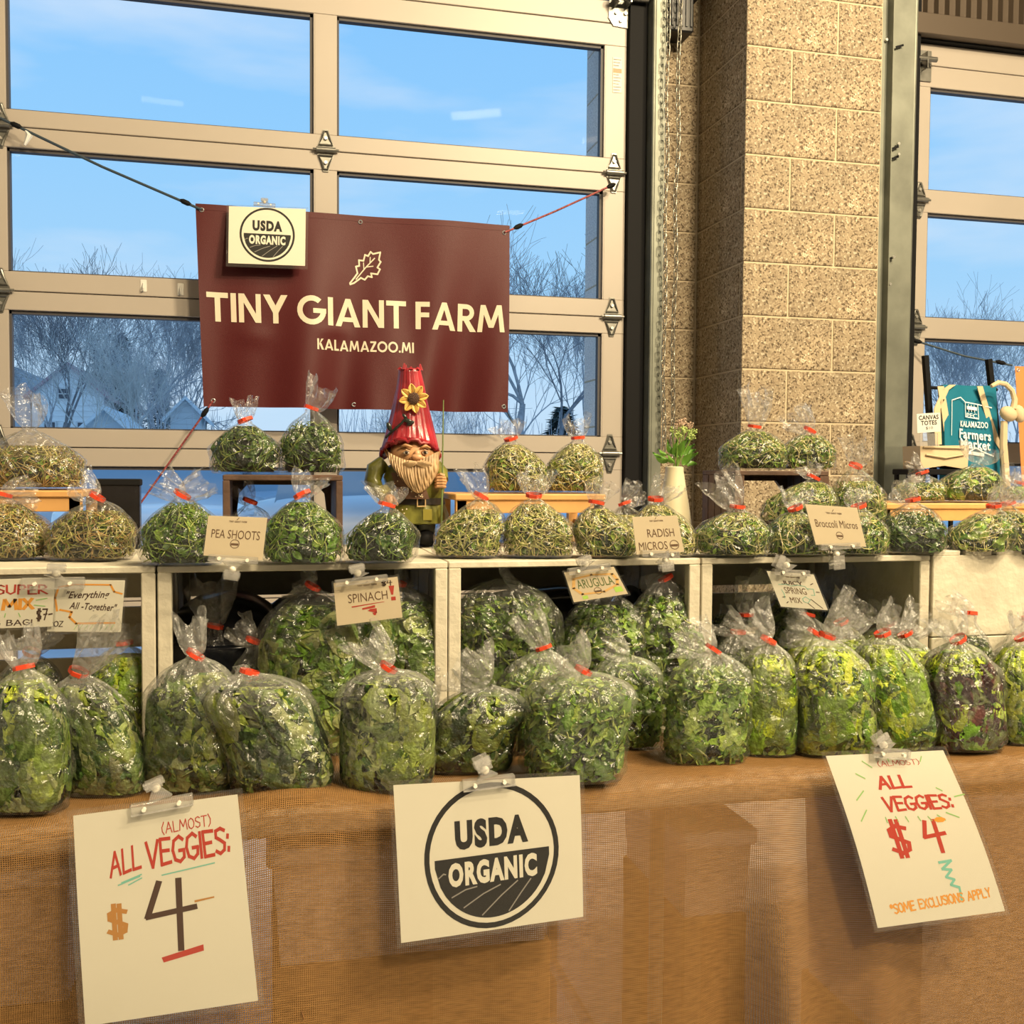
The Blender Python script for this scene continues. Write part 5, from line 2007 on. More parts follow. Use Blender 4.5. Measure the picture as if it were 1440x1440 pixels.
GEO = {
    'T': (.74, [_rc(0, .82, .74, 1), _rc(.275, 0, .465, .82)]),
    'I': (.19, [_rc(0, 0, .19, 1)]),
    'N': (.78, [_rc(0, 0, .18, 1), _rc(.60, 0, .78, 1), [(0, 1), (.20, 1), (.78, 0), (.58, 0)]]),
    'Y': (.86, [[(0, 1), (.23, 1), (.52, .46), (.34, .36)], [(.86, 1), (.63, 1), (.34, .46), (.52, .36)], _rc(.335, 0, .525, .46)]),
    'G': (1.0, _ring(.5, .5, .52, .33, 48, 355) + [_rc(.55, .40, 1.02, .57)]),
    'A': (.92, [[(0, 0), (.21, 0), (.56, 1), (.38, 1)], [(.92, 0), (.71, 0), (.38, 1), (.56, 1)], _rc(.22, .18, .70, .34)]),
    'F': (.52, [_rc(0, 0, .19, 1), _rc(.19, .82, .52, 1), _rc(.19, .44, .50, .61)]),
    'R': (.68, [_rc(0, 0, .19, 1), _rc(.19, .83, .34, 1), _rc(.19, .40, .34, .57), [(.22, .44), (.44, .44), (.72, 0), (.49, 0)]] + _ring(.34, .70, .30, .13, -90, 90, 10)),
    'M': (1.02, [[(0, 0), (.18, 0), (.28, 1), (.12, 1)], [(1.02, 0), (.84, 0), (.74, 1), (.90, 1)], [(.12, 1), (.30, 1), (.60, .16), (.42, .16)], [(.90, 1), (.72, 1), (.42, .16), (.60, .16)]]),
    'K': (.66, [_rc(0, 0, .19, 1), [(.17, .40), (.30, .56), (.66, 1), (.42, 1)], [(.22, .50), (.40, .62), (.70, 0), (.46, 0)]]),
    'L': (.48, [_rc(0, 0, .19, 1), _rc(.19, 0, .48, .18)]),
    'Z': (.66, [_rc(.02, .83, .64, 1), _rc(0, 0, .66, .17), [(.40, .84), (.64, .84), (.24, .16), (0, .16)]]),
    'O': (1.02, _ring(.51, .5, .52, .33, 0, 360, 28)),
    '.': (.19, [_rc(0, 0, .19, .19)]),
    ' ': (.18, []),
}


def geo_text(s, gap=.09):
    x, qs = 0, []
    for c in s:
        w, q = GEO[c]
        qs += [[(px_ + x, py_) for px_, py_ in k] for k in q]
        x += w + gap
    return x - gap, qs


HAND = {
    'A': (.66, [[(0, 0), (.34, 1), (.66, 0)], [(.12, .36), (.56, .38)]]), 'L': (.5, [[(0, 1), (.02, 0), (.5, .02)]]),
    'V': (.6, [[(0, 1), (.28, 0), (.6, 1)]]), 'E': (.5, [[(.5, .98), (0, 1), (.02, 0), (.52, .02)], [(0, .52), (.42, .52)]]),
    'G': (.6, [[(.56, .86), (.36, 1), (.1, .86), (0, .5), (.12, .12), (.38, 0), (.58, .16), (.6, .44), (.34, .44)]]),
    'I': (.08, [[(.04, 1), (.04, 0)]]), 'S': (.5, [[(.5, .88), (.3, 1), (.06, .9), (.04, .66), (.26, .52), (.48, .38), (.46, .12), (.24, 0), (0, .12)]]),
    'U': (.56, [[(0, 1), (.02, .2), (.26, 0), (.5, .2), (.54, 1)]]), 'P': (.5, [[(0, 0), (.02, 1), (.36, .96), (.48, .76), (.36, .52), (.02, .48)]]),
    'R': (.55, [[(0, 0), (.02, 1), (.36, .96), (.48, .76), (.36, .54), (.02, .48), (.55, 0)]]), 'M': (.8, [[(0, 0), (.1, 1), (.4, .3), (.7, 1), (.8, 0)]]),
    'X': (.56, [[(0, 1), (.56, 0)], [(.52, 1), (.02, 0)]]), 'B': (.5, [[(0, 0), (.02, 1), (.36, .96), (.42, .76), (.3, .54), (.02, .5)], [(.3, .54), (.5, .36), (.4, .06), (0, 0)]]),
    'T': (.6, [[(0, 1), (.6, .98)], [(.3, 1), (.28, 0)]]), 'O': (.6, [[(.3, 1), (.06, .82), (0, .5), (.08, .14), (.3, 0), (.54, .16), (.6, .5), (.5, .86), (.3, 1)]]),
    'N': (.6, [[(0, 0), (.04, 1), (.54, 0), (.6, 1)]]), 'D': (.58, [[(0, 0), (.02, 1), (.36, .9), (.56, .5), (.4, .1), (0, 0)]]),
    'H': (.56, [[(0, 1), (.02, 0)], [(.54, 1), (.56, 0)], [(0, .5), (.54, .52)]]), 'C': (.55, [[(.52, .84), (.32, 1), (.08, .84), (0, .5), (.1, .14), (.34, 0), (.54, .14)]]),
    'Y': (.56, [[(0, 1), (.28, .5), (.54, 1)], [(.28, .5), (.24, 0)]]), '4': (.6, [[(.16, 1), (0, .52), (.6, .58)], [(.42, 1), (.38, 0)]]),
    '$': (.5, [[(.5, .82), (.26, .92), (.04, .8), (.04, .62), (.26, .5), (.48, .36), (.46, .16), (.24, .08), (0, .2)], [(.18, 1.08), (.16, -.06)], [(.34, 1.08), (.32, -.06)]]),
    '7': (.5, [[(0, 1), (.5, 1), (.2, 0)], [(.12, .5), (.46, .54)]]), '1': (.1, [[(.05, 1), (.05, 0)]]), '2': (.5, [[(0, .8), (.24, 1), (.48, .8), (.4, .5), (0, 0), (.5, .02)]]),
    '(': (.25, [[(.22, 1.1), (0, .6), (.04, .2), (.22, -.1)]]), ')': (.25, [[(0, 1.1), (.22, .6), (.2, .2), (0, -.1)]]), ':': (.1, [[(.05, .64), (.05, .74)], [(.05, .12), (.05, .24)]]),
    '!': (.1, [[(.05, 1), (.05, .34)], [(.05, .08), (.05, .0)]]), '-': (.4, [[(0, .48), (.4, .52)]]), '*': (.3, [[(0, .7), (.3, .9)], [(0, .9), (.3, .7)], [(.15, 1), (.15, .6)]]),
    '"': (.2, [[(.04, 1.1), (.02, .9)], [(.16, 1.1), (.14, .9)]]), ' ': (.35, []), 'Z': (.5, [[(0, 1), (.5, 1), (0, 0), (.5, 0)]]), 'J': (.4, [[(.36, 1), (.36, .15), (.2, 0), (0, .12)]]), '#': (.4, [[(.1, 1), (.05, 0)], [(.3, 1), (.25, 0)], [(0, .65), (.4, .65)], [(0, .35), (.4, .35)]]),
}


def hand_text(s, gap=.16, jit=.03, seed=1):
    rng = random.Random(seed)
    x, out = 0, []
    for c in s:
        w, st = HAND[c]
        dy = rng.uniform(-jit, jit)
        for pl in st:
            out.append([(x + a + rng.uniform(-jit, jit) * .5, b + dy + rng.uniform(-jit, jit) * .5) for a, b in pl])
        x += w + gap
    return x - gap, out


def stroke_quads(poly, w):
    """a marker stroke as quads with square overlap at the joints"""
    out = []
    for (a, b) in zip(poly, poly[1:]):
        d = np.array(b, float) - np.array(a, float)
        l = np.linalg.norm(d)
        if l < 1e-9:
            continue
        d /= l
        n = np.array([-d[1], d[0]]) * w / 2
        a2, b2 = np.array(a) - d * w * .35, np.array(b) + d * w * .35
        out.append([tuple(a2 - n), tuple(b2 - n), tuple(b2 + n), tuple(a2 + n)])
    return out


class Sheet:
    """a sheet of paper or cloth spanned by four corners; u 0..1 across, v 0..1 down"""

    def __init__(s, TL, TR, BR, BL, bend=0.0, wave=None):
        s.c = [Vector(p) for p in (TL, TR, BR, BL)]
        s.w = ((s.c[1] - s.c[0]).length + (s.c[2] - s.c[3]).length) / 2
        s.h = ((s.c[3] - s.c[0]).length + (s.c[2] - s.c[1]).length) / 2
        s.n = (s.c[3] - s.c[0]).cross(s.c[1] - s.c[0]).normalized()
        if s.n.y > 0:
            s.n = -s.n
        s.bend, s.wave = bend, wave

    def pt(s, u, v, h=0.0):
        a = s.c[0].lerp(s.c[1], u)
        b = s.c[3].lerp(s.c[2], u)
        p = a.lerp(b, v)
        k = h + s.bend * math.sin(math.pi * max(-.1, min(1.1, v))) * 1.0
        if s.wave:
            k += s.wave(u, v)
        return p + s.n * k

    def slab(s, name, m, parent, u0=0, v0=0, u1=1, v1=1, h0=0, h1=.0006, nu=1, nv=8, origin=Vector((0, 0, 0))):
        bm = bmesh.new()
        g = {}
        for k, h in enumerate((h0, h1)):
            for i in range(nu + 1):
                for j in range(nv + 1):
                    g[k, i, j] = bm.verts.new(s.pt(u0 + (u1 - u0) * i / nu, v0 + (v1 - v0) * j / nv, h) - origin)
        for i in range(nu):
            for j in range(nv):
                for k in (0, 1):
                    q = [g[k, i, j], g[k, i + 1, j], g[k, i + 1, j + 1], g[k, i, j + 1]]
                    bm.faces.new(q if k == 0 else q[::-1])
        for i in range(nu):
            for j in (0, nv):
                bm.faces.new((g[0, i, j], g[1, i, j], g[1, i + 1, j], g[0, i + 1, j]))
        for j in range(nv):
            for i in (0, nu):
                bm.faces.new((g[0, i, j], g[0, i, j + 1], g[1, i, j + 1], g[1, i, j]))
        bmesh.ops.recalc_face_normals(bm, faces=bm.faces)
        me = bpy.data.meshes.new(name)
        bm.to_mesh(me)
        bm.free()
        for p in me.polygons:
            p.use_smooth = True
        me.set_sharp_from_angle(angle=math.radians(40))
        return link(name, me, m, parent)

    def ink(s, name, m, parent, quads=None, vf=None, h=.0009, sub=.012, origin=Vector((0, 0, 0))):
        """flat print: quads / (verts, faces) in u,v"""
        V, F = [], []
        for q in quads or []:
            q = [np.array(p, float) for p in q]
            e1 = max(np.linalg.norm((q[1] - q[0]) * [s.w, s.h]), np.linalg.norm((q[2] - q[3]) * [s.w, s.h]))
            e2 = max(np.linalg.norm((q[3] - q[0]) * [s.w, s.h]), np.linalg.norm((q[2] - q[1]) * [s.w, s.h]))
            a, b = max(1, min(12, int(e1 / sub))), max(1, min(24, int(e2 / sub)))
            o = len(V)
            for i in range(a + 1):
                for j in range(b + 1):
                    p = (q[0] * (1 - i / a) + q[1] * i / a) * (1 - j / b) + (q[3] * (1 - i / a) + q[2] * i / a) * j / b
                    V.append(s.pt(p[0], p[1], h) - origin)
            F += [(o + i * (b + 1) + j, o + (i + 1) * (b + 1) + j, o + (i + 1) * (b + 1) + j + 1, o + i * (b + 1) + j + 1) for i in range(a) for j in range(b)]
        if vf:
            v, f = vf
            o = len(V)
            V += [s.pt(a, b, h) - origin for a, b in v]
            F += [tuple(k + o for k in q) for q in f]
        me = bpy.data.meshes.new(name)
        me.from_pydata([tuple(p) for p in V], [], F)
        me.update()
        return link(name, me, m, parent)

    # u,v helpers
    def hand(s, txt, x0, y0, x1, y1, w=.06, slope=0.0, seed=1, jit=.03, gap=.16):
        w = w * 1.45
        """handwriting filling x0..x1 (u) and baseline y1 / cap line y0 (v)"""
        tw, st = hand_text(txt, gap, jit, seed)
        out = []
        for pl in st:
            for q in stroke_quads(pl, w):
                out.append([(x0 + (a / tw) * (x1 - x0), y1 + b * (y0 - y1) + slope * (a / tw)) for a, b in q])
        return out

    def typed(s, txt, x0, y0, x1, y1, offset=0.0, slope=0.0, shear=0):
        v, f = text2d(txt, 1, 1, offset, shear)
        v = fit(v, 0, 0, 1, 1)
        v = np.stack([x0 + v[:, 0] * (x1 - x0), y1 + v[:, 1] * (y0 - y1) + slope * v[:, 0]], 1)
        return v, f


def merge_vf(*L_):
    V, F = [], []
    for v, f in L_:
        o = len(V)
        V += [tuple(a) for a in v]
        F += [tuple(k + o for k in q) for q in f]
    return V, F


M_paper = mat('cream_paper', (.74, .70, .58), .55)
M_card = mat('kraft_cream_card', (.74, .62, .43), .45, coat=.3)
M_ink = mat('black_print', (.009, .008, .007), .6, spec=.2)
M_brnink = mat('brown_print', (.14, .07, .03), .5)
M_red = mat('red_marker', (.50, .035, .015), .45)
M_orange = mat('orange_marker', (.80, .33, .03), .45)
M_green = mat('green_marker', (.30, .55, .18), .5)
M_teal = mat('teal_marker', (.20, .55, .45), .5)
M_bmark = mat('brown_marker', (.06, .022, .008), .45)
M_oker = mat('ochre_marker', (.50, .22, .04), .45)

# clear plastic for laminate and clips
def clear_mat(name, haze, gloss, rough=.06):
    m = bpy.data.materials.new(name)
    m.use_nodes = True
    t = m.node_tree
    t.nodes.clear()
    N, L = t.nodes.new, t.links.new
    out = N('ShaderNodeOutputMaterial')
    tr = N('ShaderNodeBsdfTransparent')
    tr.inputs[0].default_value = (.98, .98, .97, 1)
    df = N('ShaderNodeBsdfDiffuse')
    df.inputs[0].default_value = (.85, .82, .78, 1)
    gl = N('ShaderNodeBsdfGlossy')
    gl.inputs['Roughness'].default_value = rough
    tc = N('ShaderNodeTexCoord')
    nz = N('ShaderNodeTexNoise')
    nz.inputs['Scale'].default_value = 16
    L(tc.outputs['Object'], nz.inputs[0])
    bp = N('ShaderNodeBump')
    bp.inputs['Strength'].default_value = .35
    bp.inputs['Distance'].default_value = .01
    L(nz.outputs[0], bp.inputs['Height'])
    L(bp.outputs[0], gl.inputs['Normal'])
    m1 = N('ShaderNodeMixShader')
    m1.inputs[0].default_value = haze
    L(tr.outputs[0], m1.inputs[1])
    L(df.outputs[0], m1.inputs[2])
    lw = N('ShaderNodeLayerWeight')
    lw.inputs[0].default_value = .2
    fr = N('ShaderNodeMath')
    fr.operation = 'MULTIPLY_ADD'
    fr.inputs[1].default_value = .6
    fr.inputs[2].default_value = gloss
    L(lw.outputs['Fresnel'], fr.inputs[0])
    m2 = N('ShaderNodeMixShader')
    L(fr.outputs[0], m2.inputs[0])
    L(m1.outputs[0], m2.inputs[1])
    L(gl.outputs[0], m2.inputs[2])
    L(m2.outputs[0], out.inputs[0])
    return m


M_lam = clear_mat('laminate_film', .022, .006)
M_clip = clear_mat('clear_clip_plastic', .16, .10, .1)


def seal(S, parent, cu, cv, ru, rv, tilt=0.0):
    """round organic seal; cu,cv centre, ru/rv radii in u,v"""
    A = (cu, cv)

    def T(q, k=1):
        return [(A[0] + a * ru, A[1] - b * rv + a * ru * tilt) for a, b in q]
    rings = [T(q) for q in _ring(0, 0, 1.0, .925, 0, 360, 48)]
    S.ink('seal_ring', M_ink, parent, rings, h=.0009)
    # lower half disc
    qs = []
    n = 24
    for i in range(n):
        xa, xb = -.85 + 1.70 * i / n, -.85 + 1.70 * (i + 1) / n
        ya, yb = -math.sqrt(max(0, .855 ** 2 - xa ** 2)), -math.sqrt(max(0, .855 ** 2 - xb ** 2))
        qs.append(T([(xa, min(ya, .02)), (xb, min(yb, .02)), (xb, .02), (xa, .02)]))
    S.ink('seal_field', M_ink, parent, qs, h=.0009)
    v, f = text2d('USDA', 1, 1, .06)
    v = fit(v, -.54, .12, .54, .52)
    S.ink('lettering', M_ink, parent, vf=(T(v), f), h=.0009)
    v, f = text2d('ORGANIC', 1, 1, .055)
    v = fit(v, -.66, -.37, .66, -.04)
    S.ink('pale_lettering', M_paper, parent, vf=(T(v), f), h=.0012)
    ln = []
    for (x0, y0, x1, y1) in ((-.62, -.50, -.25, -.40), (-.45, -.66, .10, -.42), (-.18, -.80, .36, -.40), (.22, -.80, .56, -.40), (-.80, -.22, -.70, -.18)):
        ln += [T(q) for q in stroke_quads([(x0, y0), ((x0 + x1) / 2 + .02, (y0 + y1) / 2 + .03), (x1, y1)], .018)]
    S.ink('furrow_lines', mat('grey_line', (.28, .26, .23), .5), parent, ln, h=.0012)


def clip(bar, wpx, ball, grip, Y, label, ang=0.0, hb=10):
    """sign holder clip: jaw bar with two studs, a neck and ball joint, a gripping clamp. pixels -> plane Y"""
    c = onY(bar[0], bar[1], Y)
    s = zc(c) / FPX
    r = empty('sign_clip', c, label=label, cat='clip', group='clear plastic sign clips')
    w = wpx * s
    h = hb * s
    R3 = Matrix.Rotation(ang, 3, 'Y')
    j = MB().box((-w / 2, -.006, -h / 2), (w / 2, .005, h / 2), bevel=.001).box((-w / 2, -.0085, -h / 2), (w / 2, -.006, -h / 2 + .0025))
    jo = j.build('jaw', M_clip, r)
    jo.rotation_euler = (0, ang, 0)
    st = MB()
    for k in (-.28, .28):
        st.cyl((k * w, -.011, 0), (k * w, -.005, 0), .0028, n=10)
    st.build('stud', mat('pale_stud', (.85, .80, .68), .25), jo, smooth=True)
    b = onY(ball[0], ball[1], Y) - c
    g = onY(grip[0], grip[1], Y) - c
    nk = MB()
    d = (b - Vector((0, 0, 0))).normalized()
    sd = Vector((d.z, 0, -d.x))
    p0, p1 = d * h * .5, b
    nk.prism([(-.016, 0), (.016, 0), (.005, 1), (-.005, 1)], lambda u, v: p0 + (p1 - p0) * v + sd * u + Vector((0, -.004, 0)), lambda u, v: p0 + (p1 - p0) * v + sd * u + Vector((0, .003, 0)))
    nk.build('neck', M_clip, r)
    MB().ball(b, .0062, 14).build('ball_joint', mat('white_ball', (.85, .80, .68), .3), r, smooth=True)
    gd = (g - b)
    gl_ = gd.length
    gd.normalize()
    gs = Vector((gd.z, 0, -gd.x))
    gm = MB()
    for (o_, t_) in ((-.009, .0018), (.007, .0018)):
        gm.prism([(-.011, 0.1), (.011, 0.1), (.011, 1.25), (-.011, 1.25)], lambda u, v: b + gd * gl_ * v + gs * u + Vector((0, o_, 0)), lambda u, v: b + gd * gl_ * v + gs * u + Vector((0, o_ + t_, 0)))
    gm.cyl(b + gd * gl_ * .7 - gs * .013, b + gd * gl_ * .7 + gs * .013, .005, n=10)
    gm.build('clamp', M_clip, r, smooth=True)
    return r


def sheet_sign(name, label, TL, TR, BR, BL, Yt, Yb, m=M_paper, lam=.025, bend=0.0, cat='sign', group=None, nv=10):
    P = [onY(*TL, Yt), onY(*TR, Yt), onY(*BR, Yb), onY(*BL, Yb)]
    S = Sheet(*P, bend=bend)
    r = empty(name, (0, 0, 0), label=label, cat=cat, group=group)
    S.slab('paper', m, r, 0, 0, 1, 1, 0, .0006, nv=nv)
    if lam:
        lu, lv = lam, lam * S.w / S.h
        S.slab('laminate', M_lam, r, -lu, -lv, 1 + lu, 1 + lv, -.0005, .0018, nv=nv)
    return S, r


# --- big price sign, underlined
S, r = sheet_sign('price_sign', 'laminated handwritten price sign with red heading, black 4 and red underline', (103, 1147), (334, 1117), (363, 1407), (120, 1443), 1.392, 1.366, lam=.035, bend=.004)
S.ink('red_lettering', M_red, r, S.hand('ALL', .20, .20, .38, .31, .10, -.025, 3) + S.hand('VEGGIES:', .42, .17, .92, .29, .10, -.02, 4, gap=.13) + S.hand('(ALMOST)', .52, .09, .82, .14, .07, -.012, 8)
      + [[(.46, .725), (.47, .75), (.71, .72), (.71, .69)]])
S.ink('black_price', M_bmark, r, S.hand('4', .40, .37, .68, .70, .055, 0, 2, jit=.01))
S.ink('ochre_price', M_oker, r, S.hand('$', .17, .46, .27, .60, .10, 0, 6) + [[(.68, .475), (.68, .485), (.80, .475), (.80, .468)]])
S.ink('teal_underline', M_teal, r, stroke_quads([(.26, .345), (.38, .318)], .006) + stroke_quads([(.24, .355), (.37, .326)], .006) + stroke_quads([(.30, .36), (.38, .335)], .006) + stroke_quads([(.50, .335), (.82, .31)], .006))
clip((228, 1131), 84, (219, 1108), (215, 1099), 1.388, 'clear plastic clip gripping the underlined price sign', -.13, 15)

# --- big round seal sign
S, r = sheet_sign('seal_sign', 'large laminated paper sign with round black-and-white organic seal on burlap', (553, 1104), (815, 1090), (820, 1289), (564, 1326), 1.392, 1.372, lam=.022, bend=.002)
seal(S, r, .505, .50, .365, .485, -.04)
clip((687, 1100), 75, (682, 1083), (676, 1068), 1.388, 'clear plastic clip gripping the large seal sign', -.06, 15)

# --- slanted price sign
S, r = sheet_sign('price_sign', 'slanted curling laminated price sign with red heading and green ray marks', (1161, 1063), (1326, 1055), (1413, 1281), (1234, 1305), 1.40, 1.36, lam=.03, bend=.010, nv=14)
S.ink('red_lettering', M_red, r, S.hand('ALL', .34, .135, .60, .205, .13, 0, 3) + S.hand('VEGGIES:', .33, .255, .88, .335, .12, .01, 4, gap=.14) + S.hand('$4', .28, .41, .72, .60, .085, .0, 6, gap=.5) + S.hand('(ALMOST)', .40, .045, .75, .075, .06, 0, 8))
rays = []
for (x, y, dx, dy) in ((.19, .11, .06, .03), (.12, .26, .08, -.05), (.10, .38, .07, -.06), (.30, .37, .0, .03), (.38, .37, .01, .03), (.46, .375, .01, .03), (.56, .38, .01, .025), (.64, .385, .02, .025), (.72, .38, .05, .035), (.80, .37, .09, .035), (.92, .28, .09, -.01), (.80, .22, .04, .02), (.76, .06, .03, -.03), (.28, .04, .06, .04), (.5, .03, .0, .02)):
    rays += stroke_quads([(x, y), (x + dx, y + dy)], .008)
S.ink('green_rays', M_green, r, rays)
S.ink('teal_squiggle', M_teal, r, stroke_quads([(.60, .66), (.70, .655), (.61, .70), (.68, .71), (.62, .75), (.68, .77), (.64, .80), (.70, .82), (.69, .90)], .016))
S.ink('ochre_lettering', M_orange, r, S.hand('*SOME EXCLUSIONS APPLY', .13, .875, .93, .93, .12, -.03, 6, gap=.12) + S.hand('*', .70, .40, .75, .45, .2, 0, 2))
clip((1252, 1059), 60, (1243, 1048), (1237, 1036), 1.395, 'clear plastic clip gripping the slanted price sign', .12, 13)

# --- crate-edge cards
def card(name_, label, TL, TR, BR, BL, Yt=1.636, Yb=1.636, m=M_card):
    S, r = sheet_sign('name_card', label, TL, TR, BR, BL, Yt, Yb, m, lam=.03, nv=2, group='name cards on the crate edges')
    return S, r


def header(S, r, v0=.10):
    S.ink('small_heading', M_brnink, r, vf=S.typed('TINY GIANT FARM', .36, v0, .66, v0 + .045, .02), h=.0009)
    S.ink('leaf_mark', M_brnink, r, stroke_quads([(.49, v0 - .02), (.52, v0 - .07)], .012), h=.0009)


def small_seal(S, r, cu, cv, ru):
    rv = ru * S.w / S.h
    q = [[(cu + a * ru, cv - b * rv) for a, b in k] for k in _ring(0, 0, 1, .86, 0, 360, 20)]
    q.append([(cu - .8 * ru, cv - .12 * rv), (cu + .8 * ru, cv - .12 * rv), (cu + .75 * ru, cv + .35 * rv), (cu - .75 * ru, cv + .35 * rv)])
    S.ink('small_seal', M_brnink, r, q)


S, r = card('', 'cream name card reading PEA SHOOTS standing between two pea shoot bags', (293, 725), (376, 728), (369, 788), (286, 781))
header(S, r)
S.ink('lettering', M_brnink, r, vf=S.typed('PEA SHOOTS', .09, .33, .91, .54, -.0))
small_seal(S, r, .50, .66, .08)
clip((328, 786), 68, (327, 800), (325, 812), 1.632, 'clear clip holding up the PEA SHOOTS card', .08, 9)

S, r = card('', 'cream name card reading RADISH MICROS before the vase', (889, 727), (952, 725), (962, 776), (895, 780))
header(S, r)
S.ink('lettering', M_brnink, r, vf=merge_vf(S.typed('RADISH', .28, .34, .86, .56), S.typed('MICROS', .07, .68, .67, .90)))
small_seal(S, r, .82, .79, .10)
clip((928, 779), 56, (936, 788), (937, 800), 1.632, 'clear clip holding up the RADISH MICROS card', .05, 9)

S, r = card('', 'cream name card reading Broccoli Micros tilted over the crate edge', (1132, 709), (1205, 714), (1218, 769), (1147, 766))
header(S, r, .16)
S.ink('lettering', M_brnink, r, vf=S.typed('Broccoli Micros', .10, .36, .92, .55))
small_seal(S, r, .52, .74, .07)
clip((1180, 768), 62, (1176, 779), (1177, 796), 1.632, 'clear clip holding up the Broccoli Micros card', -.03, 8)

S, r = card('', 'cream name card reading SPINACH with red exclamation mark and underlining', (469, 820), (559, 811), (566, 868), (474, 880))
header(S, r, .10)
S.ink('lettering', M_brnink, r, vf=S.typed('SPINACH', .20, .30, .81, .51))
S.ink('red_marks', M_red, r, [[(.84, .20), (.93, .20), (.90, .42), (.87, .42)], [(.86, .47), (.93, .47), (.93, .56), (.86, .56)], [(.24, .59), (.25, .62), (.76, .57), (.74, .56)], [(.40, .66), (.40, .70), (.60, .68), (.60, .62)], [(.52, .70), (.48, .74), (.62, .82), (.62, .70)], [(.55, .80), (.57, .86), (.60, .86), (.62, .78)]])
S.ink('marker_price', M_bmark, r, S.hand('$4', .74, .07, .90, .19, .10, 0, 2))
clip((508, 816), 74, (503, 806), (501, 796), 1.632, 'clear clip on the SPINACH card', -.1, 9)

S, r = card('', 'name card reading ARUGULA over an orange scribbled border', (793, 805), (863, 797), (883, 835), (807, 847))
S.ink('orange_scribble', mat('pale_orange_marker', (.85, .50, .16), .5), r, stroke_quads([(.14, .25), (.5, .18), (.90, .24), (.94, .45), (.90, .62), (.6, .80), (.2, .78), (.08, .55), (.14, .25)], .06))
S.ink('green_spots', mat('lime_marker', (.50, .80, .12), .5), r, [_rc(.80, .70, .95, .88), _rc(.18, .84, .28, .95)])
S.ink('lettering', mat('dark_green_print', (.10, .16, .03), .5), r, vf=S.typed('ARUGULA', .16, .30, .86, .60))
small_seal(S, r, .50, .74, .07)
clip((828, 800), 62, (823, 793), (820, 785), 1.632, 'clear clip on the ARUGULA card', -.12, 9)

S, r = card('', 'tilted name card reading SPRING MIX with teal doodles', (1078, 803), (1144, 808), (1164, 858), (1098, 853), m=M_paper)
header(S, r, .10)
S.ink('lettering', M_brnink, r, vf=merge_vf(S.typed('SPRING', .22, .42, .68, .60), S.typed('MIX', .26, .70, .50, .86)))
tl = S.hand('JUICY', .22, .24, .66, .34, .10, 0, 3)
S.ink('marker_word', M_bmark, r, tl + stroke_quads([(.84, .30), (.90, .26)], .02) + stroke_quads([(.90, .5), (.97, .5)], .02) + stroke_quads([(.12, .72), (.18, .70)], .02) + stroke_quads([(.16, .88), (.20, .84)], .02) + stroke_quads([(.72, .72), (.90, .96)], .016) + stroke_quads([(.62, .84), (.72, .98)], .016))
S.ink('teal_doodle', M_teal, r, stroke_quads([(.14, .36), (.3, .34), (.4, .38), (.55, .34), (.7, .36), (.74, .46)], .014) + stroke_quads([(.74, .42), (.86, .42), (.84, .60), (.76, .60)], .014) + stroke_quads([(.54, .72), (.62, .66), (.70, .74), (.62, .84), (.54, .80), (.54, .72)], .014) + stroke_quads([(.16, .50), (.18, .62), (.16, .74)], .014))
clip((1112, 805), 56, (1106, 795), (1094, 789), 1.632, 'clear clip on the SPRING MIX card', .06, 8)

S, r = card('', 'handwritten card reading SUPER MIX in red and orange, cut off by the photo edge', (-48, 816), (77, 812), (74, 881), (-48, 885), m=M_paper)
S.ink('red_lettering', M_red, r, S.hand('SUPER', .34, .12, .92, .30, .10, .03, 3))
S.ink('orange_lettering', M_orange, r, S.hand('MIX', .42, .42, .76, .62, .16, .0, 3))
S.ink('green_ticks', M_green, r, stroke_quads([(.80, .45), (.92, .42)], .02) + stroke_quads([(.78, .55), (.9, .58)], .02) + stroke_quads([(.45, .70), (.44, .78)], .012) + stroke_quads([(.6, .70), (.62, .78)], .012))
S.ink('brown_lettering', M_bmark, r, S.hand('BIG BAG!', .20, .84, .76, .95, .09, 0, 4) + S.hand('$7-', .81, .64, .99, .86, .10, 0, 4))
S, r = card('', 'handwritten card reading Everything All-Together with orange border', (76, 815), (176, 816), (170, 889), (66, 888), 1.641, 1.641, m=M_paper)
S.ink('orange_border', M_orange, r, stroke_quads([(.10, .60), (.05, .35), (.08, .14), (.3, .09), (.8, .09), (.86, .22), (.97, .26)], .03) + stroke_quads([(.14, .58), (.30, .62), (.28, .72), (.38, .84), (.9, .82)], .035))
vv_, ff_ = merge_vf(S.typed('"Everything', .20, .22, .80, .40, .02, -.02, .3), S.typed('All -Together"', .26, .42, .92, .60, .02, .04, .3))
S.ink('brown_lettering', M_bmark, r, quads=S.hand('2OZ', .02, .80, .20, .90, .10, 0, 3), vf=(vv_, ff_))
S.ink('green_hatching', M_green, r, sum([stroke_quads([(.36 + k * .07, .96), (.40 + k * .07, .86)], .008) for k in range(8)], []))
clip((75, 820), 82, (79, 806), (80, 795), 1.632, 'clear clip joining the SUPER MIX and Everything cards', .0, 16)

# ------------------------------------------------------------------ maroon banner
YBN = 3.84
Pb = [onY(275, 287, YBN), onY(717, 317, YBN), onY(713, 580, YBN), onY(286, 571, YBN)]


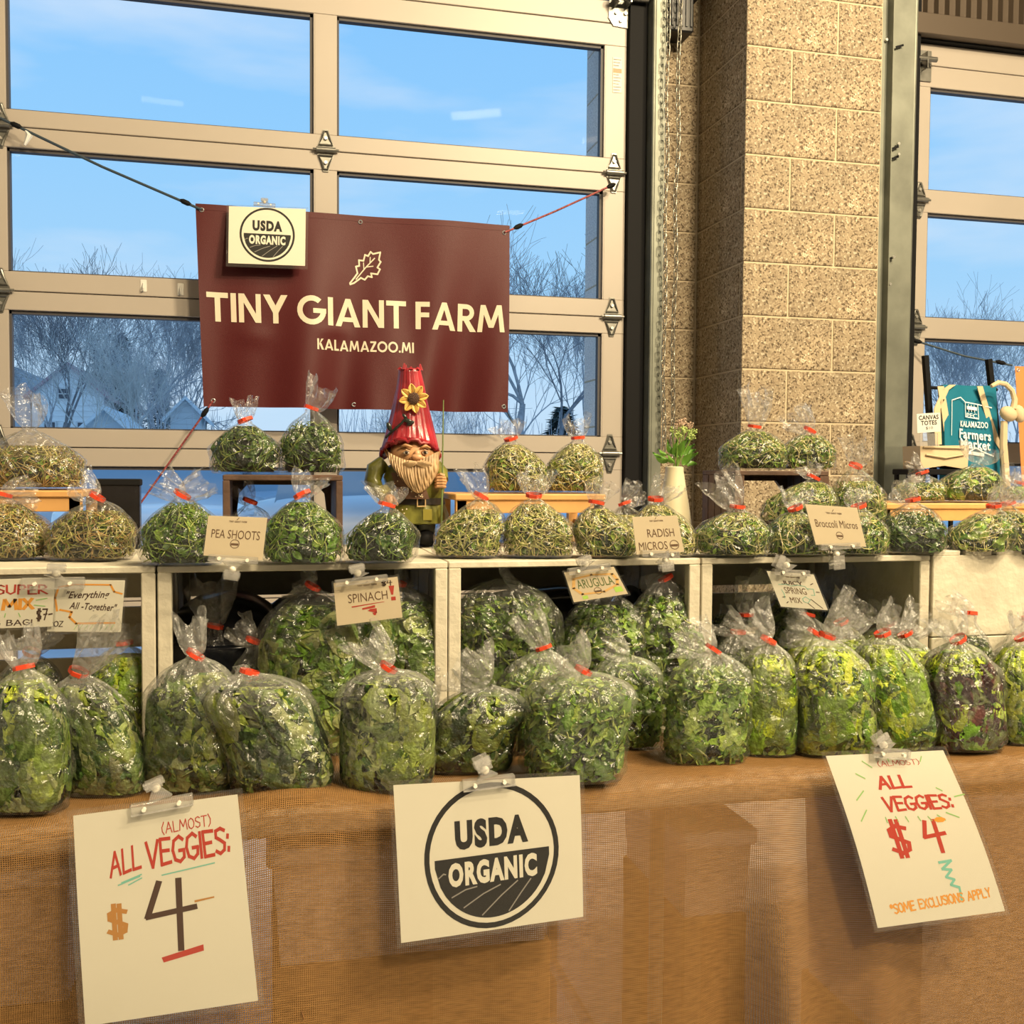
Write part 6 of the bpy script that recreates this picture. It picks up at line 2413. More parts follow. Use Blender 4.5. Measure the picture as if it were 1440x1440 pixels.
def bwave(u, v):
    k = .25 + .75 * v
    w = .018 * math.sin(u * 17 + 1.0 + v * 2.2) * k + .011 * math.sin(u * 31 + 2.2 * v + 2) * v + .008 * math.sin(u * 9 + .5 - v * 3)
    w += .012 * math.exp(-((u - .55 - .10 * v) / .05) ** 2) * v - .010 * math.exp(-((u - .46) / .05) ** 2) * max(0, v - .3) + .012 * math.exp(-((u - .80 + .1 * v) / .04) ** 2) * max(0, v - .3)
    w += .006 * math.exp(-(((u - .17) / .06) ** 2 + ((v - .64) / .05) ** 2)) + .006 * math.exp(-(((u - .42) / .05) ** 2 + ((v - .60) / .04) ** 2))
    return w


BN = Sheet(*Pb, wave=bwave)
bn = empty('farm_banner', (0, 0, 0), label='maroon vinyl banner with cream lettering strung across the glass door', cat='banner')
M_mar = mat('maroon_vinyl', (.075, .006, .007), .5, spec=.35, coat=.0, bump=.15, bscale=500)
M_cream = mat('cream_print', (.70, .61, .46), .45)
BN.slab('vinyl', M_mar, bn, nu=90, nv=50, h1=.0008)
for (a, c) in ((0, .03), (.97, 1)):
    BN.slab('hem', M_mar, bn, 0, a, 1, c, .0008, .0016, nu=90, nv=2)


def put(qs, tw, u0, v0, u1, v1):
    return [[(u0 + a / tw * (u1 - u0), v1 + b * (v0 - v1)) for a, b in q] for q in qs]


tw, qs = geo_text('TINY GIANT FARM', .085)
BN.ink('large_lettering', M_cream, bn, put(qs, tw, .022, .43, .984, .574), h=.0026, sub=.006)
tw, qs = geo_text('KALAMAZOO.MI', .10)
BN.ink('small_lettering', M_cream, bn, put(qs, tw, .362, .645, .678, .70), h=.0026, sub=.006)
# oak-like leaf emblem
cxu, cyv, su = .522, .265, .055
outl = [(-1, -1.05), (-.75, -.95), (-.3, -.62), (-.05, -.72), (.15, -.5), (.42, -.55), (.36, -.32), (.78, -.36), (.95, -.05), (.78, .05), (1.0, .4), (.88, .52), (.98, .98), (.5, .86), (.35, .98), (.18, .72), (-.02, .78), (-.12, .42), (-.42, .44), (-.40, .1), (-.62, .04), (-.52, -.35), (-.72, -.62), (-1.02, -.98), (-1, -1.05)]
mapl = lambda p: (cxu + p[0] * su * .9, cyv - p[1] * su * 1.55)
lq = []
for pl, w in ((outl, .10), ([(-.62, -.72), (0, 0), (.6, .6)], .07), ([(.05, .05), (.5, .12)], .06), ([(-.1, -.1), (-.12, .3)], .06), ([(.3, .3), (.32, .65)], .06)):
    for q in stroke_quads(pl, w):
        lq.append([mapl(p) for p in q])
BN.ink('leaf_emblem', M_cream, bn, lq, h=.0026, sub=.02)
M_brass = mat('grommet_metal', (.80, .82, .84), .25, metal=.9)
for (u, v) in ((.018, .03), (.507, .032), (.982, .04), (.03, .97), (.48, .975), (.985, .97)):
    p = BN.pt(u, v, .002)
    MB().tube([p + Vector((.0065 * math.cos(k * .628), 0, .0065 * math.sin(k * .628))) for k in range(10)], .0022, 6, close=True).build('grommet', M_brass, bn, smooth=True)

# small seal sign on the banner
P = [onY(322, 290, 3.80), onY(430, 294, 3.80), onY(429, 374, 3.77), onY(321, 370, 3.77)]
S = Sheet(*P, bend=.002)
r = empty('seal_sign', (0, 0, 0), label='small laminated sign with round organic seal clipped to the maroon banner', cat='sign')
S.slab('paper', M_paper, r, nv=6)
S.slab('laminate', M_lam, r, -.03, -.02, 1.035, 1.06, -.0005, .0018, nv=6)
seal(S, r, .50, .48, .36, .475, .02)
clip((372, 288), 30, (372, 284), (372, 280), 3.805, 'tiny clear clip on top of the banner holding the small seal sign', .03, 5)

# cords
def cord(name, pts, r_, m, label, clips=(), cat='cord'):
    o = empty(name, (0, 0, 0), label=label, cat=cat, group='bungee cords of the banners')
    P_ = []
    for a, b in zip(pts, pts[1:]):
        for k in range(8):
            q = a.lerp(b, k / 8)
            P_.append(q)
    P_.append(pts[-1])
    MB().tube(P_, r_, 8).build('cord_line', m, o, smooth=True)
    for (p, d) in clips:
        d = d.normalized()
        MB().tube([p - d * .022, p - d * .012, p + d * .008, p + d * .02], [.004, .009, .009, .004], 8).build('cord_hook', M_blk, o, smooth=True)
    return o


M_cordb = mat('dark_blue_cord', (.03, .05, .07), .6)
M_cordr = mat('red_black_cord', (.25, .05, .05), .6, noise=.9, nscale=160)
A, B = onY(0, 166, 3.90), BN.pt(.018, .03, .004)
o = cord('bungee_cord', [A, A.lerp(B, .5) + Vector((0, 0, -.008)), B], .0048, M_cordb, 'dark cord from the upper hinge down to the banner corner by the small seal sign', ((A.lerp(B, .08), B - A), (A.lerp(B, .92), B - A)))
MB().tube([A.lerp(B, .12), A.lerp(B, .125) + Vector((.012, -.004, -.02)), A.lerp(B, .12) + Vector((.0, -.004, -.055))], [.002, .012, .004], 6).build('paper_tag', mat('white_tag', (.75, .75, .72), .6), o)
A, B = onY(862, 260, 3.90), BN.pt(.982, .04, .004)
cord('bungee_cord', [A, A.lerp(B, .55) + Vector((0, 0, -.004)), B], .0038, M_cordr, 'red and black cord from the door-edge hinge to the banner corner', ((A.lerp(B, .88), B - A), (A.lerp(B, .02), B - A)))
A, B = onY(186, 724, 3.90), BN.pt(.03, .97, .004)
cord('bungee_cord', [A, B], .0036, M_cordr, 'reddish cord slanting down from the banner bottom corner behind the shoots', ((A.lerp(B, .90), B - A),))
A, B = onY(722, 596, 3.86), BN.pt(.985, .97, .004)
cord('bungee_cord', [A, B], .0025, M_cordb, 'short loose cord end at the lower banner corner beside the pale micros')
A, B = onY(1290, 480, 3.90), onY(1424, 514, 3.70)
cord('bungee_cord', [A, A.lerp(B, .5) + Vector((0, 0, -.012)), B], .0042, M_cordb, 'dark cord from the second door hinge to the orange banner', ((A.lerp(B, .0), B - A), (A.lerp(B, .88), B - A)))

# ------------------------------------------------------------------ canvas totes of the next stall
YT = 3.25
rk = empty('display_rack', (0, 0, 0), label='slanting black display rack holding canvas tote bags behind the stall', cat='rack')
a, c = onY(1301, 500, YT), onY(1313, 668, YT)
b2, d2 = onY(1390, 505, YT), onY(1408, 668, YT)
for p, q in ((a, c), (b2, d2)):
    e = q + (q - p) * ((q.z - .0) / (p.z - q.z))
    MB().box((-.009, -.009, 0), (.009, .009, (p - e).length)).build('post', M_blk, rk)
    o_ = rk.children[-1]
    o_.location = e
    o_.rotation_euler = (0, math.atan2((p - e).x, (p - e).z), 0)
    MB().box((e.x - .02, YT - .3, .0), (e.x + .02, YT + .3, .02)).build('foot', M_blk, rk)
p, q = onY(1302, 545, YT), onY(1402, 548, YT)
MB().tube([p, q], .006, 8).build('crossbar', M_blk, rk)

tt_ = empty('tote_bag', (0, 0, 0), label='turquoise canvas tote bag with white farmers market print on the black rack', cat='bag')
P = [onY(1326, 541, YT - .03), onY(1400, 543, YT - .03), onY(1412, 700, YT - .06), onY(1328, 700, YT - .06)]
TS = Sheet(*P, wave=lambda u, v: .006 * math.sin(u * 9 + v * 3) + .004 * math.sin(u * 17) * v)
M_turq = mat('turquoise_canvas', (.0, .16, .26), .8, bump=.3, bscale=600)
TS.slab('body', M_turq, tt_, nu=16, nv=20, h0=-.03, h1=0)
M_wp = mat('white_screen_print', (.80, .85, .85), .6)
TS.ink('lettering', M_wp, tt_, vf=merge_vf(TS.typed('KALAMAZOO', .30, .315, .76, .37, .02, .015), TS.typed('Farmers', .28, .385, .80, .47, .025, .03), TS.typed('Market', .30, .47, .78, .555, .025, .03), TS.typed('PFC', .42, .245, .60, .285, .0, .01)), h=.007)
fr = []
for q in ([(.40, .15), (.62, .17)], [(.62, .17), (.62, .30)], [(.62, .30), (.40, .28)], [(.40, .28), (.40, .15)], [(.12, .14), (.30, .11), (.40, .15)], [(.12, .14), (.10, .45)], [(.62, .17), (.85, .20)], [(.46, .17), (.46, .235)], [(.51, .175), (.51, .235)], [(.56, .18), (.56, .24)]):
    fr += stroke_quads(q, .009)
fr += stroke_quads([(.44, .20), (.59, .21)], .03)
fr += stroke_quads([(.26, .62), (.42, .59), (.54, .56), (.68, .60), (.84, .63)], .012) + stroke_quads([(.42, .60), (.66, .62)], .03)
TS.ink('emblem', M_wp, tt_, fr, h=.007, sub=.05)
M_str = mat('natural_canvas', (.66, .52, .33), .8)
for pts, w_ in ((((1323, 543), (1329, 580), (1334, 625), (1336, 640)), 9), (((1378, 543), (1390, 585), (1402, 620), (1410, 632)), 8), (((1340, 541), (1330, 548), (1318, 575), (1320, 625)), 9)):
    st_ = MB()
    pr_ = None
    for (xx, yy) in pts:
        l_, r_ = onY(xx - w_ / 2, yy, YT - .045), onY(xx + w_ / 2, yy, YT - .045)
        cur = (l_, r_)
        if pr_:
            st_.prism([(0, 0), (1, 0), (1, 1), (0, 1)], lambda u, v: (pr_[0].lerp(pr_[1], u)).lerp(cur[0].lerp(cur[1], u), v), lambda u, v: (pr_[0].lerp(pr_[1], u)).lerp(cur[0].lerp(cur[1], u), v) + Vector((0, .003, 0)))
        pr_ = cur
    st_.build('handle', M_str, tt_)

nt_ = empty('tote_bag', (0, 0, 0), label='folded natural canvas tote lying in front of the black rack', cat='bag')
a, c = onY(1294, 627, YT - .15), onY(1362, 660, YT - .15)
tm_ = MB()
tm_.prism([(a.x, a.z), (c.x, a.z + .004), (c.x - .004, c.z), ((a.x + c.x) / 2, c.z + .012), (a.x + .004, c.z)], lambda u, v: Vector((u, YT - .15, v)), lambda u, v: Vector((u, YT - .05, v)))
tm_.build('body', M_str, nt_)
MB().tube([Vector((a.x + .01, YT - .155, a.z - .004)), Vector((c.x - .02, YT - .155, a.z - .006))], .003, 6).tube([Vector((a.x + .02, YT - .155, a.z - .03)), Vector(((a.x + c.x) / 2, YT - .156, a.z - .04)), Vector((c.x - .02, YT - .155, a.z - .028))], .003, 6).build('fold', M_str, nt_)
ts_ = empty('tote_stand', (0, 0, 0), label='low black shelf carrying the folded natural tote', cat='stand')
MB().box((a.x - .02, YT - .2, c.z - .02), (c.x + .03, YT - .02, c.z), bevel=.003).build('shelf', M_blk, ts_)
for xx in (a.x - .01, c.x + .02):
    for yy in (YT - .19, YT - .04):
        MB().box((xx - .006, yy, 0), (xx + .006, yy + .012, c.z - .02)).build('leg', M_blk, ts_)

S, r = sheet_sign('canvas_totes_sign', 'small white sign reading CANVAS TOTES before the black rack', (1289, 582), (1322, 580), (1323, 607), (1290, 609), YT - .17, YT - .17, mat('white_paper', (.85, .84, .80), .5), lam=.02, nv=2)
S.ink('lettering', M_ink, r, vf=merge_vf(S.typed('CANVAS', .08, .10, .92, .34, .03), S.typed('TOTES', .16, .38, .84, .62, .03), S.typed('$10', .36, .70, .66, .86, .0)))
pp, qq = onY(1306, 609, YT - .17), onY(1307, 628, YT - .15)
MB().box((pp.x - .035, YT - .172, qq.z), (pp.x + .035, YT - .169, pp.z)).build('clear_holder', M_clip, r)

sb2 = empty('tote_handle_bundle', (0, 0, 0), label='cream cotton strap looped over into a knotted beige bundle beside the turquoise tote', cat='strap')
ar = [onY(x_, y_, YT - .1) for x_, y_ in ((1394, 543), (1404, 538), (1414, 540), (1423, 549), (1427, 562), (1425, 575))]
MB().tube(ar, [.007, .009, .009, .009, .010, .012], 8).build('strap', M_str, sb2, smooth=True)
k0 = onY(1418, 582, YT - .1)
k1 = onY(1433, 582, YT - .1)
MB().ball(k0, .034, 14, (1, .7, .75), Matrix.Rotation(.5, 3, 'Y')).build('knot', M_str, sb2, smooth=True)
MB().ball(k1, .030, 14, (.7, .7, 1.1), Matrix.Rotation(-.3, 3, 'Y')).build('knot', M_str, sb2, smooth=True)
MB().tube([onY(1412, 592, YT - .09), onY(1411, 625, YT - .09), onY(1415, 680, YT - .09), onY(1416, 720, YT - .09)], [.012, .013, .014, .014], 8).build('strap_end', M_str, sb2, smooth=True)

ob_ = empty('orange_banner', (0, 0, 0), label='plain orange hanging banner of the next stall at the photo edge', cat='banner')
P = [onY(1427, 515, 3.70), onY(1600, 524, 3.70), onY(1600, 700, 3.70), onY(1436, 692, 3.70)]
OB = Sheet(*P, wave=lambda u, v: .008 * math.sin(u * 14 + v))
OB.slab('cloth', mat('orange_vinyl', (.72, .27, .08), .6), ob_, nu=30, nv=8, h1=.001)
p = OB.pt(.02, .03, .002)
MB().tube([p + Vector((.006 * math.cos(k * .628), 0, .006 * math.sin(k * .628))) for k in range(10)], .002, 6, close=True).build('grommet', M_brass, ob_)

# ------------------------------------------------------------------ garden gnome
YG = 2.03
gp = onY(577, 700, YG)
GS = zc(gp) / FPX
gbase = 700 + (gp.z - (ZCT + .002)) / GS      # pixel row of its foot
gn = empty('garden_gnome', (gp.x, YG, ZCT + .001), -YAW, label='painted garden gnome with tall red hat, sunflower and long beard on the crates', cat='figurine')


def G(x, y, d=0):
    return Vector(((x - 577) * GS, -d * GS, (gbase - y) * GS))


def gl_(prof, f=None, n=48, dsc=.8):
    """lathe from pixel profile: (centre x, y, half width)"""
    b_ = MB()
    rings = []
    for i, (cx_, y_, hw_) in enumerate(prof):
        ring = []
        for j in range(n):
            a = 2 * math.pi * j / n
            k = f(a, i, y_) if f else 1
            ring.append(b_.bm.verts.new(G(cx_ + hw_ * k * math.cos(a), y_ + (0), -hw_ * dsc * k * math.sin(a))))
        rings.append(ring)
    for A_, B_ in zip(rings, rings[1:]):
        for j in range(n):
            b_.bm.faces.new((A_[j], A_[(j + 1) % n], B_[(j + 1) % n], B_[j]))
    b_.bm.faces.new(rings[0])
    b_.bm.faces.new(rings[-1][::-1])
    return b_


M_hat = mat('painted_red', (.30, .018, .028), .3, noise=.45, nscale=26, coat=.4)
M_skin = mat('gnome_skin', (.52, .28, .13), .5, noise=.25, nscale=40)
M_beard = mat('carved_beard', (.46, .31, .17), .55, noise=.35, nscale=50)
M_olive = mat('olive_paint', (.13, .13, .022), .35, noise=.6, nscale=30, coat=.3)
M_vest = mat('brown_vest', (.10, .05, .03), .45, noise=.5, nscale=60)
M_yel = mat('petal_yellow', (.80, .50, .13), .45, noise=.15, nscale=60)
M_pant = mat('slate_trousers', (.05, .06, .05), .5, noise=.4, nscale=30)

# legs, boots, coat, vest
for s in (-1, 1):
    gl_([(588 + s * 12, 730, 13), (588 + s * 12, 752, 12), (588 + s * 12, 764, 12)], n=16, dsc=1).build('trouser_leg', M_pant, gn, smooth=True)
    bt = MB()
    bt.ball(G(586 + s * 14, gbase - 12, 8), 15 * GS, 14, (.9, 1.5, .8))
    bt.cyl(G(587 + s * 13, 762, 0), G(587 + s * 13, gbase - 1, 0), 12 * GS, 13 * GS, 14)
    bt.build('boot', M_blk, gn, smooth=True)
gl_([(585, 648, 26), (583, 655, 38), (582, 670, 43), (584, 688, 41), (587, 700, 36), (587, 707, 37), (588, 722, 42), (588, 734, 43), (588, 736, 30)],
    f=lambda a, i, y: 1 + .03 * math.sin(a * 9) * (i > 4)).build('coat', M_olive, gn, smooth=True)
vb = MB()
nn = 12
g_ = {}
for i in range(nn + 1):
    for j in range(10):
        u = i / nn * 2 - 1
        y_ = 664 + j * 4.0
        x_ = 574 + u * 21 + j * 1.3
        dd_ = 36 * math.sqrt(max(0, 1 - ((x_ - 585) / 46) ** 2)) + 1.6
        g_[i, j] = vb.bm.verts.new(G(x_, y_, dd_))
for i in range(nn):
    for j in range(9):
        vb.bm.faces.new((g_[i, j], g_[i + 1, j], g_[i + 1, j + 1], g_[i, j + 1]))
vo_ = vb.build('vest', M_vest, gn, smooth=True)
dt = MB()
rr_ = random.Random(4)
for k in range(46):
    x_, y_ = rr_.uniform(556, 600), rr_.uniform(664, 702)
    if k > 26:
        x_, y_ = rr_.uniform(552, 578), rr_.uniform(712, 731)
    dd_ = 36 * math.sqrt(max(0, 1 - ((x_ - 586) / 46) ** 2)) + 1.8
    dt.ball(G(x_, y_, dd_ - .6), 1.1 * GS, 6)
dt.build('bead_pattern', mat('cream_beads', (.7, .62, .45), .5), vo_)
gl_([(587, 699, 38.5), (587, 708, 39.5)], n=40).build('belt', mat('black_belt', (.02, .016, .013), .35), gn, smooth=True)
bk = MB()
c_ = [(590, 698), (601, 698), (601, 710), (590, 710)]
bk.tube([G(x_, y_, 33.5) for x_, y_ in c_], 1.3 * GS, 6, close=True)
bk.build('buckle', mat('brass_buckle', (.75, .55, .30), .35, metal=.5), gn)
pk = MB()
pk.box(G(598, 729, 34), G(610, 714, 30))
pk.box(G(600, 731, 35), G(612, 713, 32)) if False else None
pk.build('coat_pocket', mat('yellow_olive', (.26, .23, .04), .4), gn)
# arms
MB().tube([G(541, 650, 6), G(529, 660, 10), G(526, 676, 14), G(533, 688, 20), G(544, 694, 28)], [v * GS for v in (11, 13, 12, 10, 9)], 14).build('sleeve', M_olive, gn, smooth=True)
MB().tube([G(540, 689, 25), G(548, 697, 31)], [11 * GS, 10.5 * GS], 14).build('sleeve_cuff', mat('yellow_olive'), gn, smooth=True)
MB().tube([G(613, 655, 6), G(621, 664, 12), G(624, 674, 22)], [v * GS for v in (10, 10, 8)], 14).build('sleeve', M_olive, gn, smooth=True)
hd_ = MB()
hd_.ball(G(622, 676, 27), 8.5 * GS, 14, (1, 1, .95))
for k in range(4):
    hd_.tube([G(614 + 1, 671 + k * 4, 31), G(618, 670.5 + k * 4, 35.5), G(624, 670.5 + k * 4, 36), G(628, 671 + k * 4, 31)], 2.3 * GS, 7)
hd_.tube([G(617, 668, 30), G(622, 666, 34), G(627, 668, 33)], 2.5 * GS, 7)
hd_.build('hand', M_skin, gn, smooth=True)
h2 = MB()
h2.ball(G(552, 701, 33), 8 * GS, 12)
for k in range(4):
    h2.tube([G(556 + k * 1.5, 698 + k * 2.6, 37), G(560 + k * 1.2, 700 + k * 2.6, 39)], 2.2 * GS, 6)
h2.build('hand', M_skin, gn, smooth=True)
MB().tube([G(623, 745, 29), G(624, 690, 33), G(625, 564, 30)], [1.6 * GS, 1.3 * GS, .8 * GS], 7).build('staff', mat('green_stick', (.16, .22, .08), .4), gn, smooth=True)
# head
hm = MB()
hm.ball(G(581, 640, 6), 31 * GS, 28, (1.08, .95, .85))
hm.ball(G(566, 648, 24), 9 * GS, 12, (1.1, .8, .8)).ball(G(603, 650, 24), 8.5 * GS, 12, (1.1, .8, .8))
hm.tube([G(566, 629, 33), G(574, 626, 36), G(583, 629, 37)], [1.6 * GS, 2.4 * GS, 1.4 * GS], 8)
hm.tube([G(594, 630, 33), G(601, 627, 31), G(607, 630, 27)], [1.4 * GS, 2.4 * GS, 1.4 * GS], 8)
hm.build('face', M_skin, gn, smooth='all')
MB().ball(G(590, 639, 36), 5.8 * GS, 14, (.9, 1, 1.15)).ball(G(590, 643, 38), 6.6 * GS, 14, (1.25, .9, .8)).ball(G(583, 645, 35), 4 * GS, 10).ball(G(598, 645, 35), 4 * GS, 10).build('nose', mat('gnome_nose', (.60, .32, .17), .4), gn, smooth='all')
for x_, dd in ((575, 37), (600, 33.5)):
    eo = MB().ball(G(x_, 636.5, dd - 1), 3.9 * GS, 12, (1.2, .6, .8)).build('eye', mat('eye_white', (.55, .48, .40), .3), gn, smooth='all')
    MB().ball(G(x_ + .5, 636.5, dd + 1.2), 2.1 * GS, 10, (1, .6, 1)).build('pupil', mat('dark_eye', (.02, .012, .01), .15), eo, smooth='all')
    MB().tube([G(x_ - 5, 635.5, dd - .5), G(x_, 632.8, dd + 1.5), G(x_ + 5, 635, dd - .5)], 1.0 * GS, 6).build('eyelid', M_skin, gn, smooth=True)
for s, pts in ((-1, ((556, 640), (548, 634), (540, 627), (545, 638), (552, 648))), (1, ((606, 642), (612, 637), (619, 634), (616, 644), (608, 650)))):
    er = MB()
    er.prism(pts, lambda u, v: G(u, v, 12), lambda u, v: G(u, v, 4))
    er.tube([G(pts[1][0], pts[1][1], 12), G(pts[2][0], pts[2][1], 11), G(pts[3][0], pts[3][1], 12), G(pts[4][0], pts[4][1], 12)], 1.8 * GS, 6)
    er.build('ear', M_skin, gn, smooth=True)
# beard: grooved sheet
nu, nv = 90, 26
bd = {}
bb_ = MB()
for i in range(nu + 1):
    u = i / nu * 2 - 1
    for j in range(nv + 1):
        v = j / nv
        top = 634 + 14 * (1 - abs(u) ** 1.5)
        bot = 693 - 26 * abs(u) ** 1.7
        y_ = top + (bot - top) * v
        wd = 36 * (1 - .12 * v) * (1 if v < .4 else math.sqrt(max(0, 1 - ((v - .4) / .95) ** 2)))
        x_ = 583 + u * wd + v * v * 9
        dd_ = 25 + 15 * math.sqrt(max(0, 1 - u * u)) + 7 * math.sin(v * 2.8) + 1.7 * abs(math.sin(u * 22 + 2.5 * math.sin(v * 3 + u))) + .8 * math.sin(u * 60)
        if abs(u) > .97 or j == nv:
            dd_ -= 12
        bd[i, j] = bb_.bm.verts.new(G(x_, y_, dd_))
for i in range(nu):
    for j in range(nv):
        bb_.bm.faces.new((bd[i, j], bd[i + 1, j], bd[i + 1, j + 1], bd[i, j + 1]))
bb_.build('beard', M_beard, gn, smooth='all')
for s in (-1, 1):
    mu = MB()
    for k in range(4):
        pts = [G(590 + s * 1, 650 + k * .6, 46), G(590 + s * 9, 650 + k * 1.6, 47 - k), G(590 + s * 19, 653 + k * 1.4, 41 - k), G(590 + s * 26 - (s > 0) * 3, 651 + k * .5, 34)]
        mu.tube(pts, [1.8 * GS, 3.2 * GS, 2.6 * GS, .7 * GS], 8)
    mu.build('moustache', M_beard, gn, smooth=True)
# hat
prof = [(577, 642, 42), (577, 630, 39), (577, 615, 35.5), (577, 598, 31.5), (577, 580, 27), (577, 560, 22.5), (577, 540, 18.5), (576, 524, 15.5), (576, 519, 15)]


def groove(a, i, y):
    k = 1 + .045 * (abs(math.sin(a * 7 + .4 * math.sin(y * .05))) - .5) + .02 * math.sin(a * 31)
    return k


hb_ = gl_(prof, groove, n=96, dsc=.85)
for v in hb_.bm.verts:
    y_ = gbase - v.co.z / GS
    ax = (v.co.x / GS)
    fr = -v.co.y / GS
    if y_ > 600:
        v.co.z += GS * (23 * max(0, fr / 34) * (y_ - 600) / 42)
ht = hb_.build('hat', M_hat, gn, smooth='all')
rg = MB()
pts = []
for k in range(72):
    a = 2 * math.pi * k / 72
    f_ = max(0, math.sin(a))
    pts.append(G(577 + 41 * math.cos(a), 641 - 22 * f_ + 1.8 * math.sin(a * 13) + 1.2 * math.sin(a * 29), 35 * math.sin(a) * 1.03))
rg.tube(pts, 2.8 * GS, 7, close=True)
rg.build('brim', mat('dark_red_brim', (.26, .012, .02), .35, noise=.5, nscale=90), ht, smooth=True)
sp = MB()
for (x0, x1, dx) in ((578, 561, 0), (590, 584, 0)):
    pass
for k in range(9):
    a = k / 9 * 2 * math.pi
    sp.tube([G(576 + 15 * math.cos(a), 521, 12 * math.sin(a)), G(576 + 14 * math.cos(a), 521 - (4 if k % 3 else 9), 11.5 * math.sin(a))], [3.6 * GS, 1.2 * GS], 5)
sp.build('splinter_top', M_hat, ht)
# sunflower
fl = empty('sunflower', G(584, 562, 23))
fl.parent = gn
for k in range(8):
    a = k / 8 * 2 * math.pi + .18
    pm = MB()
    d = Vector((math.cos(a), -.12, math.sin(a)))
    s_ = Vector((-math.sin(a), 0, math.cos(a)))
    gr = []
    for i in range(8):
        t_ = i / 7
        w_ = 5.6 * math.sin(math.pi * min(1, .14 + t_ * .86)) ** .7
        row = []
        for q in (-1, -.5, 0, .5, 1):
            row.append(pm.bm.verts.new((d * (5 + 16 * t_) + s_ * w_ * q) * GS + Vector((0, -1, 0)) * GS * (2.2 * abs(q) + 1.5 * math.sin(t_ * 3))))
        gr.append(row)
    for A_, B_ in zip(gr, gr[1:]):
        for i in range(4):
            pm.bm.faces.new((A_[i], A_[i + 1], B_[i + 1], B_[i]))
    po = pm.build('petal', M_yel, fl, smooth='all')
    po.modifiers.new('thick', 'SOLIDIFY').thickness = .0012
    pv = MB().tube([(d * (6 + 12 * t_)) * GS + Vector((0, -2.6 * GS, 0)) for t_ in (0, .5, 1)], [.9 * GS, .7 * GS, .3 * GS], 5)
    pv.build('petal_vein', mat('petal_orange', (.45, .18, .03), .5), fl)
sc = MB().ball((0, -3 * GS, 0), 8.6 * GS, 18, (1, .55, 1))
for k in range(60):
    a, q = k * 2.4, math.sqrt(k / 60) * 8
    sc.ball(Vector((q * math.cos(a), -3 - 4.6 * math.sqrt(max(0, 1 - (q / 9) ** 2)), q * math.sin(a))) * GS, 1.0 * GS, 6)
sc.build('seed_head', mat('seed_brown', (.10, .05, .03), .5), fl, smooth='all')
tg = MB().tube([G(545, 616, 24), G(556, 606, 29), G(568, 596, 31), G(574, 588, 30)], 1.6 * GS, 7)
for (x_, y_, rx_, an) in ((550, 601, 7, 1.2), (576, 593, 7, .2), (580, 596, 6, -.5), (572, 587, 5, .9)):
    tg.ball(G(x_, y_, 29 if x_ > 560 else 25), rx_ * GS, 10, (1, .35, .5), Matrix.Rotation(an, 3, 'Y'))
tg.build('twig_with_leaves', mat('black_green_paint', (.02, .025, .02), .25), gn, smooth=True)

# ------------------------------------------------------------------ vase with flowers
YV = 2.06
vp = onY(948, 700, YV)
VS = zc(vp) / FPX
vbase = 700 + (vp.z - (ZCT + .001)) / VS
va = empty('flower_vase', (vp.x, YV, ZCT + .001), label='cream ceramic bottle vase standing by the block pilaster behind the radish micros', cat='vase')
prof = [(0.1, vbase), (24, vbase), (26, vbase - 4), (26, 760), (24.5, 735), (20, 705), (15.5, 680), (12.8, 663), (12.6, 657), (10.8, 656), (10.6, 664), (9, 700)]
b_ = MB().lathe([(r_ * VS, (vbase - y_) * VS) for r_, y_ in prof], 32)
b_.build('ceramic_body', mat('cream_ceramic', (.66, .60, .42), .4, noise=.08, nscale=8), va, smooth=True)
fw = empty('flower_bunch', (vp.x, YV, ZCT + .001), label='bunch of small green and pinkish flower clusters with bright leaves in the cream vase', cat='flowers')
V_ = lambda x, y, d=0: Vector(((x - 948) * VS, -d * VS, (vbase - y) * VS))
M_stemg = mat('flower_stem', (.20, .34, .06), .5)
M_lf = mat('fresh_green_leaf', (.13, .30, .035), .4, trans=.25)
M_fl = mat('green_flower_buds', (.36, .46, .14), .6)
M_fp = mat('pinkish_flower_buds', (.50, .36, .26), .6)
rr_ = random.Random(9)
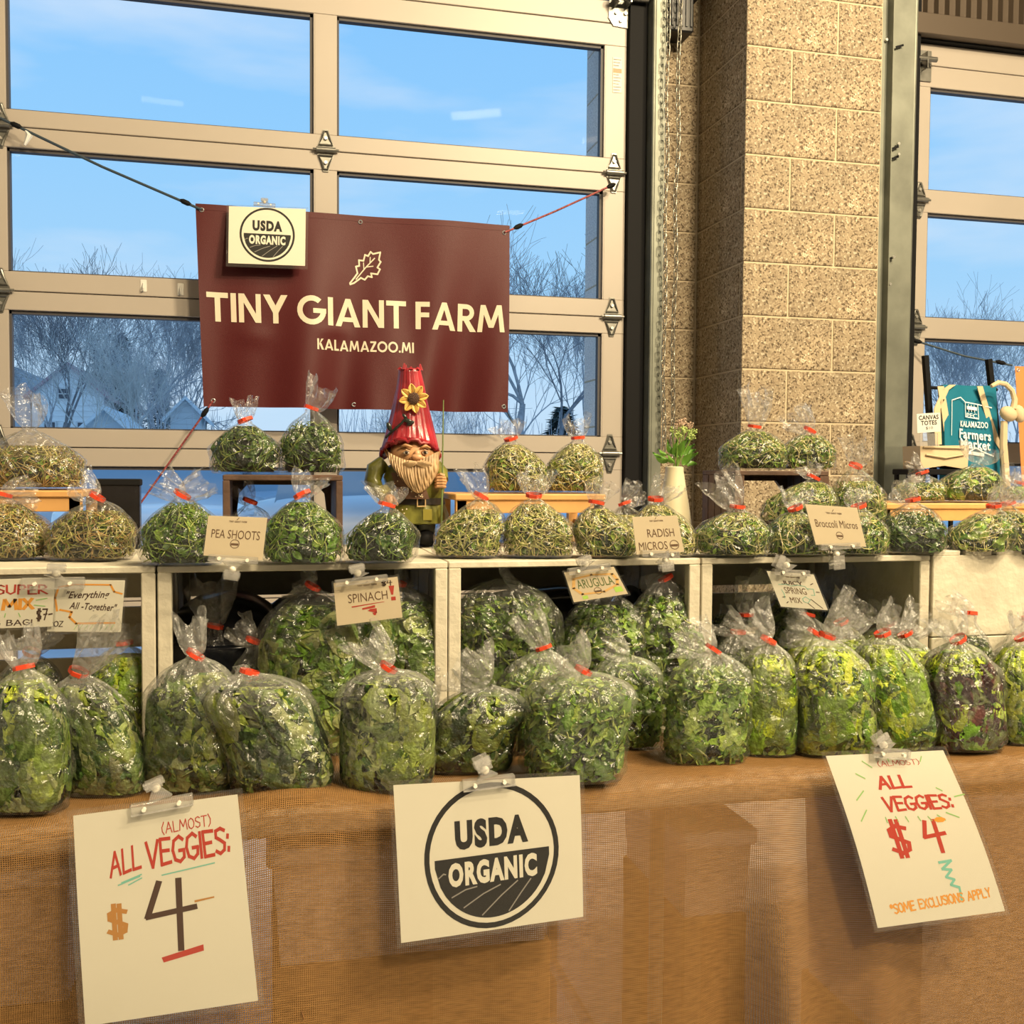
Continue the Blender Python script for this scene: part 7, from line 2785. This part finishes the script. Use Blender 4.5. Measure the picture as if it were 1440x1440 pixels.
heads = [(944, 606, 0), (952, 597, 4), (961, 594, -3), (968, 600, 5), (974, 608, 0), (958, 606, 9), (949, 614, 8), (968, 616, 8)]
for (hx, hy, hd2) in heads:
    MB().tube([V_(948 + rr_.uniform(-4, 4), 668, rr_.uniform(-4, 4)), V_(950 + (hx - 950) * .4, 640, hd2 * .5), V_(hx, hy + 4, hd2)], [1.2 * VS, 1 * VS, .8 * VS], 6).build('stem', M_stemg, fw, smooth=True)
    cl_ = MB()
    for k in range(22):
        a, e_ = rr_.uniform(0, 6.28), rr_.uniform(-.3, 1.4)
        p = Vector((math.cos(a) * math.cos(e_), math.sin(a) * math.cos(e_), math.sin(e_) * .8)) * rr_.uniform(4, 7.5) * VS + V_(hx, hy, hd2)
        cl_.ball(p, rr_.uniform(.8, 1.5) * VS, 6)
        cl_.tube([V_(hx, hy + 4, hd2), p], .35 * VS, 3)
    cl_.build('flower_cluster', M_fl if hy > 600 else M_fp, fw)
leafs = [(932, 643, -1.0, 20), (925, 636, -.9, 12), (962, 648, .9, 22), (974, 640, 1.0, 18), (968, 632, .8, 18), (955, 632, .3, 22), (944, 630, -.3, 18), (960, 622, .6, 18), (940, 646, -.7, 14), (976, 650, 1.5, 16), (950, 640, 0, 20)]
lt = leaf_tpl(8, 4, .26, 'oval', 3)
for i, (lx, ly, an, ln) in enumerate(leafs):
    Vv = lt[0].copy()
    d = np.array([math.sin(an), -.3 * ((i % 3) - 1), math.cos(an)])
    d /= np.linalg.norm(d)
    s_ = np.array([math.cos(an), .3, -math.sin(an)])
    s_ -= d * s_.dot(d)
    s_ /= np.linalg.norm(s_)
    n_ = np.cross(d, s_)
    root_ = np.array(V_(948 + (lx - 948) * .35, 655 if ly > 640 else 645, 3 * ((i % 3) - 1)))
    L_ = (np.array(V_(lx, ly, 4 * ((i % 3)))) - root_)
    Q = root_ + L_ * .4 + (Vv[:, 0:1] * d + Vv[:, 1:2] * s_ + Vv[:, 2:3] * n_) * ln * 1.25 * VS
    o = link('leaf', fast_mesh('leaf', Q, lt[1], smooth=True), M_lf, fw)
